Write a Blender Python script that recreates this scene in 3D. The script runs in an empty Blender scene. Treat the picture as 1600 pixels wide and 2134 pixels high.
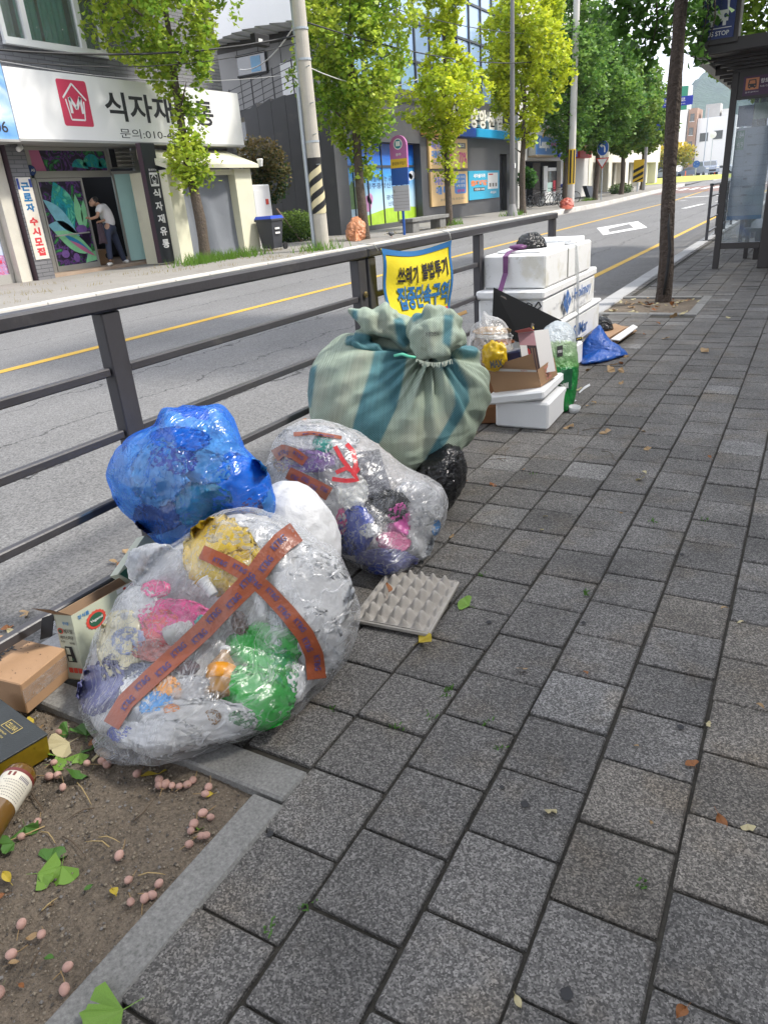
import bpy, math, random
import numpy as np
from mathutils import Vector as V, Matrix
from mathutils.bvhtree import BVHTree
random.seed(7); np.random.seed(7)
SC = bpy.context.scene
COL = SC.collection
R = math.radians
# ------------------------------------------------------------------ camera, sky, sun, exposure
CAM = V((0, 0, 1.3)); FPX = 1490.0
def _axes(pitch, roll, yaw):
    p, r, y = R(pitch), R(roll), R(yaw)
    f = V((0, math.cos(p), -math.sin(p))); rt = V((1, 0, 0)); dn = V((0, -math.sin(p), -math.cos(p)))
    a = rt*math.cos(r) + dn*math.sin(r); b = dn*math.cos(r) - rt*math.sin(r)
    m = Matrix.Rotation(y, 3, 'Z')
    return m @ a, m @ b, m @ f
AR, AD, AF = _axes(23.71, 4.5, 30.96)
cd = bpy.data.cameras.new('camera'); cam = bpy.data.objects.new('camera', cd); COL.objects.link(cam)
cd.sensor_fit = 'VERTICAL'; cd.sensor_height = 36.0; cd.lens = 36.0*FPX/2134.0
cd.clip_start = 0.05; cd.clip_end = 6000
m3 = Matrix((AR, -AD, -AF)).transposed()
cam.matrix_world = Matrix.Translation(CAM) @ m3.to_4x4()
SC.camera = cam
SUN_EL, SUN_AZ = 50.0, 62.0          # azimuth measured from +Y towards +X
w = bpy.data.worlds.new('World'); SC.world = w; w.use_nodes = True
nt = w.node_tree
bg = nt.nodes['Background']
sky = nt.nodes.new('ShaderNodeTexSky'); sky.sky_type = 'NISHITA'; sky.sun_disc = False
sky.sun_elevation = R(SUN_EL); sky.sun_rotation = R(SUN_AZ); sky.dust_density = 2.5; sky.air_density = 1.0
tc = nt.nodes.new('ShaderNodeTexCoord')
mp = nt.nodes.new('ShaderNodeMapping'); mp.inputs['Scale'].default_value = (1.6, 1.6, 5.0)
nz = nt.nodes.new('ShaderNodeTexNoise'); nz.inputs['Scale'].default_value = 1.7; nz.inputs['Detail'].default_value = 7
rp = nt.nodes.new('ShaderNodeMapRange'); rp.inputs[1].default_value = .36; rp.inputs[2].default_value = .62; rp.inputs[3].default_value = .45; rp.inputs[4].default_value = 1.0
mx = nt.nodes.new('ShaderNodeMix'); mx.data_type = 'RGBA'
mx.inputs[7].default_value = (8.6, 8.8, 9.6, 1)
nt.links.new(tc.outputs['Generated'], mp.inputs[0]); nt.links.new(mp.outputs[0], nz.inputs['Vector'])
nt.links.new(nz.outputs[0], rp.inputs[0]); nt.links.new(rp.outputs[0], mx.inputs[0])
nt.links.new(sky.outputs[0], mx.inputs[6]); nt.links.new(mx.outputs[2], bg.inputs[0])
bg.inputs[1].default_value = 0.135
sl = bpy.data.lights.new('sun', 'SUN'); so = bpy.data.objects.new('sun', sl); COL.objects.link(so)
sl.energy = 2.9; sl.angle = R(6); sl.color = (1, .95, .87)
sd = V((math.sin(R(SUN_AZ))*math.cos(R(SUN_EL)), math.cos(R(SUN_AZ))*math.cos(R(SUN_EL)), math.sin(R(SUN_EL))))
so.rotation_euler = sd.to_track_quat('Z', 'Y').to_euler()
SC.view_settings.view_transform = 'Standard'; SC.view_settings.look = 'None'
SC.view_settings.exposure = 0.95; SC.view_settings.gamma = 1; SC.view_settings.use_curve_mapping = False
SC.render.engine = 'CYCLES'
cy = SC.cycles
cy.max_bounces = 10; cy.transparent_max_bounces = 14; cy.diffuse_bounces = 3; cy.glossy_bounces = 3; cy.transmission_bounces = 6
cy.caustics_reflective = False; cy.caustics_refractive = False; cy.use_denoising = True
cy.sample_clamp_indirect = 6.0

# ------------------------------------------------------------------ sight lines: photograph pixel (1600 x 2134) -> point on a real plane
def ray(x, y): return AF + AR*((x-800)/FPX) + AD*((y-1067)/FPX)
def gp(x, y, z=0.0):
    d = ray(x, y); return CAM + d*((z-CAM.z)/d.z)
def pX(x, y, X):
    d = ray(x, y); return CAM + d*((X-CAM.x)/d.x)
def pY(x, y, Y):
    d = ray(x, y); return CAM + d*((Y-CAM.y)/d.y)
def pD(x, y, d): return CAM + ray(x, y)*d
def depth(p): return (V(p)-CAM).dot(AF)

# ------------------------------------------------------------------ numpy gradient noise
_rs = np.random.RandomState(3); _perm = np.tile(_rs.permutation(256), 3); _gr = _rs.randn(256, 3); _gr /= np.linalg.norm(_gr, axis=1)[:, None]
def pn(P):
    P = np.asarray(P, float); I = np.floor(P).astype(int); F = P-I; I &= 255
    u = F*F*F*(F*(F*6-15)+10); out = 0
    for dx in (0, 1):
        wx = u[:, 0] if dx else 1-u[:, 0]
        for dy in (0, 1):
            wy = u[:, 1] if dy else 1-u[:, 1]
            for dz in (0, 1):
                wz = u[:, 2] if dz else 1-u[:, 2]
                h = _perm[_perm[_perm[I[:, 0]+dx]+I[:, 1]+dy]+I[:, 2]+dz]
                out = out + wx*wy*wz*((_gr[h]*(F-np.array([dx, dy, dz]))).sum(1))
    return out*1.5
def ridg(P, oct=3):
    s = 0; a = 1; t = 0
    for i in range(oct):
        s = s + a*(1-2.2*np.abs(pn(P*(1.9**i)+7.3*i))); t += a; a *= .55
    return s/t
def fbm(P, oct=3):
    s = 0; a = 1; t = 0
    for i in range(oct): s = s + a*pn(P*(2.0**i)+3.1*i); t += a; a *= .5
    return s/t

# ------------------------------------------------------------------ materials
MATS = {}
def mat(name, col=(.5, .5, .5), rough=.6, metal=0, spec=.5, n=None, n2=None, bump=None, bump2=None, rand=0, attr=False, trans=0, alpha=None, world=False, stain=None, coat=0, emit=None):
    """Principled material; n/n2 = (scale, amount[, detail]) value variation, bump = (scale, strength[, detail]), stain = (scale, low, colour, amount)."""
    if name in MATS: return MATS[name]
    m = bpy.data.materials.new(name); m.use_nodes = True; MATS[name] = m
    t = m.node_tree; N = t.nodes; L = t.links; b = N['Principled BSDF']
    b.inputs['Roughness'].default_value = rough; b.inputs['Metallic'].default_value = metal; b.inputs['Specular IOR Level'].default_value = spec
    if coat: b.inputs['Coat Weight'].default_value = coat; b.inputs['Coat Roughness'].default_value = .12
    if world: co = N.new('ShaderNodeNewGeometry').outputs['Position']
    else: co = N.new('ShaderNodeTexCoord').outputs['Object']
    def noise(s, det=3, stretch=None):
        q = N.new('ShaderNodeTexNoise'); q.inputs['Scale'].default_value = s; q.inputs['Detail'].default_value = det; q.inputs['Roughness'].default_value = .6
        L.new(co, q.inputs['Vector']); return q.outputs['Fac']
    def mth(op, a, b_):
        q = N.new('ShaderNodeMath'); q.operation = op
        for i, v in enumerate((a, b_)):
            if isinstance(v, (int, float)): q.inputs[i].default_value = v
            else: L.new(v, q.inputs[i])
        return q.outputs[0]
    cs = None
    if attr:
        a = N.new('ShaderNodeAttribute'); a.attribute_name = 'Col'; cs = a.outputs['Color']
    else:
        r_ = N.new('ShaderNodeRGB'); r_.outputs[0].default_value = (*col, 1); cs = r_.outputs[0]
    val = None
    for k in (n, n2):
        if k:
            f = mth('MULTIPLY', mth('SUBTRACT', noise(k[0], k[2] if len(k) > 2 else 3), .5), 2*k[1])
            val = f if val is None else mth('ADD', val, f)
    if rand:
        oi = N.new('ShaderNodeObjectInfo'); f = mth('MULTIPLY', mth('SUBTRACT', oi.outputs['Random'], .5), 2*rand)
        val = f if val is None else mth('ADD', val, f)
    if val is not None:
        val = mth('MAXIMUM', mth('ADD', val, 1.0), .05)
        q = N.new('ShaderNodeVectorMath'); q.operation = 'SCALE'; L.new(cs, q.inputs[0]); L.new(val, q.inputs['Scale']); cs = q.outputs[0]
    for st in (stain or []):
        f = noise(st[0], 5); mr = N.new('ShaderNodeMapRange'); mr.inputs[1].default_value = st[1]; mr.inputs[2].default_value = st[1]+.12; mr.inputs[4].default_value = st[3]
        L.new(f, mr.inputs[0]); q = N.new('ShaderNodeMix'); q.data_type = 'RGBA'; L.new(mr.outputs[0], q.inputs[0]); L.new(cs, q.inputs[6]); q.inputs[7].default_value = (*st[2], 1); cs = q.outputs[2]
    L.new(cs, b.inputs['Base Color'])
    bo = None
    for k in (bump, bump2):
        if k:
            q = N.new('ShaderNodeBump'); q.inputs['Strength'].default_value = k[1]; q.inputs['Distance'].default_value = k[3] if len(k) > 3 else .01
            L.new(noise(k[0], k[2] if len(k) > 2 else 3), q.inputs['Height'])
            if bo is not None: L.new(bo, q.inputs['Normal'])
            bo = q.outputs[0]
    if bo is not None: L.new(bo, b.inputs['Normal'])
    if emit: b.inputs['Emission Color'].default_value = (*emit[:3], 1); b.inputs['Emission Strength'].default_value = emit[3]
    if trans:
        tr = N.new('ShaderNodeBsdfTranslucent'); L.new(cs, tr.inputs[0]); mxs = N.new('ShaderNodeMixShader'); mxs.inputs[0].default_value = trans
        L.new(b.outputs[0], mxs.inputs[1]); L.new(tr.outputs[0], mxs.inputs[2]); L.new(mxs.outputs[0], N['Material Output'].inputs[0])
    if alpha is not None: b.inputs['Alpha'].default_value = alpha
    return m

def film(name, tint, base=.1, streak=.4, rim=.5, milky=(.85, .87, .9), rough=.2, sscale=9, bumpk=.5, tl=.5):
    """thin plastic film: clear where smooth, milky along creases, glossy all over"""
    if name in MATS: return MATS[name]
    m = bpy.data.materials.new(name); m.use_nodes = True; MATS[name] = m
    t = m.node_tree; N = t.nodes; L = t.links; b = N['Principled BSDF']
    b.inputs['Base Color'].default_value = (*milky, 1); b.inputs['Roughness'].default_value = rough*1.5; b.inputs['Specular IOR Level'].default_value = .5
    co = N.new('ShaderNodeTexCoord').outputs['Object']
    wn = N.new('ShaderNodeTexNoise'); wn.inputs['Scale'].default_value = 4; wn.inputs['Detail'].default_value = 2; L.new(co, wn.inputs['Vector'])
    ad = N.new('ShaderNodeMix'); ad.data_type = 'RGBA'; ad.inputs[0].default_value = .16; L.new(co, ad.inputs[6]); L.new(wn.outputs['Color'], ad.inputs[7])
    mp_ = N.new('ShaderNodeMapping'); mp_.inputs['Rotation'].default_value = (.5, .3, .8); mp_.inputs['Scale'].default_value = (1, 2.6, .7); L.new(ad.outputs[2], mp_.inputs[0])
    def rid(sc, lo, hi):
        q = N.new('ShaderNodeTexNoise'); q.inputs['Scale'].default_value = sc; q.inputs['Detail'].default_value = 4; q.inputs['Roughness'].default_value = .62; L.new(mp_.outputs[0], q.inputs['Vector'])
        s = N.new('ShaderNodeMath'); s.operation = 'SUBTRACT'; s.inputs[1].default_value = .5; L.new(q.outputs['Fac'], s.inputs[0])
        a = N.new('ShaderNodeMath'); a.operation = 'ABSOLUTE'; L.new(s.outputs[0], a.inputs[0])
        r_ = N.new('ShaderNodeMapRange'); r_.inputs[1].default_value = lo; r_.inputs[2].default_value = hi; r_.inputs[3].default_value = 1; r_.inputs[4].default_value = 0; L.new(a.outputs[0], r_.inputs[0]); return r_.outputs[0]
    def lines(rot, sc, st, lo, hi):       # long taut creases, stretched along one direction
        k = N.new('ShaderNodeMapping'); k.inputs['Rotation'].default_value = rot; k.inputs['Scale'].default_value = (st, 1, st*.6); L.new(ad.outputs[2], k.inputs[0])
        q = N.new('ShaderNodeTexNoise'); q.inputs['Scale'].default_value = sc; q.inputs['Detail'].default_value = 3; q.inputs['Roughness'].default_value = .55; L.new(k.outputs[0], q.inputs['Vector'])
        s_ = N.new('ShaderNodeMath'); s_.operation = 'SUBTRACT'; s_.inputs[1].default_value = .5; L.new(q.outputs['Fac'], s_.inputs[0]); a_ = N.new('ShaderNodeMath'); a_.operation = 'ABSOLUTE'; L.new(s_.outputs[0], a_.inputs[0])
        r_ = N.new('ShaderNodeMapRange'); r_.inputs[1].default_value = lo; r_.inputs[2].default_value = hi; r_.inputs[3].default_value = 1; r_.inputs[4].default_value = 0; L.new(a_.outputs[0], r_.inputs[0]); return r_.outputs[0], q.outputs['Fac']
    l1, n1 = lines((.7, .2, .9), sscale*.55, 9, 0, .030); l2, n2_ = lines((.1, .9, -.5), sscale*.5, 11, 0, .026)
    bn = N.new('ShaderNodeTexNoise'); bn.inputs['Scale'].default_value = sscale*.9; bn.inputs['Detail'].default_value = 3; bn.inputs['Distortion'].default_value = .6; L.new(co, bn.inputs['Vector'])
    pm = N.new('ShaderNodeMapRange'); pm.inputs[1].default_value = .42; pm.inputs[2].default_value = .62; L.new(wn.outputs['Fac'], pm.inputs[0])
    pm2 = N.new('ShaderNodeMapRange'); pm2.inputs[1].default_value = .58; pm2.inputs[2].default_value = .38; L.new(wn.outputs['Fac'], pm2.inputs[0])
    lw = N.new('ShaderNodeLayerWeight'); lw.inputs[0].default_value = .35
    def mth(op, a, b_):
        q = N.new('ShaderNodeMath'); q.operation = op
        for i, v in enumerate((a, b_)):
            if isinstance(v, (int, float)): q.inputs[i].default_value = v
            else: L.new(v, q.inputs[i])
        return q.outputs[0]
    c1 = mth('MULTIPLY', l1, pm.outputs[0]); c2 = mth('MULTIPLY', l2, pm2.outputs[0]); cr_ = mth('MAXIMUM', c1, c2)
    mk = N.new('ShaderNodeMapRange'); mk.inputs[1].default_value = .50; mk.inputs[2].default_value = .72; mk.inputs[3].default_value = 0; mk.inputs[4].default_value = streak*.55; L.new(bn.outputs['Fac'], mk.inputs[0])
    f = mth('ADD', mth('ADD', base, mth('MULTIPLY', cr_, streak)), mth('ADD', mk.outputs[0], mth('MULTIPLY', lw.outputs['Facing'], rim)))
    f = mth('MINIMUM', f, .93)
    bu = N.new('ShaderNodeBump'); bu.inputs['Strength'].default_value = bumpk; bu.inputs['Distance'].default_value = .035; L.new(mth('ADD', mth('MULTIPLY', cr_, .22), mth('ADD', mth('MULTIPLY', bn.outputs['Fac'], 1.3), mth('MULTIPLY', mth('ADD', n1, n2_), .45))), bu.inputs['Height'])
    L.new(bu.outputs[0], b.inputs['Normal'])
    tp = N.new('ShaderNodeBsdfTransparent'); tp.inputs[0].default_value = (*tint, 1)
    ms = N.new('ShaderNodeMixShader'); L.new(f, ms.inputs[0]); L.new(tp.outputs[0], ms.inputs[1])
    tr = N.new('ShaderNodeBsdfTranslucent'); tr.inputs[0].default_value = (*milky, 1); mt = N.new('ShaderNodeMixShader'); mt.inputs[0].default_value = tl; L.new(b.outputs[0], mt.inputs[1]); L.new(tr.outputs[0], mt.inputs[2]); L.new(mt.outputs[0], ms.inputs[2])
    gl = N.new('ShaderNodeBsdfGlossy'); gl.inputs['Roughness'].default_value = rough*1.15; L.new(bu.outputs[0], gl.inputs['Normal'])
    m2 = N.new('ShaderNodeMixShader'); m2.inputs[0].default_value = .075; L.new(ms.outputs[0], m2.inputs[1]); L.new(gl.outputs[0], m2.inputs[2])
    if bumpk == 0: m2.inputs[0].default_value = .06
    L.new(m2.outputs[0], N['Material Output'].inputs[0])
    return m

# ------------------------------------------------------------------ things, parts, mesh building
def wloc(o):
    p = V((0, 0, 0))
    while o is not None: p = p + V(o.location); o = o.parent
    return p
def tag(o, label=None, cat=None, group=None, kind=None):
    if label: o['label'] = label
    if cat: o['category'] = cat
    if group: o['group'] = group
    if kind: o['kind'] = kind
    return o
def thing(name, loc, label, cat, group=None):
    o = bpy.data.objects.new(name, None); COL.objects.link(o); o.location = V(loc); o.empty_display_size = .1
    return tag(o, label, cat, group)
def newobj(name, verts, faces, mats, parent=None, loc=None, smooth=False, mi=None, col=None):
    base = wloc(parent) if parent else V(loc or (0, 0, 0))
    me = bpy.data.meshes.new(name)
    vs = np.asarray(verts, float).reshape(-1, 3) - np.array(base)
    me.from_pydata(vs.tolist(), [], faces)
    for mm in (mats if isinstance(mats, (list, tuple)) else [mats]): me.materials.append(mm)
    if mi is not None: me.polygons.foreach_set('material_index', mi)
    if smooth: me.polygons.foreach_set('use_smooth', [True]*len(me.polygons))
    if col is not None:
        a = me.color_attributes.new('Col', 'FLOAT_COLOR', 'POINT'); c4 = np.ones((len(vs), 4)); c4[:, :3] = col; a.data.foreach_set('color', c4.ravel())
    me.update()
    o = bpy.data.objects.new(name, me); COL.objects.link(o)
    if parent: o.parent = parent
    else: o.location = base
    return o
class MB:
    def __init__(s): s.v = []; s.f = []; s.mi = []; s.cur = 0
    def add(s, vs, fs):
        b = len(s.v); s.v += [tuple(x) for x in vs]; s.f += [tuple(i+b for i in f) for f in fs]; s.mi += [s.cur]*len(fs); return s
    def quad(s, *p): return s.add(p, [tuple(range(len(p)))])
    def hexa(s, p):   # 8 corners: 0-3 bottom loop (ccw from above), 4-7 top
        return s.add(p, [(3, 2, 1, 0), (4, 5, 6, 7), (0, 1, 5, 4), (1, 2, 6, 5), (2, 3, 7, 6), (3, 0, 4, 7)])
    def box(s, x0, x1, y0, y1, z0, z1, bev=0):
        return s.obox(V(((x0+x1)/2, (y0+y1)/2, (z0+z1)/2)), V((1, 0, 0)), V((0, 1, 0)), V((0, 0, 1)), abs(x1-x0)/2, abs(y1-y0)/2, abs(z1-z0)/2, bev)
    def obox(s, c, ux, uy, uz, a, b, h, bev=0):
        c, ux, uy, uz = V(c), V(ux), V(uy), V(uz)
        if bev <= 0:
            P = [c+ux*(sx*a)+uy*(sy*b)+uz*(sz*h) for sz in (-1, 1) for sx, sy in ((-1, -1), (1, -1), (1, 1), (-1, 1))]
            return s.hexa(P)
        e = bev; vs = []; ix = {}
        for sx in (-1, 1):
            for sy in (-1, 1):
                for sz in (-1, 1):
                    for k in range(3):
                        q = [a, b, h]
                        for j in range(3):
                            if j != k: q[j] -= e
                        ix[(sx, sy, sz, k)] = len(vs); vs.append(c+ux*(sx*q[0])+uy*(sy*q[1])+uz*(sz*q[2]))
        F = []
        for k in range(3):
            o1, o2 = [(1, 2), (2, 0), (0, 1)][k]
            for sg in (-1, 1):
                lp = []
                for s1, s2 in ((-1, -1), (1, -1), (1, 1), (-1, 1)):
                    q = [0, 0, 0]; q[k] = sg; q[o1] = s1; q[o2] = s2; lp.append(ix[(*q, k)])
                F.append(tuple(lp if sg > 0 else lp[::-1]))
        for k in range(3):   # edges along axis k
            o1, o2 = [(1, 2), (2, 0), (0, 1)][k]
            for s1 in (-1, 1):
                for s2 in (-1, 1):
                    q0 = [0, 0, 0]; q0[k] = -1; q0[o1] = s1; q0[o2] = s2; q1 = list(q0); q1[k] = 1
                    lp = [ix[(*q0, o1)], ix[(*q1, o1)], ix[(*q1, o2)], ix[(*q0, o2)]]
                    F.append(tuple(lp if s1*s2 < 0 else lp[::-1]))
        for sx in (-1, 1):
            for sy in (-1, 1):
                for sz in (-1, 1):
                    lp = [ix[(sx, sy, sz, k)] for k in range(3)]; F.append(tuple(lp if sx*sy*sz > 0 else lp[::-1]))
        return s.add(vs, F)
    def tube(s, path, r, n=8, cap=True):
        path = [V(p) for p in path]; rs = r if isinstance(r, (list, tuple)) else [r]*len(path); vs = []; up = None
        for i, p in enumerate(path):
            t = (path[min(i+1, len(path)-1)]-path[max(i-1, 0)]).normalized()
            if up is None: up = V((0, 0, 1)) if abs(t.z) < .9 else V((1, 0, 0))
            a = t.cross(up).normalized(); b = a.cross(t); up = b
            vs += [p+(a*math.cos(2*math.pi*k/n)+b*math.sin(2*math.pi*k/n))*rs[i] for k in range(n)]
        fs = [(i*n+k, i*n+(k+1) % n, (i+1)*n+(k+1) % n, (i+1)*n+k) for i in range(len(path)-1) for k in range(n)]
        if cap: fs += [tuple(range(n))[::-1], tuple((len(path)-1)*n+k for k in range(n))]
        return s.add(vs, fs)
    def lathe(s, base, axis, prof, n=20, cap=True):
        base, axis = V(base), V(axis).normalized(); a = axis.orthogonal().normalized(); b = axis.cross(a)
        vs = [base+axis*h+(a*math.cos(2*math.pi*k/n)+b*math.sin(2*math.pi*k/n))*r for r, h in prof for k in range(n)]
        fs = [(i*n+k, i*n+(k+1) % n, (i+1)*n+(k+1) % n, (i+1)*n+k) for i in range(len(prof)-1) for k in range(n)]
        if cap: fs += [tuple(range(n))[::-1], tuple((len(prof)-1)*n+k for k in range(n))]
        return s.add(vs, fs)
    def prism(s, pts, ext):
        pts = [V(p) for p in pts]; n = len(pts); e = V(ext)
        return s.add(pts+[p+e for p in pts], [tuple(range(n))[::-1], tuple(range(n, 2*n))]+[(i, (i+1) % n, n+(i+1) % n, n+i) for i in range(n)])
    def build(s, name, mats, parent=None, loc=None, smooth=False):
        return newobj(name, s.v, s.f, mats, parent, loc, smooth, s.mi if s.cur or any(s.mi) else None)
def copytree(o, loc, label=None, parent=None):
    c = o.copy(); COL.objects.link(c)
    if parent: c.parent = parent
    else: c.location = V(loc)
    if label: c['label'] = label
    for ch in o.children: copytree(ch, None, None, c)
    return c

# text fitted to a surface P(u, v), u and v in 0..1
_TX = {}
def ftext(body, P, parent, m, bold=0.0, name='lettering', off=None):
    key = (body, bold)
    if key not in _TX:
        c = bpy.data.curves.new('t', 'FONT'); c.body = body; c.offset = bold; c.resolution_u = 3
        o = bpy.data.objects.new('t', c); me = o.to_mesh()
        co = np.array([v.co[:] for v in me.vertices]); fs = [tuple(p.vertices) for p in me.polygons]
        o.to_mesh_clear(); bpy.data.objects.remove(o); bpy.data.curves.remove(c)
        lo = co.min(0); hi = co.max(0); _TX[key] = ((co-lo)/np.maximum(hi-lo, 1e-6), fs, (hi-lo)[0]/max((hi-lo)[1], 1e-6))
    co, fs, asp = _TX[key]
    return newobj(name, [P(u, v_) for u, v_, _ in co], fs, m, parent)
def bil(tl, tr, br, bl):
    tl, tr, br, bl = map(V, (tl, tr, br, bl))
    return lambda u, v: (bl*(1-u)+br*u)*(1-v)+(tl*(1-u)+tr*u)*v
def sub(P, u0, u1, v0, v1): return lambda u, v: P(u0+(u1-u0)*u, v0+(v1-v0)*v)
def lift(P, n): n = V(n); return lambda u, v: P(u, v)+n
def rectX(X, y0, y1, z0, z1): return lambda u, v: V((X, y0+(y1-y0)*u, z0+(z1-z0)*v))
def rectY(Y, x0, x1, z0, z1): return lambda u, v: V((x0+(x1-x0)*u, Y, z0+(z1-z0)*v))
def pquad(P, name, m, parent, pts=None):
    pts = pts or [(0, 0), (1, 0), (1, 1), (0, 1)]
    return newobj(name, [P(u, v) for u, v in pts], [tuple(range(len(pts)))], m, parent)
def shapes(P, name, m, parent, polys):
    b = MB()
    for p in polys: b.quad(*[P(u, v) for u, v in p])
    return b.build(name, m, parent)
def circ(cx, cy, rx, ry=None, n=20, a0=0, a1=2*math.pi):
    ry = ry or rx; return [(cx+rx*math.cos(a0+(a1-a0)*k/n), cy+ry*math.sin(a0+(a1-a0)*k/n)) for k in range(n)]
def stroke(pts, w):
    out = []
    for (x0, y0), (x1, y1) in zip(pts, pts[1:]):
        dx, dy = x1-x0, y1-y0; l = math.hypot(dx, dy) or 1; nx, ny = -dy/l*w/2, dx/l*w/2
        out.append([(x0+nx, y0+ny), (x0-nx, y0-ny), (x1-nx, y1-ny), (x1+nx, y1+ny)])
    return out
# ================================================================== SETTING
def zr(y): return -.1 if y < 45 else -.1+.8*min(1.0, (y-45)/70.0)
YB = [-6, 0, 10, 20, 30, 45, 55, 70, 85, 100, 115, 160, 260]
def strip(name, x0, x1, m, ys=YB, dz=0.0, kind='structure', parent=None):
    b = MB()
    for a, c in zip(ys, ys[1:]):
        b.quad((x0, a, zr(a)+dz), (x1, a, zr(a)+dz), (x1, c, zr(c)+dz), (x0, c, zr(c)+dz))
    o = b.build(name, m, parent)
    return tag(o, kind=kind) if kind else o

M_dirt = mat('joint dirt', (.045, .041, .033), .95, n=(60, .5), bump=(90, .6))
def granite(name, col, rand, lo=.42, hi=1.85):
    """split granite concrete: light and dark grains a few millimetres across, dirty blotches, a tone of its own per block"""
    m = bpy.data.materials.new(name); m.use_nodes = True; t = m.node_tree; N = t.nodes; L = t.links; b = N['Principled BSDF']; b.inputs['Roughness'].default_value = .8
    g = N.new('ShaderNodeNewGeometry').outputs['Position']
    def mth(op, a, c):
        q = N.new('ShaderNodeMath'); q.operation = op
        for i, v in enumerate((a, c)):
            if isinstance(v, (int, float)): q.inputs[i].default_value = v
            else: L.new(v, q.inputs[i])
        return q.outputs[0]
    def mr(f, a, c, d, e):
        q = N.new('ShaderNodeMapRange'); L.new(f, q.inputs[0]); q.inputs[1].default_value = a; q.inputs[2].default_value = c; q.inputs[3].default_value = d; q.inputs[4].default_value = e; return q.outputs[0]
    def noise(s_, d):
        q = N.new('ShaderNodeTexNoise'); q.inputs['Scale'].default_value = s_; q.inputs['Detail'].default_value = d; q.inputs['Roughness'].default_value = .6; L.new(g, q.inputs['Vector']); return q.outputs['Fac']
    vo = N.new('ShaderNodeTexVoronoi'); vo.inputs['Scale'].default_value = 290; L.new(g, vo.inputs['Vector']); sp = N.new('ShaderNodeSeparateColor'); L.new(vo.outputs['Color'], sp.inputs[0])
    gr = mr(mth('POWER', sp.outputs[0], 1.7), 0, 1, lo, hi); f2 = noise(95, 2); lowf = noise(3.0, 5); edge = noise(14, 5)
    oi = N.new('ShaderNodeObjectInfo')
    val = mth('MULTIPLY', mth('MULTIPLY', gr, mr(f2, .3, .7, .75, 1.25)), mth('MULTIPLY', mr(lowf, .3, .7, .72, 1.28), mr(oi.outputs['Random'], 0, 1, 1-rand, 1+rand)))
    rgb = N.new('ShaderNodeRGB'); rgb.outputs[0].default_value = (*col, 1)
    mx_ = N.new('ShaderNodeMix'); mx_.data_type = 'RGBA'; L.new(mr(noise(5, 4), .52, .72, 0, .55), mx_.inputs[0]); L.new(rgb.outputs[0], mx_.inputs[6]); mx_.inputs[7].default_value = (col[0]*1.02, col[1]*.88, col[2]*.68, 1)
    m3_ = N.new('ShaderNodeMix'); m3_.data_type = 'RGBA'; L.new(mr(edge, .66, .8, 0, .5), m3_.inputs[0]); L.new(mx_.outputs[2], m3_.inputs[6]); m3_.inputs[7].default_value = (.05, .046, .042, 1)
    sc_ = N.new('ShaderNodeVectorMath'); sc_.operation = 'SCALE'; L.new(m3_.outputs[2], sc_.inputs[0]); L.new(val, sc_.inputs['Scale']); L.new(sc_.outputs[0], b.inputs['Base Color'])
    bu = N.new('ShaderNodeBump'); bu.inputs['Strength'].default_value = .6; bu.inputs['Distance'].default_value = .003; L.new(mth('ADD', sp.outputs[0], f2), bu.inputs['Height'])
    b2 = N.new('ShaderNodeBump'); b2.inputs['Strength'].default_value = .35; b2.inputs['Distance'].default_value = .006; L.new(noise(24, 3), b2.inputs['Height']); L.new(bu.outputs[0], b2.inputs['Normal']); L.new(b2.outputs[0], b.inputs['Normal']); MATS[name] = m; return m
M_paver = granite('granite block', (.128, .122, .114), .17); M_paverlight = granite('pale granite block', (.185, .18, .172), .17); M_pavertan = granite('tan granite block', (.145, .132, .114), .17)
M_frame = mat('pit frame granite', (.19, .188, .178), .85, n=(140, .75, 3), n2=(5, .45, 4), bump=(130, .5, 3, .004), world=True, stain=[(6, .6, (.06, .058, .05), .7)])
M_kerb = mat('kerb granite', (.34, .34, .34), .85, n=(160, .5, 3), n2=(3, .2, 3), rand=.12, bump=(120, .4, 3, .004), world=True)
M_far_kerb = mat('far kerb concrete', (.52, .50, .46), .9, n=(3, .25, 4), rand=.12, world=True)
M_soil = mat('pit soil', (.170, .136, .100), .95, n=(110, .9, 4), n2=(5, .5, 4), bump=(70, .9, 5, .02), bump2=(240, .7, 2, .006), world=True,
             stain=[(170, .57, (.26, .22, .165), .8), (9, .58, (.05, .04, .03), .6)])
M_farwalk = mat('far pavement', (.235, .222, .20), .9, n=(1.3, .2, 5), n2=(25, .2, 4), bump=(40, .3), world=True, stain=[(.9, .58, (.16, .14, .115), .6)])
M_yellow = mat('yellow road paint', (.50, .31, .04), .75, n=(60, .35, 4), n2=(2, .25, 3), world=True, stain=[(35, .62, (.2, .19, .17), .6)])
M_white = mat('white road paint', (.62, .62, .60), .75, n=(50, .3, 4), world=True, stain=[(20, .62, (.25, .25, .24), .6)])
M_redroad = mat('red road surface', (.18, .115, .10), .85, n=(3, .3), world=True)

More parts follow.
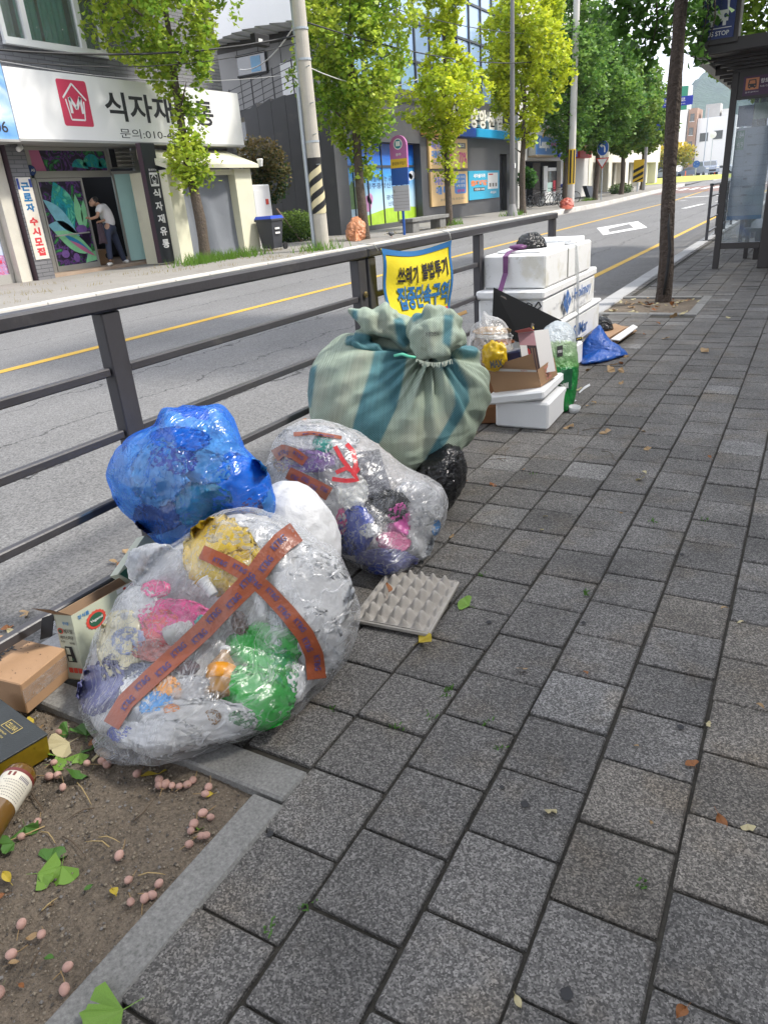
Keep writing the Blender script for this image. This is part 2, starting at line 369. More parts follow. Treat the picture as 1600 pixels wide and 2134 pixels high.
def asphalt():
    m = bpy.data.materials.new('asphalt'); m.use_nodes = True; t = m.node_tree; N = t.nodes; L = t.links; b = N['Principled BSDF']; b.inputs['Roughness'].default_value = .88
    g = N.new('ShaderNodeNewGeometry').outputs['Position']
    def noise(s, d, sc=None):
        q = N.new('ShaderNodeTexNoise'); q.inputs['Scale'].default_value = s; q.inputs['Detail'].default_value = d; q.inputs['Roughness'].default_value = .65
        if sc:
            k = N.new('ShaderNodeMapping'); k.inputs['Scale'].default_value = sc; L.new(g, k.inputs[0]); L.new(k.outputs[0], q.inputs['Vector'])
        else: L.new(g, q.inputs['Vector'])
        return q.outputs['Fac']
    def mth(op, a, c):
        q = N.new('ShaderNodeMath'); q.operation = op
        for i, v in enumerate((a, c)):
            if isinstance(v, (int, float)): q.inputs[i].default_value = v
            else: L.new(v, q.inputs[i])
        return q.outputs[0]
    def mr(f, a, c, d, e):
        q = N.new('ShaderNodeMapRange'); L.new(f, q.inputs[0]); q.inputs[1].default_value = a; q.inputs[2].default_value = c; q.inputs[3].default_value = d; q.inputs[4].default_value = e; return q.outputs[0]
    sp = noise(85, 3); lo = noise(.8, 5, (1, .25, 1)); wy = noise(2.2, 5); 
    sx = N.new('ShaderNodeSeparateXYZ'); L.new(g, sx.inputs[0]); X = mth('ADD', sx.outputs[0], mth('MULTIPLY', mth('SUBTRACT', wy, .5), .5))
    val = mth('ADD', mr(sp, .3, .7, .40, 1.6), mth('MULTIPLY', mth('SUBTRACT', lo, .5), .7))
    for c, wd in ((-3.95, .012), (-4.75, .008), (-5.6, .009), (-8.6, .01)):
        d = mth('ABSOLUTE', mth('SUBTRACT', X, c), 0); val = mth('MULTIPLY', val, mr(d, wd*.5, wd*1.6, .30, 1.0))
    vo = N.new('ShaderNodeTexVoronoi'); vo.feature = 'DISTANCE_TO_EDGE'; vo.inputs['Scale'].default_value = 1.1
    k = N.new('ShaderNodeMix'); k.data_type = 'RGBA'; k.inputs[0].default_value = .25
    q = N.new('ShaderNodeTexNoise'); q.inputs['Scale'].default_value = 3; q.inputs['Detail'].default_value = 4; L.new(g, q.inputs['Vector']); L.new(g, k.inputs[6]); L.new(q.outputs['Color'], k.inputs[7]); L.new(k.outputs[2], vo.inputs['Vector'])
    val = mth('MULTIPLY', val, mr(vo.outputs['Distance'], 0, .006, .88, 1.0))
    # asphalt colour darkens in noisy patches towards the near kerb
    gut = mth('MULTIPLY', mr(X, -3.1, -2.2, 0, 1), mr(noise(4, 4), .35, .6, .35, 1.0))
    rgb = N.new('ShaderNodeRGB'); rgb.outputs[0].default_value = (.148, .147, .146, 1)
    mg = N.new('ShaderNodeMix'); mg.data_type = 'RGBA'; L.new(gut, mg.inputs[0]); L.new(rgb.outputs[0], mg.inputs[6]); mg.inputs[7].default_value = (.105, .10, .095, 1)
    sc_ = N.new('ShaderNodeVectorMath'); sc_.operation = 'SCALE'; L.new(mg.outputs[2], sc_.inputs[0]); L.new(val, sc_.inputs['Scale']); L.new(sc_.outputs[0], b.inputs['Base Color'])
    bu = N.new('ShaderNodeBump'); bu.inputs['Strength'].default_value = .8; bu.inputs['Distance'].default_value = .008; L.new(sp, bu.inputs['Height']); L.new(bu.outputs[0], b.inputs['Normal'])
    return m
M_asph = asphalt()
M_terrain = mat('bare ground', (.16, .15, .12), .95, n=(.05, .3), world=True)
b = MB()
for a, c in zip([-60]+YB+[], YB+[3000]):
    za, zc = zr(a)-.06, zr(c)-.06
    b.quad((-2500, a, za), (2500, a, za), (2500, c, zc), (-2500, c, zc))
tag(b.build('ground', M_terrain), kind='structure')
strip('road', -11.0, -2.1, M_asph); 
strip('road_markings', -7.38, -7.22, M_yellow, dz=.004, ys=[-6, 0, 10, 20, 30, 45, 55, 62])
strip('road_markings', -3.04, -2.92, M_yellow, dz=.004, ys=[9.5, 20, 30, 45, 58])
# white diamond mark of a crossing ahead, a hollow parallelogram on the near lane
b = MB(); z = zr(20)+.004
o4 = [gp(1243, 475, z), gp(1256, 490, z), gp(1348, 474, z), gp(1328, 461, z)]; i4 = [gp(1266, 477, z), gp(1269, 484, z), gp(1320, 474.5, z), gp(1310, 466.5, z)]
for i in range(4): j = (i+1) % 4; b.quad(o4[i], o4[j], i4[j], i4[i])
tag(b.build('road_markings', M_white), kind='structure')
# red approach and zebra bars before the roundabout
b = MB(); b.quad((-10.9, 58, zr(58)+.004), (-2.2, 58, zr(58)+.004), (-2.2, 72, zr(72)+.004), (-10.9, 72, zr(72)+.004)); tag(b.build('road_markings', M_redroad), kind='structure')
b = MB()
for k in range(11): x = -10.6+k*.8; b.quad((x, 64, zr(64)+.009), (x+.42, 64, zr(64)+.009), (x+.42, 68, zr(68)+.009), (x, 68, zr(68)+.009))
for y0, y1, x0 in ((36, 40, -5.3), (42, 47, -4.6), (46, 46.4, -7)):
    b.quad((x0, y0, zr(y0)+.005), (x0+.25, y0, zr(y0)+.005), (x0+.25+.3, y1, zr(y1)+.005), (x0+.3, y1, zr(y1)+.005))
b.quad((-7.2, 50, zr(50)+.005), (-2.6, 50, zr(50)+.005), (-2.6, 50.5, zr(50.5)+.005), (-7.2, 50.5, zr(50.5)+.005))
tag(b.build('road_markings', M_white), kind='structure')
# far pavement, kerb stones of both sides
strip('pavement', -16.9, -11.2, M_farwalk, dz=.2, ys=[-6, 0, 10, 20, 30, 45, 55, 70, 80])
strip('gutter', -11.0, -10.62, mat('gutter concrete', (.27, .26, .245), .9, n=(4, .3, 4), world=True), dz=.006, ys=[-6, 0, 10, 20, 30, 45, 55, 70])
kerbs = []
def kerb_line(name, x0, x1, y0, y1, ztop, m, n):
    root = MB(); L_ = (y1-y0)/n
    root.box(x0+.02, x1-.02, y0, y1, ztop-.3, ztop-.06); r_ = tag(root.build(name, M_dirt, None, (x0, y0, 0)), kind='structure')
    me = None
    for k in range(n):
        if me is None:
            q = MB().box(x0, x1, y0+.004, y0+L_-.004, ztop-.25, ztop, .012).build('kerb_stone', m, r_); me = q
        else:
            q = me.copy(); COL.objects.link(q); q.parent = r_; q.location = (random.uniform(-.004, .004), k*L_, random.uniform(-.003, .003)+(zr(y0+k*L_)+.1))
    return r_
kerb_line('kerb', -2.1, -1.9, -3, 58, .003, M_kerb, 61)
kerb_line('kerb', -11.2, -11.0, -4, 76, .105, M_far_kerb, 80)

# the air between here and the hill
hz = MB().box(-2540, 2540, -70, 3020, -1.4, 185).build('haze', bpy.data.materials.new('haze'), None, (0, 0, 0)); hz['kind'] = 'stuff'
hm = hz.data.materials[0]; hm.use_nodes = True; hm.node_tree.nodes.remove(hm.node_tree.nodes['Principled BSDF']); pv_ = hm.node_tree.nodes.new('ShaderNodeVolumePrincipled'); pv_.inputs['Color'].default_value = (.66, .80, 1, 1); pv_.inputs['Density'].default_value = .00021; pv_.inputs['Anisotropy'].default_value = .2
hm.node_tree.links.new(pv_.outputs[0], hm.node_tree.nodes['Material Output'].inputs['Volume'])
# near pavement: jointing bed, then each block on its own
b = MB(); zb = -.012
px0, px1, ny0, ny1, fy0, fy1 = -1.9, -.9, -.6, 1.06, 7.88, 9.17
b.quad((px1, -3, zb), (6, -3, zb), (6, 45, zb), (px1, 45, zb)); 
for a, c in ((-3, ny0), (ny1, fy0), (fy1, 45)): b.quad((px0, a, zb), (px1, a, zb), (px1, c, zb), (px0, c, zb))
b.quad((px0, 45, zb), (6, 45, zb), (6, 60, .1), (px0, 60, .1))
walk = tag(b.build('sidewalk', M_dirt), kind='structure')
PW, PL = .2125, .2137
def pv_mesh(seed):
    rr = random.Random(seed); q = MB().obox((0, 0, -.03), (1, 0, 0), (0, 1, 0), (0, 0, 1), PW/2-.0042, PL/2-.0042, .03, .0038)
    return q
pv = [pv_mesh(i) for i in range(3)]
def y_off(x, y): return gp(x, y).y % PL
R2 = lambda x, y: (1000+x/2.667, 900+y/2.667)
offs = {0: y_off(*R2(1080, 740)), 1: y_off(*R2(500, 1105)), 2: y_off(*R2(440, 1190)), 3: y_off(*R2(350, 700)), -1: y_off(*R2(1385, 1040))}
cells = []
for k in range(-14, 9):
    xc = -.07-PW*(k+.5); off = offs.get(k, (k*.413+.07) % PL)
    j = -3
    while True:
        yc = off+PL*(j+.5); j += 1
        if yc > 42: break
        if xc-PW/2 < -1.845: continue
        def inpit(a, c): return px0-.1 < xc < px1+.02 and a-PL*.42 < yc < c+PL*.42
        if inpit(ny0, ny1) or inpit(fy0, fy1): continue
        cells.append((xc, yc, k))
def inview(x, y):
    p = V((x, y, 0))-CAM; zc = p.dot(AF)
    if zc < .2: return False
    return -150 < 800+FPX*p.dot(AR)/zc < 1750 and p.dot(AD)/zc*FPX+1067 < 2330
vis = [c for c in cells if inview(c[0], c[1])]; rest = [c for c in cells if not inview(c[0], c[1]) and c[1] < 12]
for j in range(-3, 190):
    yc = PL*(j+.37)
    if not (ny0-.1 < yc < ny1+.09 or fy0-.1 < yc < fy1+.09): cells.append((-1.866, yc, 99))
vis = [c for c in cells if inview(c[0], c[1])]
vis.sort(key=lambda c: (V((c[0], c[1], 0))-CAM).length)
light = {(-.4, 1.6), }
proto = {}
for i, (x, y, k) in enumerate(vis[:298]):
    rr = random.random(); mm = M_paver
    if rr < .02 or (abs(x+.39) < .08 and abs(y-1.62) < .1): mm = M_paverlight
    elif x > -.32 and .9 < y < 2.2 and rr < .55: mm = M_pavertan
    elif rr > .975: mm = M_pavertan
    key = (i % 3, mm.name, k == 99)
    if key not in proto:
        proto[key] = newobj('paver', [(p[0]*(1 if k != 99 else .30), p[1], p[2]) for p in pv[key[0]].v], pv[key[0]].f, mm, walk)
        q = proto[key]
    else:
        q = proto[key].copy(); COL.objects.link(q); q.parent = walk
    q.location = (x+random.uniform(-.0015, .0015), y+random.uniform(-.0015, .0015), random.uniform(-.003, .002)); q.rotation_euler = (random.gauss(0, .008), random.gauss(0, .008), random.gauss(0, .006)+(math.pi/2 if i % 2 else 0)*0)
b = MB()
for (x, y, k) in vis[298:]+rest:
    b.cur = 0
    rr = random.random()
    if rr < .04: b.cur = 1
    elif rr < .07: b.cur = 2
    dz = random.uniform(-.003, .002)
    b.obox((x, y, -.03+dz), (1, 0, random.gauss(0, .008)), (0, 1, random.gauss(0, .008)), (0, 0, 1), (PW/2-.0042)*(.3 if k == 99 else 1), PL/2-.0042, .03, .0038 if y < 7 else 0)
q = b.build('paver_field', [M_paver, M_paverlight, M_pavertan], walk); q['kind'] = 'stuff'
# tree pits: frame stones are parts of the sidewalk, soil sheets with relief
def slab(x0, x1, y0, y1, z=.004):
    return MB().box(x0, x1, y0, y1, -.06, z, .006).build('frame_stone', M_frame, walk)
slab(-1.9, -1.46, .955, 1.055); slab(-1.452, -.915, .957, 1.06, .006)
slab(-1.0, -.905, .31, .949); slab(-1.0, -.905, -.45, .303, .002)
slab(-1.9, -1.4, 7.89, 7.99); slab(-1.392, -.92, 7.88, 7.985, .006); slab(-1.02, -.92, 7.99, 8.6); slab(-1.02, -.92, 8.607, 9.17, .005); slab(-1.9, -1.03, 9.08, 9.17)
def soil(x0, x1, y0, y1, step, z0, h):
    xs = np.arange(x0, x1+step/2, step); ys = np.arange(y0, y1+step/2, step); X, Y = np.meshgrid(xs, ys); P = np.stack([X.ravel(), Y.ravel(), 0*X.ravel()], 1)
    Z = z0+h*fbm(P*4+5, 4)+.4*h*fbm(P*22, 3)+.0035*pn(P*75)
    P[:, 2] = Z; n = len(xs); m = len(ys)
    return tag(newobj('ground', P, [(j*n+i, j*n+i+1, (j+1)*n+i+1, (j+1)*n+i) for j in range(m-1) for i in range(n-1)], M_soil, None, (0, 0, 0), True), kind='structure')
soil(-1.9, -.99, -.6, .96, .009, -.022, .014); soil(-1.9, -1.0, 7.98, 9.1, .05, -.02, .02)
# pebbles and crumbs on the near soil: nobody could count them
b = MB()
for i in range(2600):
    x, y = random.uniform(-1.88, -1.01), random.uniform(.0, .94); r_ = random.choice([.0014, .0018, .002, .0025, .003, .0045]); z_ = -.017
    b.cur = random.choice([0, 0, 1, 2]); a = random.random()*6.28
    vs = [(x+r_*math.cos(a+k*1.571)*random.uniform(.7, 1.2), y+r_*math.sin(a+k*1.571)*random.uniform(.7, 1.2), z_+r_*.2) for k in range(4)]+[(x, y, z_+r_*1.1), (x+r_*.3, y, z_-.004)]
    b.add(vs, [(k, (k+1) % 4, 4) for k in range(4)]+[((k+1) % 4, k, 5) for k in range(4)])
tag(b.build('gravel', [mat('grit tan', (.27, .23, .175), .9), mat('grit grey', (.22, .21, .20), .9), mat('grit dark', (.09, .08, .07), .9)]), kind='stuff')
# ================================================================== GUARD RAIL along the kerb
M_rail = mat('charcoal painted steel', (.047, .045, .050), .40, n=(6, .3, 4), bump=(60, .08), stain=[(7, .60, (.115, .11, .10), .5), (45, .70, (.10, .06, .04), .6)])
M_bolt = mat('brass bolt', (.35, .27, .12), .35, metal=1)
M_black = mat('matt black', (.012, .012, .013), .7)
FX = -1.95
def panel(root, y0, y1, posts, xf=FX, zt=1.075, feet=0.0):
    rails = [(1.060, .030, .03, 'top_rail'), (.842, .015, .015, 'rail'), (.632, .015, .015, 'rail'), (.418, .015, .015, 'rail'), (.160, .017, .016, 'rail')]
    for yy in posts:
        MB().box(xf-.025, xf+.025, yy-.038, yy+.038, feet, 1.028, .004).build('post', M_rail, root)
        MB().box(xf-.055, xf+.055, yy-.07, yy+.07, feet, feet+.012, .002).build('base_plate', M_rail, root)
    for z, hh, hw, nm in rails:
        if nm == 'top_rail': MB().box(xf-hw-.006, xf+hw+.006, y0, y1, z-hh, z+hh*.55, .008).build(nm, M_rail, root)
        else:
            ps = [y0]+list(posts)+[y1]
            for a, c in zip(sorted(posts), sorted(posts)[1:]):
                MB().box(xf-hw, xf+hw, a+.041, c-.041, z-hh, z+hh*.9, .004).build(nm, M_rail, root)
            if y0 < min(posts)-.2: MB().box(xf-hw, xf+hw, y0, min(posts)-.041, z-hh, z+hh*.9, .004).build(nm, M_rail, root)
fence = thing('guard_rail', (FX, 1.6, 0), 'charcoal steel guard rail along the kerb behind the heap of rubbish', 'railing', 'guard rails along the kerb')
panel(fence, -1.2, 3.232, [-1.1, .15, 1.615, 3.185])
panel(fence, 3.238, 6.42, [3.285, 4.74, 6.375])
for yy, z in ((3.185, .86), (6.375, .86)):
    MB().lathe((FX+.031, yy, z), (1, 0, 0), [(.001, -.001), (.016, 0), (.016, .006), (.010, .009), (.001, .010)], 12, False).build('bolt', M_bolt, fence)

# yellow banner tied to the top rail
M_banY = mat('banner yellow cloth', (.80, .66, .03), .55, n=(20, .08), bump=(15, .25, 3, .01), trans=.12)
M_banB = mat('banner blue print', (.02, .14, .36), .55)
M_banK = mat('banner black print', (.016, .014, .02), .6)
M_banR = mat('banner red print', (.55, .06, .05), .55)
M_cord = mat('pale cord', (.5, .5, .48), .7)
tl, tr = pX(783, 518, -1.90), pX(936, 500, -1.90); brr = pX(937, 672, -1.90); bll = pX(806, 690, -1.90)
_bp = bil(tl, tr, brr, bll)
def BP(u, v):
    p = _bp(u, v); sag = -.035*math.sin(math.pi*u)*v**2
    bow = .012*math.sin(5.5*u+1.2*v)+.010*math.sin(9*v+3*u); return p+V((.012+bow, 0, sag))
ban = thing('banner', tl, 'yellow cloth banner with blue and black Korean lettering tied to the guard rail', 'banner')
def gridmesh(P, nu, nv, name, m, parent, smooth=True):
    vs = [P(i/nu, j/nv) for j in range(nv+1) for i in range(nu+1)]
    return newobj(name, vs, [(j*(nu+1)+i, j*(nu+1)+i+1, (j+1)*(nu+1)+i+1, (j+1)*(nu+1)+i) for j in range(nv) for i in range(nu)], m, parent, None, smooth)
gridmesh(BP, 20, 20, 'cloth', M_banY, ban)
up = V((.004, 0, 0))
LB = lift(BP, up)
gridmesh(sub(LB, 0, 1, .93, 1), 20, 2, 'hem', M_banB, ban); gridmesh(sub(LB, 0, .03, 0, .93), 2, 14, 'hem', M_banB, ban); gridmesh(sub(LB, .97, 1, 0, .93), 2, 14, 'hem', M_banB, ban)
gridmesh(sub(LB, .66, .97, .05, .21), 8, 3, 'print', M_banR, ban)
L2 = lift(BP, up*1.6)
ftext('쓰레기', sub(L2, .16, .46, .565, .80), ban, M_banK, .03); ftext('불법투기', sub(L2, .52, .93, .60, .82), ban, M_banK, .03)
ftext('집중단속구역', sub(L2, .15, .95, .24, .54), ban, M_banB, .035)
ftext('구역', sub(L2, .70, .93, .08, .18), ban, mat('banner white print', (.8, .8, .78), .6), .02)
for q, rim in ((tl, V((0, -.06, .03))), (tr, V((0, .0, .05)))):
    MB().tube([q+V((.012, 0, -.01)), q+rim*.5+V((.004, 0, .01)), q+rim+V((-.01, 0, -.005)), q+rim*1.1+V((-.06, 0, .0))], .0025, 6).build('cord', M_cord, ban, smooth=True)

# ================================================================== bag, crumple and carton builders
def smooth_closed(pts, n):
    P = np.array(pts, float); k = len(P); out = []
    seg = [np.linalg.norm(P[(i+1) % k]-P[i]) for i in range(k)]; tot = sum(seg); s = np.cumsum([0]+seg)
    for j in range(n):
        d = tot*j/n; i = int(np.searchsorted(s, d, 'right')-1) % k; t = (d-s[i])/max(seg[i], 1e-6)
        p0, p1, p2, p3 = P[i-1], P[i], P[(i+1) % k], P[(i+2) % k]
        out.append(.5*((2*p1)+(-p0+p2)*t+(2*p0-5*p1+4*p2-p3)*t*t+(-p0+3*p1-3*p2+p3)*t**3))
    return np.array(out)
def blob(outline, d0, thick, amp=.012, fs=6, fine=.004, ffs=26, nth=160, nph=64, ground=.004, clampx=None, power=.85, center=None, stretch=(1, 1, 1), back=1.0, dfun=None):
    """closed bag: a photographed outline set at its own distance d0, given real depth `thick` and creases; rests on z=ground"""
    O = smooth_closed(outline, nth); cpx = np.array(center) if center is not None else O.mean(0)
    dd = lambda x, y: d0 if dfun is None else dfun(x, y)
    def P3(x, y):
        d = dd(x, y); g = ray(x, y)
        if g.z < -1e-4: d = min(d, (ground-CAM.z)/g.z)
        return CAM+g*d
    C = pD(cpx[0], cpx[1], dd(*cpx)); F = (CAM-C).normalized()
    E = np.array([P3(x, y)[:] for x, y in O]); C = np.array(C[:]); F = np.array(F[:])
    vs = []; 
    for j in range(nph+1):
        ph = -math.pi/2+math.pi*j/nph; c = abs(math.cos(ph))**power; s = math.copysign(abs(math.sin(ph))**power, math.sin(ph))*thick*(1 if ph > 0 else back)
        vs.append(C+(E-C)*c+F*s)
    A = np.concatenate(vs); n = nth
    f = [(j*n+i, j*n+(i+1) % n, (j+1)*n+(i+1) % n, (j+1)*n+i) for j in range(nph) for i in range(n)]
    N = A-C; N /= np.maximum(np.linalg.norm(N, axis=1), 1e-6)[:, None]
    S = np.array(stretch)
    A = A+N*(amp*ridg(A*fs*S+11.3, 3)+fine*ridg(A*ffs*S+3.7, 2))[:, None]
    A[:, 2] = np.maximum(A[:, 2], ground+.002*np.abs(pn(A*30)))
    if clampx is not None: A[:, 0] = np.maximum(A[:, 0], clampx)
    return A, f
def bvh_of(vs, fs): return BVHTree.FromPolygons([tuple(v) for v in vs], fs)
def hit(tree, x, y, off=0.0):
    d = ray(x, y).normalized(); h = tree.ray_cast(CAM, d)
    if h[0] is None:
        h2 = tree.find_nearest(CAM+d*3)
        return None
    return h[0]-d*off
def ico(n=3):
    import bmesh
    bm = bmesh.new(); bmesh.ops.create_icosphere(bm, subdivisions=n, radius=1); v = np.array([q.co[:] for q in bm.verts]); f = [tuple(q.index for q in t.verts) for t in bm.faces]; bm.free(); return v, f
ICO = {k: ico(k) for k in (1, 2, 3, 4)}
def crumple(c, size, amp=.28, fs=2.2, seed=0, lvl=4, flat=None, rot=None):
    v, f = ICO[lvl]; v = v.copy(); P = v*fs+seed*9.71
    v = v*(1+amp*ridg(P, 3)+amp*.35*ridg(P*3.1, 2))[:, None]
    if flat is not None: v[:, 2] *= flat
    rr = random.Random(seed); M_ = np.array(Matrix.Rotation(rr.random()*6.3, 3, 'X') @ Matrix.Rotation(rr.random()*6.3, 3, 'Z')) if rot is None else np.array(rot)
    return (v @ M_.T)*np.array(size)+np.array(c[:]), f
def ribbon(tree, pts, w, name, m, parent, off=.004, n=30, nw=4):
    """strip laid on a surface along a photographed line; returns the surface function for lettering"""
    P = np.array(pts, float); seg = np.r_[0, np.cumsum(np.linalg.norm(P[1:]-P[:-1], axis=1))]; T = seg[-1]
    def at(u, v, o=off):
        s = u*T; i = min(max(int(np.searchsorted(seg, s, 'right')-1), 0), len(P)-2); t = (s-seg[i])/(seg[i+1]-seg[i])
        p = P[i]*(1-t)+P[i+1]*t; e = 4.0
        def pos(ss):
            ss = min(max(ss, 0), T); k = min(max(int(np.searchsorted(seg, ss, 'right')-1), 0), len(P)-2); q = (ss-seg[k])/(seg[k+1]-seg[k]); return P[k]*(1-q)+P[k+1]*q
        dr = pos(s+18)-pos(s-18); dr /= np.linalg.norm(dr); nn = np.array([dr[1], -dr[0]]); ww = w if not isinstance(w, tuple) else w[0]*(1-u)+w[1]*u
        q = p+nn*(v-.5)*ww; h = hit(tree, q[0], q[1], o)
        if h is None: h = pD(q[0], q[1], depth(last[0]))
        last[0] = h; return h
    last = [pD(P[0][0], P[0][1], 2.0)]
    for u in (0.3, .1): at(u, .5)
    gridmesh(at, n, nw, name, m, parent)
    return at

# plastics
def plas(name, col, rough=.28, trans=.25, **k): return mat(name, col, rough, spec=.6, trans=trans, n=k.get('n', (9, .18)), bump=k.get('bump', (28, .5, 3, .01)))
P_white = plas('white plastic', (.74, .75, .76)); P_clear = film('clear wrap', (.93, .94, .95), .30, .40, .5); P_green = plas('green plastic', (.008, .36, .03), .22)
P_pink = plas('pink plastic', (.70, .03, .24)); P_yellow = plas('yellow plastic', (.72, .50, .02)); P_blue = plas('blue plastic', (.03, .07, .42))
P_navy = plas('navy plastic', (.03, .04, .14)); P_red = plas('red plastic', (.62, .04, .05)); P_orange = plas('orange plastic', (.85, .36, .03)); P_lilac = plas('lilac plastic', (.13, .14, .34))
P_cream = plas('cream plastic', (.72, .66, .42)); P_brown = plas('brown bottle', (.24, .13, .04), .15); P_teal = plas('teal plastic', (.02, .30, .25)); P_blk = plas('black plastic', (.014, .014, .016), .25, 0)
P_grey = plas('grey plastic', (.07, .07, .085), .35, 0, bump=(10, .2)); P_cyan = plas('light blue plastic', (.05, .32, .72)); P_card = plas('tan card', (.42, .30, .18), .8, 0); P_violet = plas('violet plastic', (.22, .10, .33)); P_milk = plas('milky plastic', (.62, .63, .64), .3, .35)
TAPE = mat('orange brown tape', (.235, .058, .022), .3, spec=.6, n=(14, .15), bump=(40, .3)); TAPEI = mat('tape blue ink', (.055, .05, .16), .4)
def inside(tree, name, kind, x, y, px, m, label, cat, group, asp=(1, 1), inset=.22, seed=None, amp=.28, lvl=4, fs=2.2):
    h = hit(tree, x, y)
    if h is None: return None
    d = ray(x, y).normalized(); dep = depth(h); r = px/FPX*dep
    c = h+d*(r*inset+.006)
    sd_ = seed if seed is not None else int(x*7+y*13) % 997
    if kind == 'crumple':
        vs, f = crumple(c, (r, r, r), amp, fs, sd_, lvl, flat=.75)
        # squash along the line of sight so it presses against the film
        q = vs-np.array(c[:]); a = q @ np.array(AR[:]); b_ = q @ np.array(AD[:]); e = q @ np.array(d[:]); 
        A_ = np.outer(a*asp[0], np.array(AR[:]))+np.outer(b_*asp[1], np.array(AD[:]))+np.outer(e*.55, np.array(d[:]))
        vs = np.array(c[:])+A_; vs[:, 2] = np.maximum(vs[:, 2], .012)
        cm = np.array(CAM[:])
        for i_, v_ in enumerate(vs):      # pressed flat against the inner side of the film
            dv = V(v_-cm); L_ = dv.length; hh = tree.ray_cast(CAM, dv/L_)
            if hh[0] is None: vs[i_] = cm+(v_-cm)*1.0+np.array(d[:])*.02
            elif hh[3]+.005 > L_: vs[i_] = cm+np.array((dv/L_)[:])*(hh[3]+.005+.004*(1+math.sin(i_*1.7)))
        o = newobj(name, vs, f, m, None, c, True)
    tag(o, label, cat, group); return o
# ================================================================== the heap of rubbish, nearest first
GA = 'rubbish inside the big clear bag bound with tape'
F_clear = film('clear bag film', (.98, .98, .985), .02, .55, .26, sscale=6, rough=.22)
outA = [(375, 1137), (402, 1122), (425, 1095), (470, 1070), (515, 1062), (560, 1078), (610, 1098), (650, 1120), (690, 1148), (716, 1195), (736, 1262), (730, 1325), (700, 1385), (650, 1440), (590, 1492), (520, 1528), (450, 1550), (390, 1568), (320, 1588), (262, 1566), (212, 1532), (183, 1490), (177, 1430), (194, 1360), (228, 1300), (262, 1245), (300, 1196), (335, 1156)]
vA, fA = blob(outA, 2.16, .24, .018, 4.2, .004, 16)
bagA = newobj('rubbish_bag', vA, fA, F_clear, None, pD(440, 1500, 1.95)*1.0, True)
tag(bagA, 'big clear plastic rubbish bag crossed with orange tape, full of bottles and wrappers', 'rubbish bag')
tA = bvh_of(vA, fA)
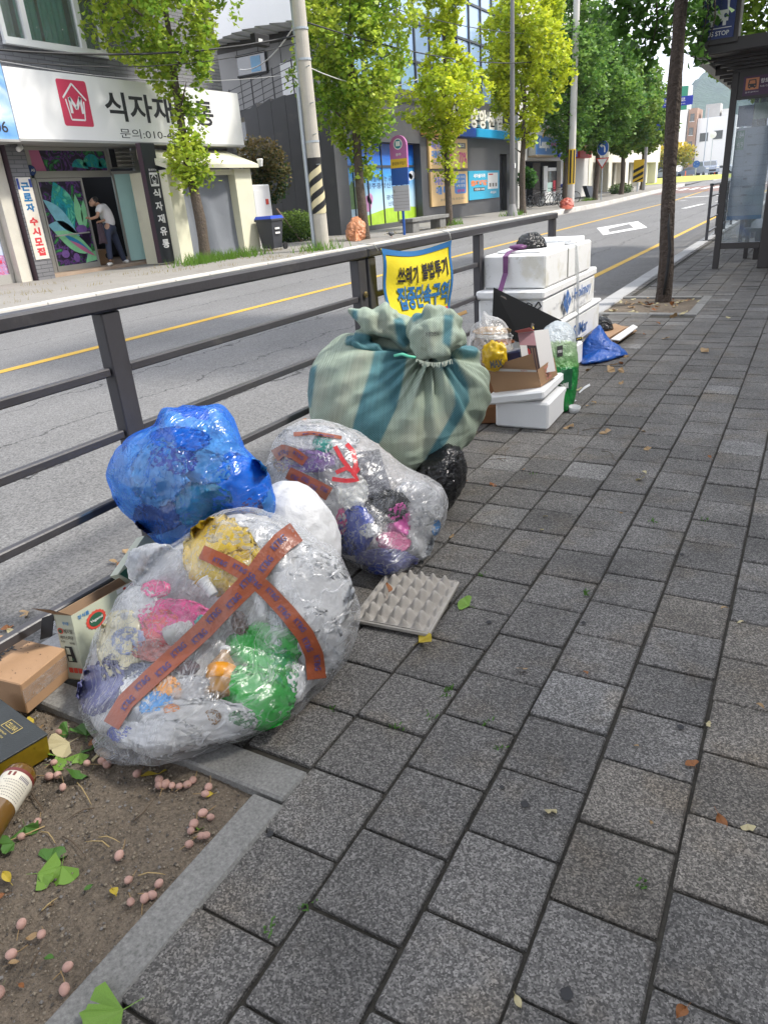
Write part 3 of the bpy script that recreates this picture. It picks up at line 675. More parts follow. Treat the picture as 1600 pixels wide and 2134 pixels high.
# core of packed milky wrappers
vi, fi = blob([( (x-455)*.92+455, (y-1330)*.92+1330) for x, y in outA], 2.2, .175, .03, 9, .010, 30, 120, 48, ground=.012)
core = newobj('plastic_sheet', vi, fi, plas('packed wrappers', (.74, .74, .74), .3, .3, n=(13, .45), bump=(24, .9, 4, .02)), None, pD(440, 1400, 2.1), True)
tag(core, 'wad of milky wrapping packed through the middle of the big clear bag', 'plastic sheet', GA)
for nm, x, y, px, m, lab, cat, asp in [
    ('plastic_bag', 545, 1365, 82, P_green, 'bright green plastic bag seen through the big clear bag, upper green lump', 'plastic bag', (.85, .8)),
    ('plastic_bag', 530, 1455, 78, P_green, 'bright green plastic bag seen through the big clear bag, lower green lump', 'plastic bag', (.95, .75)),
    ('plastic_bag', 585, 1400, 52, plas('dark green plastic', (.015, .30, .09), .22), 'dark green plastic lump at the right of the green bags', 'plastic bag', (.6, 1.1)),
    ('plastic_bag', 460, 1160, 70, P_yellow, 'yellow plastic bag seen near the top of the big clear bag', 'plastic bag', (1, 1.0)),
    ('plastic_bag', 490, 1190, 50, plas('amber plastic', (.60, .38, .03)), 'amber yellow wrapper below the crossing of the tapes', 'wrapper', (.9, .9)),
    ('plastic_bag', 370, 1290, 62, P_pink, 'bright pink plastic bag seen left of the long tape', 'plastic bag', (1.1, .75)),
    ('wrapper', 325, 1228, 26, plas('hot pink plastic', (.72, .05, .25)), 'small hot pink wrapper near the top left of the big clear bag', 'wrapper', (1, .8)),
    ('wrapper', 335, 1310, 34, P_red, 'red wrapper with white print pressed against the clear film', 'wrapper', (1.0, 1.1)),
    ('wrapper', 330, 1355, 44, plas('dusky red film', (.45, .16, .14)), 'dusky red see-through wrapper under the bright red one', 'wrapper', (1.1, .6)),
    ('plastic_bag', 220, 1440, 62, P_lilac, 'dark lilac blue bag bulging at the left end of the big clear bag', 'plastic bag', (.8, 1.1)),
    ('plastic_bag', 255, 1350, 58, P_cream, 'cream coloured bag behind the film above the lilac one', 'plastic bag', (.8, 1.2)),
    ('wrapper', 272, 1335, 34, plas('pale blue print film', (.28, .34, .55)), 'pale blue printed wrapper over the cream bag', 'wrapper', (1.0, .9)),
    ('wrapper', 348, 1440, 27, P_orange, 'orange wrapper beside the small blue one under the long tape', 'wrapper', (1, 1)),
    ('wrapper', 328, 1472, 32, P_cyan, 'small blue printed wrapper under the long tape', 'wrapper', (1, .8)),
    ('wrapper', 358, 1478, 14, plas('deep orange plastic', (.8, .28, .02)), 'tiny orange scrap right of the small blue wrapper', 'wrapper', (1, .8)),
    ('wrapper', 255, 1530, 24, P_blue, 'little royal blue scrap at the foot of the big clear bag', 'wrapper', (1.1, .8)),
    ('plastic_bag', 330, 1185, 60, P_clear, 'crinkled clear film at the upper left of the big clear bag', 'plastic film', (1, .8)),
    ('plastic_bag', 640, 1240, 88, P_white, 'big white carrier bag pressed against the right of the big clear bag', 'plastic bag', (.9, 1.1)),
    ('plastic_bag', 655, 1335, 66, P_milk, 'milky bag below the big white carrier bag', 'plastic bag', (.85, 1)),
    ('plastic_bag', 600, 1165, 55, P_white, 'white carrier bag by the upper end of the broad tape', 'plastic bag', (1.1, .8)),
    ('plastic_bag', 520, 1120, 66, P_clear, 'crinkled clear film over the yellow bag', 'plastic film', (1.2, .6)),
    ('plastic_bag', 415, 1500, 78, P_milk, 'milky plastic sheet at the foot of the big clear bag, centre', 'plastic sheet', (1.3, .6)),
    ('plastic_bag', 330, 1530, 62, P_milk, 'milky plastic sheet at the foot of the big clear bag, left end', 'plastic sheet', (1.2, .6)),
    ('plastic_bag', 290, 1460, 46, P_white, 'white carrier bag beside the lilac bag', 'plastic bag', (.8, 1.2)),
    ('wrapper', 300, 1400, 30, plas('slate print film', (.10, .12, .20)), 'slate blue printed wrapper between the cream bag and the long tape', 'wrapper', (1.2, .7)),
    ('wrapper', 385, 1390, 26, plas('black red wrapper', (.08, .02, .02)), 'black and red wrapper under the middle of the long tape', 'wrapper', (1.1, .6)),
    ('wrapper', 500, 1300, 22, plas('dark brown wrapper', (.10, .05, .03)), 'dark brown printed wrapper just above the green bags', 'wrapper', (.7, 1.1)),
    ('wrapper', 575, 1310, 26, plas('pale grey ruled film', (.52, .58, .60)), 'pale ruled film strip right of the white ribbed cup', 'wrapper', (.5, 1.6)),
    ('wrapper', 610, 1420, 34, P_white, 'white carrier bag between the green bags and the tape end', 'plastic bag', (.7, 1.1)),
    ('wrapper', 500, 1500, 26, plas('moss green film', (.03, .16, .05)), 'moss green film at the foot of the green bags', 'wrapper', (1.2, .6)),
    ('wrapper', 232, 1395, 24, P_navy, 'navy scrap above the lilac blue bag', 'wrapper', (.8, 1.1)),
    ('wrapper', 400, 1440, 36, P_clear, 'crinkled clear film below the long tape', 'plastic film', (1.1, .9)),
    ('wrapper', 290, 1265, 36, P_milk, 'milky film at the upper left of the big clear bag', 'plastic film', (1, 1)),
    ('wrapper', 442, 1495, 16, P_brown, 'brown lump beside the brown bottle', 'wrapper', (1, 1.1)),
]:
    inside(tA, nm, 'crumple', x, y, px, m, lab, cat, GA, asp)
def bottle_in(tree, a, b_, rpx, prof, mats, label, group, name='plastic_bottle', inset=.7, cat='bottle'):
    h1 = hit(tree, *a); h2 = hit(tree, *b_)
    if h1 is None or h2 is None: return
    d = ray(*a).normalized(); r = rpx/FPX*depth(h1); p = h1+d*(r*inset+.01); q = h2+ray(*b_).normalized()*(r*inset+.01); L_ = (q-p).length
    t = thing(name, p, label, cat, group)
    for nm, mm, pr in [(nm, mm, [(rr*r, hh*L_) for rr, hh in pr]) for nm, mm, pr in prof]:
        MB().lathe(p, q-p, pr, 20).build(nm, mm, t, smooth=True)
bp = [(.02, 0), (.85, .01), (1, .05), (1, .55), (.8, .68), (.36, .86), (.36, .92), (.02, .93)]
P_pet = mat('amber bottle wall', (.30, .17, .06), .12, spec=.7); P_petc = mat('clear bottle wall', (.55, .58, .56), .1, spec=.8, trans=.4)
bottle_in(tA, (462, 1440), (462, 1345), 30, [('body', P_pet, bp), ('label', P_orange, [(1.03, .32), (1.03, .62)]), ('cap', P_white, [(.42, .92), (.42, 1), (.02, 1.0)])], 0, 'brown bottle with an orange label seen through the clear bag', GA) if 0 else None
bottle_in(tA, (455, 1455), (470, 1350), 32, [('body', P_pet, bp), ('label', P_orange, [(1.03, .30), (1.03, .58)]), ('cap', P_white, [(.42, .92), (.42, 1), (.02, 1.0)])], None, 'brown bottle with an orange label seen through the big clear bag', GA)
bottle_in(tA, (350, 1330), (430, 1285), 26, [('body', P_petc, bp), ('cap', P_teal, [(.42, .92), (.42, 1), (.02, 1.0)])], None, 'clear drink bottle lying across the middle of the big clear bag', GA)
bottle_in(tA, (445, 1300), (395, 1290), 20, [('body', P_teal, bp)], None, 'teal bottle neck next to the clear drink bottle', GA)
ribp = [(.62, 0), (.66, .02), (.80, .5), (.98, .93), (1.05, .95), (1.05, 1), (.9, 1), (.72, .3), (.02, .25)]
bottle_in(tA, (548, 1285), (540, 1232), 17, [('wall', P_white, ribp)], None, 'white ribbed plastic cup just under the crossing of the tapes', GA, 'plastic_cup', cat='cup')
bottle_in(tA, (445, 1240), (425, 1208), 17, [('wall', P_white, ribp)], None, 'white plastic cup lying left of the tape crossing', GA, 'plastic_cup', cat='cup')
def tape(tree, pts, w, n, parent, words=8, txt='KT&G', hgt=.34, off=.004, u0=.06, u1=.97):
    at = ribbon(tree, pts, w, 'tape', TAPE, parent, off, n)
    for k in range(words):
        uc = u0+(u1-u0)*(k+.5)/words; du = (u1-u0)/words*.36; hv = hgt/2; vc = .5+(.12 if k % 2 else -.1)
        ftext(txt, lambda u, v: at(uc-du+2*du*u, vc-hv+2*hv*v, off+.002), parent, TAPEI, .02)
    return at
tape(tA, [(232, 1512), (262, 1462), (315, 1412), (375, 1358), (425, 1312), (478, 1255), (525, 1208), (560, 1160), (590, 1128), (618, 1108)], (36, 46), 48, bagA, 10)
tape(tA, [(420, 1150), (470, 1172), (525, 1203), (560, 1235), (600, 1278), (635, 1322), (655, 1365), (660, 1415)], (30, 40), 40, bagA, 8)
# tied ear of the film and loose tail at the lower left corner
vs, f = crumple(pD(262, 1553, 1.9), (.085, .05, .02), .35, 2.0, 5, 3, rot=Matrix.Rotation(.4, 3, 'Z')); vs[:, 2] = np.maximum(vs[:, 2], .003); newobj('loose_end', vs, f, F_clear, bagA, None, True)

# white woven sack behind it
outB = [(535, 1045), (560, 1022), (595, 1010), (632, 1018), (662, 1040), (688, 1078), (702, 1125), (706, 1175), (695, 1225), (640, 1250), (560, 1230), (505, 1180), (495, 1100)]
vB, fB = blob(outB, 2.5, .20, .016, 4.5, .002, 20, 140, 60)
tag(newobj('white_sack', vB, fB, mat('white woven sack', (.60, .61, .63), .5, n=(8, .12), bump=(160, .35, 2, .004), bump2=(7, .6, 3, .04), stain=[(13, .60, (.30, .30, .31), .6)]), None, pD(600, 1200, 2.4), True), 'plump white sack with grey smudges between the blue and the clear bags', 'sack')

# second clear bag
GC = 'rubbish inside the clear bag in the middle of the heap'
outC = [(572, 940), (588, 908), (632, 884), (672, 882), (712, 893), (750, 910), (792, 938), (830, 968), (862, 986), (900, 1004), (922, 1032), (922, 1072), (905, 1115), (872, 1158), (832, 1190), (790, 1190), (742, 1172), (700, 1138), (665, 1100), (640, 1065), (604, 1036), (566, 1014), (556, 985)]
vC, fC = blob(outC, 2.9, .24, .018, 4.2, .004, 16)
F_clear2 = film('clear bag film two', (.975, .975, .98), .03, .55, .28, sscale=6, rough=.22)
bagC = tag(newobj('rubbish_bag', vC, fC, F_clear2, None, pD(790, 1180, 2.75), True), 'clear plastic rubbish bag with red straps and a grey tray inside', 'rubbish bag')
tC = bvh_of(vC, fC)
vi, fi = blob([((x-745)*.92+745, (y-1030)*.92+1030) for x, y in outC], 2.94, .17, .03, 9, .01, 30, 110, 44, ground=.012)
tag(newobj('plastic_sheet', vi, fi, plas('packed wrappers grey', (.60, .58, .58), .3, .3, n=(11, .55), bump=(22, .9, 4, .02)), None, pD(745, 1060, 2.9), True), 'wad of grey wrapping packed through the middle clear bag', 'plastic sheet', GC)
for nm, x, y, px, m, lab, cat, asp in [
    ('plastic_bag', 742, 1105, 42, P_blue, 'royal blue plastic bag in the middle clear bag', 'plastic bag', (.75, 1.25)),
    ('plastic_bag', 733, 1135, 30, P_navy, 'navy scrap beneath the royal blue bag', 'plastic bag', (1, .7)),
    ('plastic_bag', 828, 1085, 34, plas('magenta plastic', (.75, .10, .45)), 'magenta pink bag in the middle clear bag', 'plastic bag', (.7, 1.2)),
    ('plastic_bag', 820, 1130, 30, plas('rose plastic', (.62, .15, .32)), 'rose pink wrapper below the magenta bag', 'wrapper', (1, .8)),
    ('plastic_bag', 800, 1055, 40, P_blk, 'shiny black bag between the grey tray and the magenta bag', 'plastic bag', (1.1, .8)),
    ('plastic_bag', 870, 1050, 52, P_clear, 'crinkled clear film at the right of the middle clear bag', 'plastic film', (.9, 1.0)),
    ('plastic_bag', 865, 1110, 46, P_milk, 'milky bag at the lower right of the middle clear bag', 'plastic bag', (.8, 1.1)),
    ('plastic_bag', 690, 1075, 46, P_milk, 'milky bag at the left of the royal blue one', 'plastic bag', (.8, 1.2)),
    ('wrapper', 712, 1085, 17, P_pink, 'small pink scrap left of the royal blue bag', 'wrapper', (.6, 1.5)),
    ('plastic_bag', 665, 915, 50, P_clear, 'crinkled clear film at the top of the middle clear bag', 'plastic film', (1.4, .6)),
    ('wrapper', 672, 925, 18, P_teal, 'green wrapper near the top of the middle clear bag', 'wrapper', (1, 1.1)),
    ('plastic_bag', 640, 960, 46, P_violet, 'dim violet film behind the left of the middle clear bag', 'plastic film', (1.2, .6)),
    ('plastic_bag', 600, 985, 40, P_clear, 'crinkled clear film at the left end of the middle clear bag', 'plastic film', (1.1, .8)),
    ('plastic_bag', 806, 1165, 46, P_lilac, 'lilac scrap at the foot of the middle clear bag', 'wrapper', (1.2, .5)),
    ('wrapper', 800, 1184, 24, P_blue, 'royal blue scrap at the very foot of the middle clear bag', 'wrapper', (1.2, .5)),
    ('wrapper', 905, 1068, 17, P_white, 'white cap pressed to the right end of the middle clear bag', 'cap', (.9, 1.1)),
    ('wrapper', 904, 1096, 15, P_cyan, 'light blue cap pressed to the right end of the middle clear bag', 'cap', (.8, 1.1)),
    ('wrapper', 733, 1025, 30, plas('white printed card', (.70, .70, .66), .6, 0), 'white carton scrap with green print left of the grey tray', 'carton scrap', (1, 1.1)),
    ('wrapper', 770, 1105, 18, P_white, 'white folded label over the royal blue bag', 'label', (1, .8)),
    ('wrapper', 595, 962, 26, P_card, 'striped tan carton scrap under the tape knot', 'carton scrap', (.9, 1.0)),
]:
    inside(tC, nm, 'crumple', x, y, px, m, lab, cat, GC, asp)
ftext('ㅎㅇ', bil(hit(tC, 735, 1008, -.004), hit(tC, 752, 1005, -.004), hit(tC, 750, 1030, -.004), hit(tC, 733, 1034, -.004)), bagC, mat('green print', (.02, .30, .14), .5), .03) if 0 else None
# grey tray seen through the film
h = [hit(tC, *q, -.012) for q in ((745, 942), (790, 936), (818, 1030), (762, 1038))]
t = thing('plastic_tray', h[0], 'dark grey ribbed tray leaning inside the middle clear bag', 'tray', GC)
Pt = bil(h[0], h[1], h[2], h[3]); nrm = (h[1]-h[0]).cross(h[3]-h[0]).normalized(); nrm = nrm if nrm.dot(CAM-h[0]) > 0 else -nrm
MB().prism([Pt(0, 0), Pt(1, 0), Pt(1, 1), Pt(0, 1)], -nrm*.02).build('tray_base', P_grey, t)
for k in range(5): MB().prism([sub(Pt, .08+.18*k, .14+.18*k, .04, .96)(u, v)+nrm*.001 for u, v in ((0, 0), (1, 0), (1, 1), (0, 1))], nrm*.005).build('rib', P_grey, t)
for pts in ([(698, 930), (715, 960), (735, 985), (742, 968), (736, 940), (722, 925)], [(735, 985), (745, 1000), (720, 1002), (692, 998)], [(700, 985), (722, 975), (742, 985), (748, 975)]):
    ribbon(tC, pts, 9, 'strap', P_red, bagC, .003, 24, 2)
tape(tC, [(600, 985), (630, 1000), (665, 1018), (686, 1030)], (26, 30), 20, bagC, 4, off=.005)
tape(tC, [(572, 950), (590, 938), (612, 945), (636, 962)], (26, 22), 18, bagC, 2, off=.006)
tape(tC, [(612, 905), (650, 902), (690, 908), (712, 912)], (9, 7), 18, bagC, 1, off=.005)

# blue translucent bag leaning on the rail
outD = [(230, 985), (250, 945), (288, 912), (330, 893), (345, 864), (398, 858), (452, 853), (476, 880), (500, 928), (530, 962), (554, 1002), (560, 1052), (540, 1082), (500, 1078), (455, 1078), (420, 1108), (388, 1136), (345, 1130), (308, 1098), (262, 1054), (236, 1015)]
F_blue = film('blue bag film', (.40, .70, 1.0), .10, .42, .34, milky=(.045, .26, .92), rough=.2, sscale=5)
vD, fD = blob(outD, 2.33, .21, .022, 4.0, .005, 13, clampx=-1.895)
bagD = tag(newobj('rubbish_bag', vD, fD, F_blue, None, pD(390, 1120, 2.3), True), 'blue see-through rubbish bag lying against the guard rail above the other bags', 'rubbish bag')
tD = bvh_of(vD, fD)
vi, fi = blob([((x-395)*.88+395, (y-995)*.88+995) for x, y in outD], 2.36, .13, .035, 8, .012, 26, 90, 40, clampx=-1.885)
tag(newobj('plastic_sheet', vi, fi, plas('packed pale wrappers', (.60, .70, .78), .3, .2, n=(6, .8), bump=(20, .9, 4, .02)), None, pD(395, 995, 2.3), True), 'wad of pale wrapping packed inside the blue bag', 'plastic sheet', 'rubbish inside the blue bag')
for x, y, px, m, lab, asp in [(375, 915, 46, P_cyan, 'light blue bottle shape near the top of the blue bag', (1.2, .5)), (490, 1010, 62, P_cyan, 'light blue lump at the right of the blue bag', (1, .9)), (420, 1050, 50, P_teal, 'teal lump low in the blue bag', (1.1, .8)), (330, 985, 56, P_milk, 'pale milky lump at the left of the blue bag', (.9, 1.1)),
    (360, 960, 36, P_violet, 'violet lump in the middle of the blue bag', (1.2, .8)), (520, 1055, 26, P_red, 'dim red scrap at the right end of the blue bag', (.9, .8)), (330, 1075, 44, P_navy, 'navy lump at the foot of the blue bag', (1, .8)), (430, 975, 44, P_milk, 'milky lump in the middle of the blue bag', (1, .8))]:
    inside(tD, 'wrapper', 'crumple', x, y, px, m, lab, 'wrapper', 'rubbish inside the blue bag', asp)
vs, f = crumple(pD(400, 868, 2.33), (.075, .035, .028), .3, 2.4, 8, 3, rot=Matrix.Rotation(-.5, 3, 'Z')); newobj('bag_neck', vs, f, F_blue, bagD, None, True)
# ================================================================== green woven sack, black bag, egg tray
M_sack = bpy.data.materials.new('woven sack'); M_sack.use_nodes = True
def _sackmat(m):
    t = m.node_tree; N = t.nodes; L = t.links; b = N['Principled BSDF']; b.inputs['Roughness'].default_value = .55; b.inputs['Specular IOR Level'].default_value = .35
    a = N.new('ShaderNodeAttribute'); a.attribute_name = 'Col'; u = N.new('ShaderNodeAttribute'); u.attribute_name = 'UVW'
    sx = N.new('ShaderNodeSeparateXYZ'); L.new(u.outputs['Vector'], sx.inputs[0])
    def mth(op, p, q):
        k = N.new('ShaderNodeMath'); k.operation = op
        for i, v in enumerate((p, q)):
            if isinstance(v, (int, float)): k.inputs[i].default_value = v
            else: L.new(v, k.inputs[i])
        return k.outputs[0]
    wx = mth('SINE', mth('MULTIPLY', sx.outputs[0], 640), 0); wy = mth('SINE', mth('MULTIPLY', sx.outputs[1], 640), 0); wv = mth('MULTIPLY', wx, wy)
    co = N.new('ShaderNodeTexCoord').outputs['Object']
    nz = N.new('ShaderNodeTexNoise'); nz.inputs['Scale'].default_value = 5; nz.inputs['Detail'].default_value = 5; L.new(co, nz.inputs['Vector'])
    st = N.new('ShaderNodeTexNoise'); st.inputs['Scale'].default_value = 90; mp_ = N.new('ShaderNodeMapping'); mp_.inputs['Scale'].default_value = (1, .06, 1); L.new(u.outputs['Vector'], mp_.inputs[0]); L.new(mp_.outputs[0], st.inputs['Vector'])
    val = mth('ADD', mth('ADD', 1.0, mth('MULTIPLY', wv, .34)), mth('ADD', mth('MULTIPLY', mth('SUBTRACT', nz.outputs['Fac'], .5), .22), mth('MULTIPLY', mth('SUBTRACT', st.outputs['Fac'], .5), .5)))
    sc_ = N.new('ShaderNodeVectorMath'); sc_.operation = 'SCALE'; L.new(a.outputs['Color'], sc_.inputs[0]); L.new(val, sc_.inputs['Scale']); L.new(sc_.outputs[0], b.inputs['Base Color'])
    bu = N.new('ShaderNodeBump'); bu.inputs['Strength'].default_value = .5; bu.inputs['Distance'].default_value = .004; L.new(mth('ADD', wv, mth('MULTIPLY', st.outputs['Fac'], 1.5)), bu.inputs['Height'])
    n2 = N.new('ShaderNodeTexNoise'); n2.inputs['Scale'].default_value = 16; n2.inputs['Detail'].default_value = 3; L.new(co, n2.inputs['Vector'])
    b2 = N.new('ShaderNodeBump'); b2.inputs['Strength'].default_value = .45; b2.inputs['Distance'].default_value = .03; L.new(n2.outputs['Fac'], b2.inputs['Height']); L.new(bu.outputs[0], b2.inputs['Normal']); L.new(b2.outputs[0], b.inputs['Normal'])
_sackmat(M_sack)
SGREEN = np.array((.30, .365, .29)); STEAL = np.array((.065, .18, .205)); SBEIGE = np.array((.318, .355, .28))
def pts_in(poly, X, Y):
    inside_ = np.zeros(len(X), bool); n = len(poly)
    for i in range(n):
        x0, y0 = poly[i]; x1, y1 = poly[i-1]
        c = ((y0 > Y) != (y1 > Y)) & (X < (x1-x0)*(Y-y0)/((y1-y0) or 1e-9)+x0); inside_ ^= c
    return inside_
def proj(A):
    D_ = A-np.array(CAM[:]); z = D_ @ np.array(AF[:]); return 800+FPX*(D_ @ np.array(AR[:]))/z, 1067+FPX*(D_ @ np.array(AD[:]))/z
def sack_mesh(name, A, f, parent, teal=(), beige=(), base=SGREEN, uvc=None):
    X, Y = proj(A); C = np.tile(base, (len(A), 1)).astype(float)
    jit = [(-2, -1), (-1, 2), (0, 0), (1, -2), (2, 1), (-2, 2), (2, -2)]
    for polys, cc, jk in ((beige, SBEIGE, 4.0), (teal, STEAL, 1.0)):
        for p in polys:
            wgt = sum(pts_in(p, X+a*jk, Y+b_*jk).astype(float) for a, b_ in jit)/len(jit); C = C*(1-wgt[:, None])+cc*wgt[:, None]
    o = newobj(name, A, f, M_sack, parent, None, True, col=C)
    c0 = A.mean(0) if uvc is None else uvc
    q = A-c0; rad = np.arctan2(q @ np.array(AR[:]), q @ np.array(AD[:])+1.2)*1.2; at = o.data.attributes.new('UVW', 'FLOAT_VECTOR', 'POINT')
    W = np.stack([rad, q @ np.array(AD[:])+.3*(q @ np.array(AF[:])), np.zeros(len(A))], 1); at.data.foreach_set('vector', W.ravel()); return o
outE = [(648, 795), (662, 752), (690, 722), (730, 705), (790, 715), (850, 722), (905, 726), (955, 718), (985, 738), (1004, 775), (1011, 820), (1002, 862), (985, 900), (962, 930), (935, 952), (905, 974), (872, 990), (820, 985), (760, 960), (700, 930), (660, 890), (646, 845)]
A, f = blob(outE, 3.30, .31, .016, 2.6, .004, 9, nth=420, nph=190, clampx=-1.925)
# gathers: creases that fan out from the tied neck
K = np.array(pD(895, 735, 3.1)[:]); q = A-K; ang = np.arctan2(q @ np.array(AR[:]), q @ np.array(AD[:])); dist = np.linalg.norm(q, axis=1)
fold = np.sin(ang*13+2.5*np.sin(ang*3.1)+3*pn(A*2.2))*.5+np.sin(ang*29+4*pn(A*4))*.25
Nn = A-A.mean(0); Nn /= np.linalg.norm(Nn, axis=1)[:, None]
A = A+Nn*(fold*.062*np.exp(-dist/.26)+.016*np.sin(ang*9+6*fbm(A*2.5,2))*np.exp(-dist/.6))[:, None]
low = np.clip((proj(A)[1]-880)/90, 0, 1); hz = ridg(np.stack([A @ np.array(AR[:])*3, A[:, 2]*14, 0*A[:, 0]], 1), 2); A = A+Nn*(low*.020*hz)[:, None]
sack = thing('woven_sack', pD(840, 960, 3.2), 'huge pale green woven sack with teal stripes bursting at its tied neck', 'sack')
sack_mesh('sack_body', A, f, sack,
    teal=[[(782, 722), (850, 730), (838, 800), (826, 850), (800, 905), (780, 945), (727, 935), (737, 880), (752, 830), (770, 775)],
          [(900, 735), (935, 725), (958, 765), (975, 800), (978, 835), (962, 870), (940, 905), (915, 945), (890, 985), (868, 990), (890, 950), (912, 912), (936, 872), (948, 842), (946, 815), (928, 780)],
          [(640, 770), (660, 760), (655, 800), (648, 850), (640, 850)], [(940, 700), (1000, 720), (992, 745), (965, 748), (950, 730)]],
    beige=[[(752, 728), (776, 722), (742, 800), (715, 870), (690, 920), (672, 905), (690, 850), (715, 790)], [(655, 800), (672, 765), (690, 800), (668, 860), (650, 850)], [(850, 880), (900, 870), (960, 850), (940, 900), (880, 940), (820, 935)]])
tE = bvh_of(A, f)
def lobe(outline, d, thick, seed, teal=(), beige=(), nth=120, nph=60, amp=.022):
    A_, f_ = blob(outline, d, thick, amp, 5, .004, 18, nth=nth, nph=nph, power=.7)
    n_ = A_-A_.mean(0); n_ /= np.linalg.norm(n_, axis=1)[:, None]; A_ = A_+n_*(.013*np.sin(fbm(A_*4+seed, 2)*13)-.045*np.maximum(0, ridg(A_*3.4+seed*3, 2)-.2))[:, None]
    hx = (A_-A_.mean(0)) @ np.array(AR[:]); A_ = A_+n_*(.006*np.sin(hx*62+7*fbm(A_*3+seed, 2)))[:, None]
    return sack_mesh('sack_mouth', A_, f_, sack, teal, beige)
lobe([(733, 652), (752, 645), (790, 641), (822, 646), (842, 668), (856, 700), (850, 725), (825, 722), (796, 710), (765, 702), (748, 682)], 3.13, .10, 3, teal=[[(820, 665), (838, 660), (858, 712), (842, 726), (828, 715)], [(733, 645), (745, 645), (745, 668), (733, 668)]], beige=[[(770, 660), (815, 660), (820, 705), (780, 705)]])
lobe([(726, 712), (738, 694), (762, 702), (788, 720), (795, 733), (770, 736), (742, 730)], 3.11, .05, 9, teal=[[(720, 690), (800, 700), (800, 740), (720, 740)]], amp=.012)
lobe([(853, 692), (864, 668), (892, 652), (930, 648), (954, 665), (966, 692), (958, 716), (938, 728), (938, 744), (914, 757), (882, 752), (866, 738), (856, 716)], 2.99, .11, 5, teal=[[(925, 655), (945, 655), (938, 725), (922, 715)], [(855, 650), (885, 650), (880, 662), (860, 672)]], beige=[[(870, 690), (915, 690), (905, 750), (872, 740)]])
b = MB()     # frayed threads along the cut edge and the green tie
for i in range(46):
    u = i/45; x = 868+72*u; y = 748+8*math.sin(u*3.1); p = pD(x, y, 2.89); e = pD(x+random.uniform(-4, 4), y+random.uniform(5, 12), 2.88); b.tube([p, p*.5+e*.5+V((0, 0, .002)), e], .0012, 4)
b.build('frayed_edge', mat('frayed threads', (.42, .47, .40), .8), sack)
q = [pD(822, 741, 2.92), pD(838, 738, 2.89), pD(852, 743, 2.88), pD(866, 745, 2.88)]
MB().tube(q, .006, 6).build('tie', mat('mint tie', (.12, .55, .36), .4), sack, smooth=True)
Lq = lambda x, y: pD(x, y, 2.875)
ftext('가정간편식', bil(Lq(886, 693), Lq(914, 690), Lq(914, 699), Lq(886, 702)), sack, M_banK, .01)
# black bag beneath the sack
M_blackbag = mat('black bin film', (.006, .006, .007), .13, spec=.5, bump=(16, 1.0, 4, .035))
def blackbag(outline, d, thick, label, **k):
    A_, f_ = blob(outline, d, thick, .014, 9, .008, 30, nth=110, nph=48, **k); t_ = newobj('bin_bag', A_, f_, M_blackbag, None, None or V(A_.min(0)), True); return tag(t_, label, 'bin bag')
blackbag([(868, 985), (900, 945), (935, 922), (957, 940), (966, 975), (961, 1012), (945, 1042), (925, 1066), (905, 1055), (880, 1020)], 3.16, .17, 'shiny black bin bag squeezed out beneath the green woven sack')
# egg tray: moulded pulp with pegs and cups
tc = [gp(812, 1197, .012), gp(972, 1215, .012), gp(893, 1327, .010), (gp(737, 1297, .010))]
o_ = tc[3]; ex = (tc[2]-tc[3]); ey = (tc[0]-tc[3]); lx, ly = ex.length, ey.length
t = thing('egg_tray', (tc[0]+tc[2])/2, 'empty grey pulp egg tray lying on the pavers beside the clear bags', 'egg tray')
nx_, ny_ = 6, 5; rs = 12; n1, n2_ = nx_*rs+1, ny_*rs+1
vs = []
for j in range(n2_):
    for i in range(n1):
        u, v = i/(n1-1), j/(n2_-1); cx = (math.cos(2*math.pi*u*nx_)+1)/2; cy_ = (math.cos(2*math.pi*v*ny_)+1)/2
        pk = (cx*cy_)**.75; sd_ = max(cx, cy_)**1.5
        h_ = .004+.012*sd_+.030*min(1, pk*1.12)
        ed = min(u, 1-u, v, 1-v)
        if ed < .03: h_ = .016
        wob = .002*math.sin(u*3)+.0015*math.sin(v*4+1)
        vs.append(o_+ex*u+ey*v+V((0, 0, h_*.95+wob)))
fs = [(j*n1+i, j*n1+i+1, (j+1)*n1+i+1, (j+1)*n1+i) for j in range(n2_-1) for i in range(n1-1)]
M_pulp = mat('grey paper pulp', (.37, .345, .31), .92, n=(60, .12, 4), n2=(6, .1), bump=(220, .4, 3, .003))
newobj('tray_sheet', vs, fs, M_pulp, t, None, True)
b = MB(); fr = [o_, o_+ex, o_+ex+ey, o_+ey]; cc = (fr[0]+fr[2])/2
for i in range(4):
    p, q = fr[i], fr[(i+1) % 4]; out = ((p+q)/2-cc).normalized()*.006; b.add([p+V((0, 0, .016)), q+V((0, 0, .016)), q+out+V((0, 0, .014)), p+out+V((0, 0, .014)), q+out+V((0, 0, .004)), p+out+V((0, 0, .004))], [(0, 1, 2, 3), (3, 2, 4, 5)])
b.build('rim', M_pulp, t)

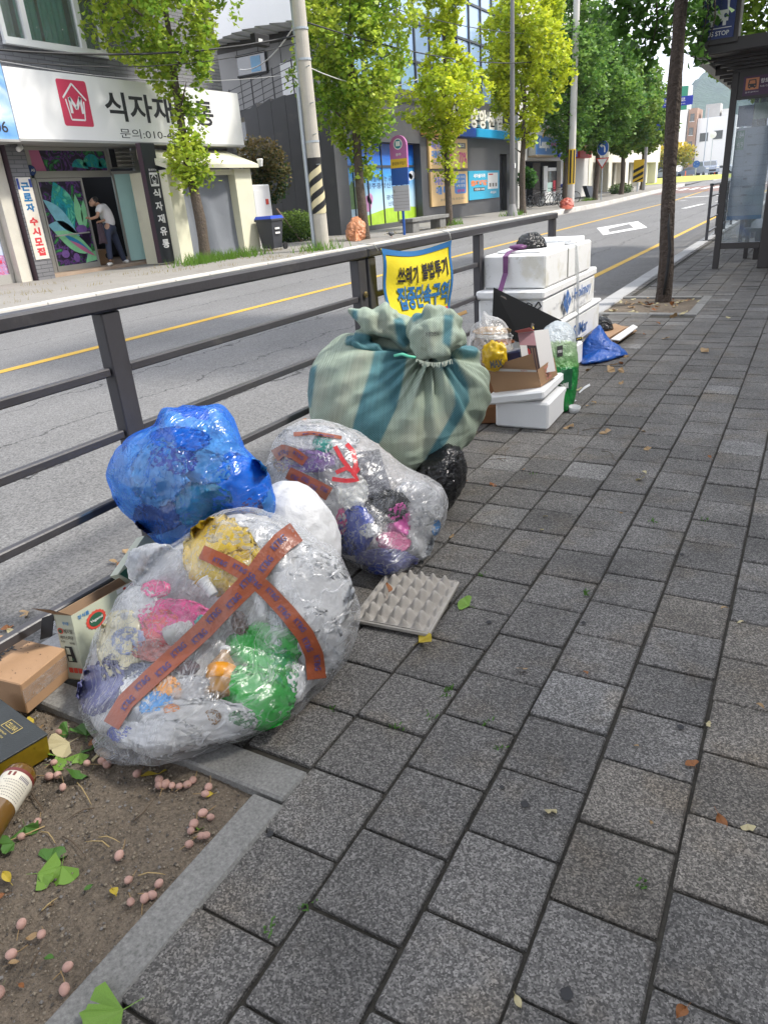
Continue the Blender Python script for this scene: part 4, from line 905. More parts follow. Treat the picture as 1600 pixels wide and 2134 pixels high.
# ================================================================== cartons by the tree pit
M_kraft = mat('kraft board', (.37, .225, .125), .8, n=(5, .12, 4), n2=(150, .08), bump=(9, .15), stain=[(14, .66, (.25, .15, .085), .5)])
M_kraftd = mat('kraft board inside', (.28, .185, .115), .85, n=(8, .15)); M_ink = mat('black print ink', (.02, .02, .02), .6)
M_vege = mat('sage carton', (.42, .445, .345), .45, n=(4, .06)); M_pwhite = mat('white print', (.75, .75, .73), .5); M_pred = mat('red print', (.55, .06, .04), .5); M_pgreen = mat('dark green print', (.02, .09, .05), .5); M_pblue = mat('blue print', (.03, .18, .42), .5)
def obx(o, ax, ay, h, mb=None, t=None):
    mb = mb or MB(); az = V((0, 0, h)) if not isinstance(h, V) else h
    return mb.hexa([o, o+ax, o+ax+ay, o+ay, o+az, o+ax+az, o+ax+ay+az, o+ay+az])
A0 = V((-1.794, .902, .004)); B0 = V((-1.828, 1.082, .004)); ay = B0-A0; ax = V((-.27, -.033, 0)); hz = V((.004, .004, .104))
t = thing('cardboard_box', A0, 'taped kraft cardboard box with worn print on its lid beneath the guard rail', 'box')
MB().obox(A0+(ax+ay+hz)/2, ax.normalized(), ay.normalized(), hz.normalized(), ax.length/2, ay.length/2, hz.length/2, .003).build('box_body', M_kraft, t)
top = bil(A0+hz+ax*.98+ay*.02, A0+hz+ay*.02+ax*.02, A0+hz+ay*.0, A0+hz)  # placeholder plane for orientation
Ptop = lambda u, v: A0+hz+ax*(1-u)+ay*v+V((0, 0, .0015))
ftext('hitech', lambda u, v: A0+hz+V((0, 0, .0018))+ax*(.60-.06*v)+ay*(.28+.5*u)+ax*(.18*(1-v)), t, M_ink, .02)
rk = random.Random(2); shapes(lambda u, v: A0+hz+V((0, 0, .0012))+ax*u+ay*v, 'print', mat('dark board specks', (.05, .035, .025), .8), t, [[(cu+r_*math.cos(k*1.05)*.7, cv+r_*math.sin(k*1.05)) for k in range(6)] for cu, cv, r_ in [(rk.random()*.9+.05, rk.random()*.9+.05, rk.choice([.006, .009, .013])) for _ in range(46)]])
shapes(lambda u, v: A0+hz*v+ax*u-ay.normalized()*.0015, 'label', M_pwhite, t, [[(.62, .32), (.84, .32), (.84, .95), (.62, .95)]])
shapes(lambda u, v: A0+hz*v+ax*u-ay.normalized()*.0028, 'barcode', M_ink, t, [[(.64+.03*k, .55), (.64+.03*k+.004*(k % 3+1), .55), (.64+.03*k+.004*(k % 3+1), .88), (.64+.03*k, .88)] for k in range(6)])
film_tape = film('packing tape', (.93, .92, .9), .10, .3, .2, sscale=20)
shapes(lambda u, v: A0+hz*v-ax.normalized()*.0015+ay*u, 'packing_tape', film_tape, t, [[(0, .35), (1, .35), (1, .8), (0, .8)]])
# sage green soy-milk carton, open at the top
K0 = V((-1.767, 1.085, .005)); nw = V((-.060, -.016, 0)); ln = V((.012, .30, 0)); hv = V((-.035, .035, .205))
t = thing('carton', K0, 'open sage green soy milk carton with red and green seal, flaps standing up', 'carton')
def wallp(o, a, h_, name, m, inn, n_, par):
    n_ = n_.normalized()*.0025; b_ = MB(); b_.quad(o, o+a, o+a+h_, o+h_); b_.cur = 1; b_.quad(o-n_, o+h_-n_, o+a+h_-n_, o+a-n_)
    b_.cur = 1; b_.quad(o+h_, o+a+h_, o+a+h_-n_, o+h_-n_); return b_.build(name, [m, inn], par)
wallp(K0, ln, hv, 'front_wall', M_vege, M_kraftd, V((1, 0, 0)), t); wallp(K0+nw, nw*-1, hv, 'end_wall', M_vege, M_kraftd, V((0, -1, 0)), t)
wallp(K0+nw+ln, ln*-1, hv, 'back_wall', M_vege, M_kraftd, V((-1, 0, 0)), t); wallp(K0+ln, nw, hv, 'end_wall', M_vege, M_kraftd, V((0, 1, 0)), t)
MB().hexa([K0+V((0, 0, .001)), K0+ln+V((0, 0, .001)), K0+ln+nw+V((0, 0, .001)), K0+nw+V((0, 0, .001)), K0+V((0, 0, .003)), K0+ln+V((0, 0, .003)), K0+ln+nw+V((0, 0, .003)), K0+nw+V((0, 0, .003))]).build('carton_base', M_kraftd, t)
tp = K0+hv
wallp(tp+nw, nw*-1, V((-.02, -.05, .045)), 'flap', M_kraftd, M_black, V((0, -1, .3)), t)
wallp(tp+nw+ln*.0, V((-.05, -.01, -.02)), V((-.01, -.02, -.07)), 'flap', M_black, M_black, V((0, -1, 0)), t)
wallp(tp+ln*.93, nw*1.2, V((-.012, .06, .045)), 'flap', M_kraft, M_kraft, V((0, -1, .3)), t)
E_ = lambda u, v: K0+nw*(1-u)+hv*v-ln.normalized()*.002     # narrow end, left to right
Fz = lambda u, v: K0+ln*u+hv*v+V((.0022, 0, 0))
ftext('베지밀', sub(E_, .42, .88, .72, .79), t, M_ink, .01); ftext('에이스저당', sub(E_, .12, .88, .625, .685), t, M_ink, .015); ftext('두유', sub(E_, .12, .34, .575, .612), t, M_ink, .01)
shapes(E_, 'print', M_pred, t, [circ(.22, .755, .16, .045, 24)]); shapes(lift(E_, V((0, -.0012, 0))), 'print', M_pgreen, t, [circ(.22, .755, .11, .031, 20)])
ftext('정식품', sub(E_, .44, .78, .85, .90), t, M_pblue, .02)
shapes(E_, 'print', M_black, t, [[(.28, .28), (.80, .28), (.66, .52), (.26, .52)]]); shapes(lift(E_, V((0, -.0012, 0))), 'print', M_vege, t, [[(.32, .40), (.55, .40), (.52, .50), (.31, .50)], [(.36, .30), (.56, .30), (.56, .37), (.36, .37)]])
shapes(lift(E_, V((0, -.002, 0))), 'print', M_pgreen, t, [circ(.62, .33, .06, .02, 10)])
shapes(E_, 'print', M_pred, t, [[(.22+.27*k, .11), (.45+.27*k, .11), (.45+.27*k, .19), (.22+.27*k, .19)] for k in range(3)])
ftext('파우치형', sub(E_, .6, .88, .555, .59), t, M_ink, .02)
sc0 = [(.135+.085*(1+.09*(k % 2))*math.cos(k*math.pi/16), .76+.125*(1+.09*(k % 2))*math.sin(k*math.pi/16)) for k in range(32)]
sc0 = [((x-.135)*1.35+.26, y) for x, y in sc0]
shapes(Fz, 'print', M_pred, t, [sc0]); shapes(lift(Fz, V((.0012, 0, 0))), 'print', M_pgreen, t, [circ(.26, .76, .088, .095, 24)])
ftext('Vegemil', sub(lift(Fz, V((.0022, 0, 0))), .185, .335, .735, .785), t, M_pwhite, .01)
ftext('정식품', sub(Fz, .06, .20, .89, .95), t, M_pblue, .02); ftext('에이스', sub(Fz, .30, .7, .45, .6), t, M_ink, .03); ftext('190ml', sub(Fz, .25, .5, .25, .38), t, M_ink, .02)
shapes(Fz, 'print', M_pwhite, t, [[(.56, .93), (.95, .93), (.95, .995), (.56, .995)]]); shapes(lift(Fz, V((.001, 0, 0))), 'print', M_pred, t, [circ(.66, .962, .02, .02, 10), circ(.76, .962, .03, .018, 10)])
# second carton standing behind it, its printed panel towards the walk
q = [pX(302, 1116, -1.86), pX(352, 1140, -1.83), pX(292, 1224, -1.80), pX(246, 1197, -1.84)]
t = thing('carton', q[2], 'cream carton panel printed with red beans and a green plant behind the open carton', 'carton', None)
nn = (q[1]-q[0]).cross(q[3]-q[0]).normalized(); nn = nn if nn.dot(CAM-q[0]) > 0 else -nn
Pq = bil(*q); MB().prism([q[3], q[2], q[1], q[0]], -nn*.05).build('carton_body', M_vege, t)
Lp = lift(Pq, nn*.0015)
shapes(Lp, 'print', M_pgreen, t, [[(.05, .02), (.5, .02), (.62, .10), (.45, .14), (.5, .22), (.28, .16), (.20, .27), (.1, .15)], circ(.78, .1, .1, .05, 10)])
shapes(Lp, 'print', mat('cream print', (.55, .50, .34), .5), t, [[(.3, .36), (.92, .36), (.92, .62), (.3, .62)]])
shapes(lift(Pq, nn*.003), 'print', mat('bean red print', (.22, .05, .03), .5), t, [circ(.52, .56, .10, .05, 12), circ(.46, .42, .11, .055, 12), circ(.75, .46, .10, .05, 12)])
shapes(Lp, 'print', M_pred, t, [[(.58, .88), (.72, .88), (.72, .97), (.58, .97)], [(.76, .88), (.9, .88), (.9, .97), (.76, .97)]])
ftext('콩을 갈아 만든', sub(Lp, .12, .5, .70, .745), t, M_ink, .01)
# clear plastic cup lying behind the kraft box
cp = gp(95, 1300, .03); t = thing('plastic_cup', cp, 'crushed clear plastic cup lying under the guard rail behind the kraft box', 'cup')
MB().lathe(cp, (.6, .5, -.1), [(.02, 0), (.03, .003), (.042, .085), (.045, .088), (.042, .09), (.03, .05)], 18, False).build('wall', film('cup film', (.95, .95, .95), .12, .35, .5, sscale=20), t, smooth=True)
# black and gold gift box
C0 = V((-1.60, .826, -.012)); ax = V((-.26, .03, .02)); ay = V((-.055, -.27, -.004)); hz = V((.004, .006, .066))
t = thing('gift_box', C0, 'flat black gift box with gold sides lying on the soil of the tree pit', 'gift box')
M_goldside = mat('gold foil board', (.36, .25, .02), .28, metal=.55, n=(30, .35), stain=[(40, .6, (.12, .085, .01), .6)]); M_lid = mat('black linen board', (.030, .036, .038), .45, bump=(300, .35, 2, .003), n=(8, .5)); M_goldink = mat('gold ink', (.62, .48, .16), .35, metal=.6)
obx(C0, ay, ax*1, hz*.95, MB()).build('tray', M_goldside, t) if 0 else MB().hexa([C0, C0+ax, C0+ax+ay, C0+ay, C0+hz, C0+ax+hz, C0+ax+ay+hz, C0+ay+hz][0:4][::-1]+[C0+hz, C0+ay+hz, C0+ax+ay+hz, C0+ax+hz][0:1]+[C0+ay+hz, C0+ax+ay+hz, C0+ax+hz]) .build('tray', M_goldside, t) if 0 else MB().obox(C0+(ax+ay+hz)/2, ax.normalized(), ay.normalized(), hz.normalized(), ax.length/2, ay.length/2, hz.length/2, .0015).build('tray', M_goldside, t)
Lt = C0+hz; n_ = V((0, 0, 1)); MB().obox(Lt+(ax+ay)/2+V((0, 0, .003)), ax.normalized(), ay.normalized(), hz.normalized(), ax.length/2+.002, ay.length/2+.002, .003, .001).build('lid', M_lid, t)
Tp = lambda u, v: Lt+ax*(1-v)+ay*(1-u)*1.0+V((0, 0, .0075))
Tq = lambda u, v: Lt+V((0, 0, .0075))+ax*(.46-.17*u)+ay*(.17-.055*v)
ftext('CELLINA', Tq, t, M_goldink, .005)
fr = [(-.12, -.45), (1.12, -.45), (1.12, 1.45), (-.12, 1.45), (-.12, -.45)]
shapes(Tq, 'print', M_goldink, t, [p for p in stroke(fr, .06)])
ftext('PREMIUM', lambda u, v: Lt+V((0, 0, .0075))+ax*(.44-.13*u)+ay*(.245-.02*v), t, M_goldink); ftext('GIFT COLLECTION', lambda u, v: Lt+V((0, 0, .0075))+ax*(.47-.18*u)+ay*(.285-.018*v), t, M_goldink)
b = MB()
for u in (0.02, .98): b.add([Lt+ax*0+ay*u+V((.0028, 0, .001)), Lt+ax*0+ay*u+V((.0028, 0, .006)), Lt+ay*u+V((.0028, .004, .006)), Lt+ay*u+V((.0028, .004, .001))], [(0, 1, 2, 3)])
# glass bottle lying on the soil
p0 = gp(50, 1607, .030); p1 = gp(-52, 1760, .034); axd = (p1-p0)
t = thing('glass_bottle', p0, 'amber glass bottle with a white label lying on the soil of the tree pit', 'bottle')
Lb = axd.length; rb = .040
MB().lathe(p0, axd, [(.002, .004), (rb*.55, 0), (rb*.85, .004), (rb, .018), (rb, Lb*.97), (rb*.8, Lb), (.01, Lb*1.02)], 28).build('glass', mat('amber glass', (.20, .105, .02), .08, spec=.8, coat=.6, trans=.25), t, smooth=True)
MB().lathe(p0, axd, [(rb*1.012, .035), (rb*1.012, .125)], 28, False).build('label', mat('cream bottle label', (.62, .59, .50), .5, n=(40, .1)), t, smooth=True)
MB().lathe(p0, axd, [(rb*1.02, .030), (rb*1.02, .040)], 28, False).build('label_band', mat('maroon label band', (.16, .03, .025), .4), t, smooth=True)
axn = axd.normalized(); toC = (CAM-p0); sd2 = (toC-axn*toC.dot(axn)).normalized(); tn = axn.cross(sd2)
def onb(s0, s1, a0, a1, k=1.03): return lambda u, v: p0+axn*(s0+(s1-s0)*u)+(sd2*math.cos(a0+(a1-a0)*v)+tn*math.sin(a0+(a1-a0)*v))*rb*k
shapes(onb(.05, .062, -.7, .2), 'barcode', mat('barcode ink', (.06, .06, .12), .5), t, [[(0, k*.1), (1, k*.1), (1, k*.1+.05), (0, k*.1+.05)] for k in range(8)])
for k in range(7): ftext('제품명 유통기한 원재료', onb(.068+.008*k, .073+.008*k, .9, -.75), t, mat('label ink', (.2, .19, .18), .6)) if 0 else shapes(onb(.068+.008*k, .0705+.008*k, -.75, .9-.2*(k % 3)), 'print', mat('label ink', (.26, .25, .23), .6), t, [[(0, j*.09), (1, j*.09), (1, j*.09+.06), (0, j*.09+.06)] for j in range(11)])
shapes(onb(.043, .056, .3, .75), 'print', mat('maroon label band', (.16, .03, .025), .4), t, [[(0, 0), (1, 0), (1, 1), (0, 1)]])
# ================================================================== foam boxes, cartons and bags at the far end of the heap
M_eps = mat('white foam', (.78, .785, .78), .75, n=(4, .05), n2=(220, .05), bump=(160, .3, 2, .003), bump2=(5, .15, 3, .01), stain=[(5, .56, (.55, .51, .38), .5), (21, .62, (.40, .37, .30), .55), (60, .70, (.22, .20, .17), .6)])
M_eps2 = mat('clean white foam', (.80, .81, .82), .7, n2=(240, .04), bump=(180, .3, 2, .003))
def foam(x0, x1, y0, y1, z0, z1, label, lid=.0, yaw=0.0, m=None):
    m = m or M_eps
    t = thing('foam_box', ((x0+x1)/2, (y0+y1)/2, z0), label, 'foam box')
    c = V(((x0+x1)/2, (y0+y1)/2, 0)); ux = V((math.cos(yaw), math.sin(yaw), 0)); uy = V((-math.sin(yaw), math.cos(yaw), 0)); a, b_ = (x1-x0)/2, (y1-y0)/2
    zb = z1-lid
    MB().obox(c+V((0, 0, (z0+zb)/2)), ux, uy, V((0, 0, 1)), a-(.012 if lid else 0), b_-(.012 if lid else 0), (zb-z0)/2-.0015, .012).build('box_body', m, t)
    if lid: MB().obox(c+V((0, 0, (zb+z1)/2+.001)), ux, uy, V((0, 0, 1)), a, b_, lid/2, .010).build('lid', m, t)
    t['_'] = 1; del t['_']
    return t
f4 = foam(-1.92, -1.455, 4.95, 5.62, .004, .172, 'lowest foam box of the tall stack, its far end broken off')
b = MB()
for k in range(7): b.box(-1.47-.05*k, -1.50-.05*k, 5.60, 5.62+random.uniform(.01, .05), .01, random.uniform(.08, .165))
b.build('broken_edge', M_eps, f4)
f3 = foam(-1.93, -1.462, 4.88, 6.18, .176, .412, 'foam box printed with blue SALMAR letters, third from the top of the stack', .03)
f2 = foam(-1.945, -1.475, 4.66, 6.05, .416, .672, 'foam box with blue flower mark and Holmøy print, second from the stack top', .055, .006)
f1 = foam(-1.915, -1.485, 4.75, 5.85, .676, .892, 'plain lidded foam box on top of the tall stack', .0, -.01)
MB().box(-1.86, -1.56, 4.85, 5.42, .893, .907, .004).build('lid_panel', M_eps2, f1); MB().box(-1.88, -1.52, 5.44, 5.80, .893, .925, .006).build('lid_panel', M_eps, f1)
MB().box(-1.484, -1.479, 5.232, 5.240, .69, .885).build('seam', mat('foam seam shade', (.45, .44, .40), .8), f1)
M_bl = mat('faded blue ink', (.07, .16, .40), .6); M_dk = mat('black marker', (.02, .02, .025), .6); M_gr = mat('grey ink', (.40, .40, .42), .7)
sx = -1.455-.0
P2 = lambda u, v: V((-1.468-.006*0+(.004 if 0 else .0), 4.66+1.39*u, .416+.256*v)) + V((-.006*(1.39*(u-.5)), 0, 0))
ftext('Holmøy', sub(P2, .52, .86, .30, .70), f2, M_bl, .02); ftext('N-445', sub(P2, .56, .74, .10, .25), f2, M_gr, .0)
ftext('Salmon', sub(P2, .18, .27, .48, .56), f2, M_gr); ftext('Norge', sub(P2, .90, .97, .25, .33), f2, M_gr)
for (cx, cy_) in ((.385, .62), (.385, .26), (.345, .44), (.425, .44)):
    shapes(P2, 'print', M_bl, f2, [[(cx, cy_-.17), (cx+.034, cy_), (cx, cy_+.17), (cx-.034, cy_)]])
b_ = []
for i in range(5):
    for j in range(5):
        if (i*3+j*5+i*j) % 3: b_.append([(.90+.010*i, .62+.045*j), (.908+.010*i, .62+.045*j), (.908+.010*i, .66+.045*j), (.90+.010*i, .66+.045*j)])
P3 = lambda u, v: V((-1.4705, 4.88+1.3*u, .176+.236*v))
ftext('SalMar', sub(P3, .40, .70, .22, .62), f3, M_bl, .01); shapes(P3, 'print', M_gr, f3, [[(.41, .12), (.68, .12), (.68, .135), (.41, .135)]])
Pf = lambda u, v: V((-1.945+.47*u, 4.668, .416+.2*v))
scr = []
for pts in ([(.52, .85), (.56, .95), (.60, .80), (.57, .70), (.53, .80)], [(.63, .9), (.66, .75), (.70, .9)], [(.72, .70), (.78, .92), (.84, .85), (.80, .68), (.74, .75)], [(.86, .72), (.93, .95), (.97, .80), (.90, .66)]): scr += stroke(pts, .022)
shapes(Pf, 'print', M_dk, f2, scr)
MB().tube([V((-1.463, 5.46, .18)), V((-1.466, 5.47, .45)), V((-1.470, 5.45, .70)), V((-1.482, 5.42, .895)), V((-1.7, 5.42, .93)), V((-1.9, 5.42, .9))], .011, 6).build('packing_strap', film('strap film', (.9, .9, .88), .45, .3, .2), f1)
# black bag with purple strap lying on the top box
A_, f_ = blob([(1078, 512), (1084, 497), (1100, 488), (1118, 488), (1130, 500), (1137, 518), (1128, 523), (1110, 521), (1095, 527), (1082, 522)], depth((-1.72, 5.05, .95)), .09, .012, 14, .006, 40, nth=90, nph=40)
A_[:, 2] = np.maximum(A_[:, 2], .91); bb = tag(newobj('bin_bag', A_, f_, M_blackbag, None, V((-1.72, 5.05, .91)), True), 'small knotted black bag with a purple strap on top of the foam boxes', 'bin bag')
M_purple = mat('purple ribbon', (.17, .055, .17), .4, trans=.2, n=(30, .3))
b = MB(); pts = [V((-1.73, 4.95, .915)), V((-1.755, 4.80, .91)), V((-1.757, 4.735, .885)), V((-1.757, 4.733, .78)), V((-1.765, 4.64, .66)), V((-1.77, 4.63, .575))]
for p, q in zip(pts, pts[1:]): b.quad(p+V((-.018, 0, 0)), p+V((.018, 0, 0)), q+V((.016, 0, 0)), q+V((-.018, 0, 0)))
b.build('strap', M_purple, bb); vs, f = crumple(V((-1.74, 4.93, .925)), (.05, .03, .015), .3, 2, 4, 3, rot=Matrix.Identity(3)); newobj('strap_knot', vs, f, M_purple, bb, None, True)
# black printed board leaning across
q = [pY(1028, 599, 4.56), pY(1170, 668, 4.56), pY(1090, 715, 4.42), pY(1024, 690, 4.42)]
t = thing('display_board', q[3], 'black board with faint grape pictures leaning on the foam boxes', 'board')
nn = (q[1]-q[0]).cross(q[3]-q[0]).normalized(); nn = nn if nn.dot(CAM-q[0]) > 0 else -nn
MB().prism([q[3], q[2], q[1], q[0]], -nn*.018).build('panel', mat('black glossy card', (.006, .006, .006), .5, spec=.2), t); Pq = bil(*q)
M_grape = mat('dim grape print', (.085, .07, .06), .5, n=(38, 1.0, 4)); rs_ = random.Random(5)
def softblob(cx, cy_, r_): return [(cx+r_*.55*math.cos(k*.52)*rs_.uniform(.7, 1.1), cy_+r_*math.sin(k*.52)*rs_.uniform(.7, 1.1)) for k in range(12)]
shapes(lift(Pq, nn*.0015), 'print', M_grape, t, [softblob(*a) for a in ((.16, .80, .12), (.48, .62, .14), (.75, .5, .12), (.28, .42, .12), (.6, .28, .1))])
# clear bag of packaging behind the open carton
out = [(985, 745), (980, 705), (988, 680), (1003, 668), (1008, 652), (1020, 660), (1042, 666), (1058, 685), (1064, 710), (1066, 740), (1055, 765), (1025, 775), (995, 772)]
vG, fG = blob(out, 4.55, .13, .010, 8, .004, 30, nth=100, nph=44, clampx=-1.9)
bagG = tag(newobj('rubbish_bag', vG, fG, film('clear bag film three', (.95, .94, .92), .12, .4, .4), None, V((-1.65, 4.2, .35)), True), 'small clear bag of brown and white packaging between the green sack and the black board', 'rubbish bag')
tG = bvh_of(vG, fG); GG = 'rubbish inside the small clear bag'
for x, y, px, m, lab, asp in [(1024, 740, 34, P_milk, 'milky lump in the small clear bag', (1.1, .8)), (1025, 690, 26, P_card, 'tan card at the top of the small clear bag', (1.3, .35)), (1030, 700, 24, P_white, 'white strip across the small clear bag', (1.4, .3)), (1045, 712, 18, plas('rust print', (.45, .16, .05)), 'rust printed strip in the small clear bag', (1.3, .4)), (1000, 735, 24, plas('taupe plastic', (.32, .27, .24)), 'taupe lump in the small clear bag', (.8, 1.2)), (1048, 742, 26, plas('pale taupe plastic', (.45, .41, .37)), 'pale taupe lump in the small clear bag', (.8, 1))]:
    inside(tG, 'wrapper', 'crumple', x, y, px, m, lab, 'wrapper', GG, asp, lvl=3)
# small foam box with a lid askew
t = thing('foam_box', (-1.35, 4.1, 0), 'small clean foam box with its lid askew, under the open brown carton', 'foam box')
def taper(x0, x1, y0, y1, z0, z1, k): return [V((x0+k, y0+k, z0)), V((x1-k, y0+k, z0)), V((x1-k, y1-k, z0)), V((x0+k, y1-k, z0)), V((x0, y0, z1)), V((x1, y0, z1)), V((x1, y1, z1)), V((x0, y1, z1))]
MB().obox(V((-1.352, 4.11, .083)), V((1, .04, 0)).normalized(), V((-.04, 1, 0)).normalized(), V((0, 0, 1)), .158, .24, .080, .012).build('box_body', M_eps2, t)
MB().obox(V((-1.385, 4.09, .190)), V((.99, .04, .155)).normalized(), V((-.04, 1, 0)).normalized(), V((-.155, 0, .99)).normalized(), .172, .25, .026, .010).build('lid', M_eps2, t)
# open brown carton standing on it
c_bl, c_br, c_tr, c_tl = pY(1034, 833, 3.94), pY(1127, 806, 3.94), pY(1119, 771, 3.90), pY(1012, 766, 3.88)
dp = V((.03, .22, .02)); t = thing('cardboard_box', c_bl, 'open brown carton filled with packets standing on the small foam box', 'box')
upv = (c_tl-c_bl); upr = c_tr-c_br
wallp(c_bl, c_br-c_bl, upv*.98, 'front_wall', M_kraft, M_kraftd, V((0, -1, 0)), t)
MB().quad(c_br, c_br+dp, c_br+dp+upr*1.05, c_tr).quad(c_bl+dp, c_bl, c_tl, c_tl+dp*1.0).quad(c_br+dp, c_bl+dp, c_tl+dp+V((0, 0, .03)), c_br+dp+upr*1.05).quad(c_bl, c_br, c_br+dp, c_bl+dp).build('box_walls', M_kraft, t)
Pc = bil(c_tl, c_tr, c_br, c_bl); fr_ = V((0, -.003, 0))
shapes(lift(Pc, fr_), 'white_edge', mat('greyed white edge', (.55, .54, .52), .7), t, [[(0, .90), (.98, .88), (.98, .995), (0, .995)]])
Pr = bil(c_tr, c_br+dp+upr*1.05, c_br+dp, c_br); shapes(lift(Pr, V((.002, 0, 0))), 'print', mat('faint red print', (.50, .22, .16), .7), t, [[(.35, .15+.2*k), (.65, .15+.2*k), (.65, .28+.2*k), (.35, .28+.2*k)] for k in range(4)])
ftext('취급주의', sub(lift(Pc, V((0, -.0045, 0))), .68, .80, .90, .98), t, mat('faint red print', (.5, .22, .16), .7), .02)
def packet(px, d, size, m, label, cat, seed, flat=.6, name='wrapper'):
    c = pD(px[0], px[1], d); vs, f = crumple(c, size, .55, 1.7, seed, 4, flat); o = newobj(name, vs, f, m, None, c, True); return tag(o, label, cat)
packet((1030, 742), 4.12, (.05, .04, .06), P_yellow, 'crumpled yellow packet with black letters poking out of the brown carton', 'packet', 11, 1.0, 'packet')
Ly = bil(*[pD(x, y, 3.99) for x, y in ((1020, 752), (1046, 748), (1048, 764), (1022, 768))]); 
yy = [o for o in COL.objects if o.name.startswith('packet')][-1]; ftext('MAX', Ly, yy, M_ink, .04)
c = pD(1066, 748, 4.2); t2 = thing('packet_box', c, 'dark blue packet with a shiny clear window in the brown carton', 'packet'); MB().obox(c, V((.95, .2, .15)).normalized(), V((-.2, .95, .1)).normalized(), V((-.1, -.1, 1)).normalized(), .055, .03, .045, .003).build('packet_body', P_navy, t2)
MB().obox(c+V((.0, -.01, .048)), V((.95, .2, .25)).normalized(), V((-.2, .9, -.3)).normalized(), V((-.2, .3, .9)).normalized(), .05, .035, .002).build('window', film('window film', (.85, .87, .9), .3, .3, .3), t2)
# tall carton with pink top and dark front, standing in the brown carton
q0 = [pD(1079, 694, 4.12), pD(1113, 690, 4.12), pD(1128, 778, 4.12), pD(1090, 768, 4.12)]
t3 = thing('gift_carton', q0[3], 'tall slim carton with a pink flap and dark red front tilted in the brown carton', 'carton'); bk = V((.06, .07, .0))
MB().prism([q0[3], q0[2], q0[1], q0[0]], bk).build('carton_body', mat('white carton', (.62, .60, .58), .5), t3)
Pt3 = bil(*q0); fo = -bk.normalized()*.0015
shapes(lift(Pt3, fo), 'print', mat('dusty pink print', (.38, .20, .22), .5), t3, [[(.0, .66), (.98, .66), (.98, .99), (0, .99)]]); shapes(lift(Pt3, fo), 'print', mat('maroon black print', (.03, .012, .012), .4), t3, [[(.42, .0), (.98, .0), (.98, .66), (.42, .66)]])
shapes(lift(Pt3, fo*2.5), 'print', mat('deep red print', (.33, .02, .015), .4), t3, [[(.45, .25), (.58, .22), (.58, .55), (.45, .6)]]); shapes(lift(Pt3, fo*2.5), 'print', mat('brown print', (.14, .08, .05), .4), t3, [[(.66, .1), (.74, .1), (.74, .6), (.66, .6)], [(.82, .05), (.88, .05), (.88, .6), (.82, .6)]])
fl = [q0[0], q0[1], q0[1]+V((-.012, -.055, .028)), q0[0]+V((0, -.055, .020))]; MB().prism(fl, V((0, 0, .002))).build('flap', mat('coral pink print', (.56, .17, .17), .45), t3)
ftext('하트', bil(fl[0]*.75+fl[1]*.25+V((0, -.02, .012)), fl[0]*.35+fl[1]*.65+V((0, -.02, .014)), fl[0]*.35+fl[1]*.65+V((0, -.04, .021)), fl[0]*.75+fl[1]*.25+V((0, -.04, .019))), t3, M_pwhite, .02)
# bright green printed bag
out = [(1132, 690), (1150, 674), (1172, 672), (1191, 684), (1199, 712), (1202, 745), (1201, 795), (1193, 840), (1180, 856), (1160, 850), (1142, 810), (1132, 760), (1126, 720)]
vH, fH = blob(out, 4.5, .11, .010, 9, .005, 34, nth=110, nph=48)
X, Y = proj(vH); Cc = np.tile((.10, .42, .06), (len(vH), 1)).astype(float); Cc[Y > 765] = (.012, .25, .05); g_ = np.clip((Y-715)/60, 0, 1)[:, None]; Cc = np.where((Y < 765)[:, None], (1-g_)*np.array((.42, .56, .36))+g_*np.array((.075, .36, .04)), Cc); Cc[Y < 712] = (.60, .66, .70)
mH = mat('green printed film', rough=.2, spec=.7, attr=True, trans=.25, n=(14, .35), bump=(26, .9, 4, .02), bump2=(60, .4, 3, .01))
bagH = tag(newobj('refill_bag', vH, fH, mH, None, V((-1.3, 4.36, 0)), True, col=Cc), 'half transparent green printed bag standing between the carton and the foam stack', 'plastic bag'); tH = bvh_of(vH, fH)
def onbag(tree, pxq, off=.004):
    (a, b2, c2, d2) = pxq
    def P(u, v):
        x = (a[0]*(1-u)+b2[0]*u)*v+(d2[0]*(1-u)+c2[0]*u)*(1-v); y = (a[1]*(1-u)+b2[1]*u)*v+(d2[1]*(1-u)+c2[1]*u)*(1-v); h = hit(tree, x, y, off); return h if h is not None else pD(x, y, 4.4)
    return P
Pb = onbag(tH, ((1160, 722), (1172, 719), (1172, 742), (1160, 744))); gridmesh(Pb, 4, 6, 'badge', M_black, bagH)
ftext('친환경', sub(onbag(tH, ((1160, 722), (1172, 719), (1172, 742), (1160, 744)), .007), .12, .88, .35, .6), bagH, M_pwhite, .02)
gridmesh(onbag(tH, ((1168, 772), (1193, 768), (1190, 812), (1162, 810))), 8, 8, 'print', mat('deep green print', (.008, .07, .03), .3), bagH)
Pb2 = onbag(tH, ((1164, 798), (1186, 795), (1185, 810), (1163, 812)), .008); ftext('2매', sub(Pb2, .1, .9, .1, .9), bagH, M_pwhite, .02)
ftext('Clean', sub(onbag(tH, ((1176, 700), (1190, 698), (1190, 722), (1176, 724)), .006), 0, 1, .3, .6), bagH, mat('pale lime print', (.4, .6, .25), .4), 0)
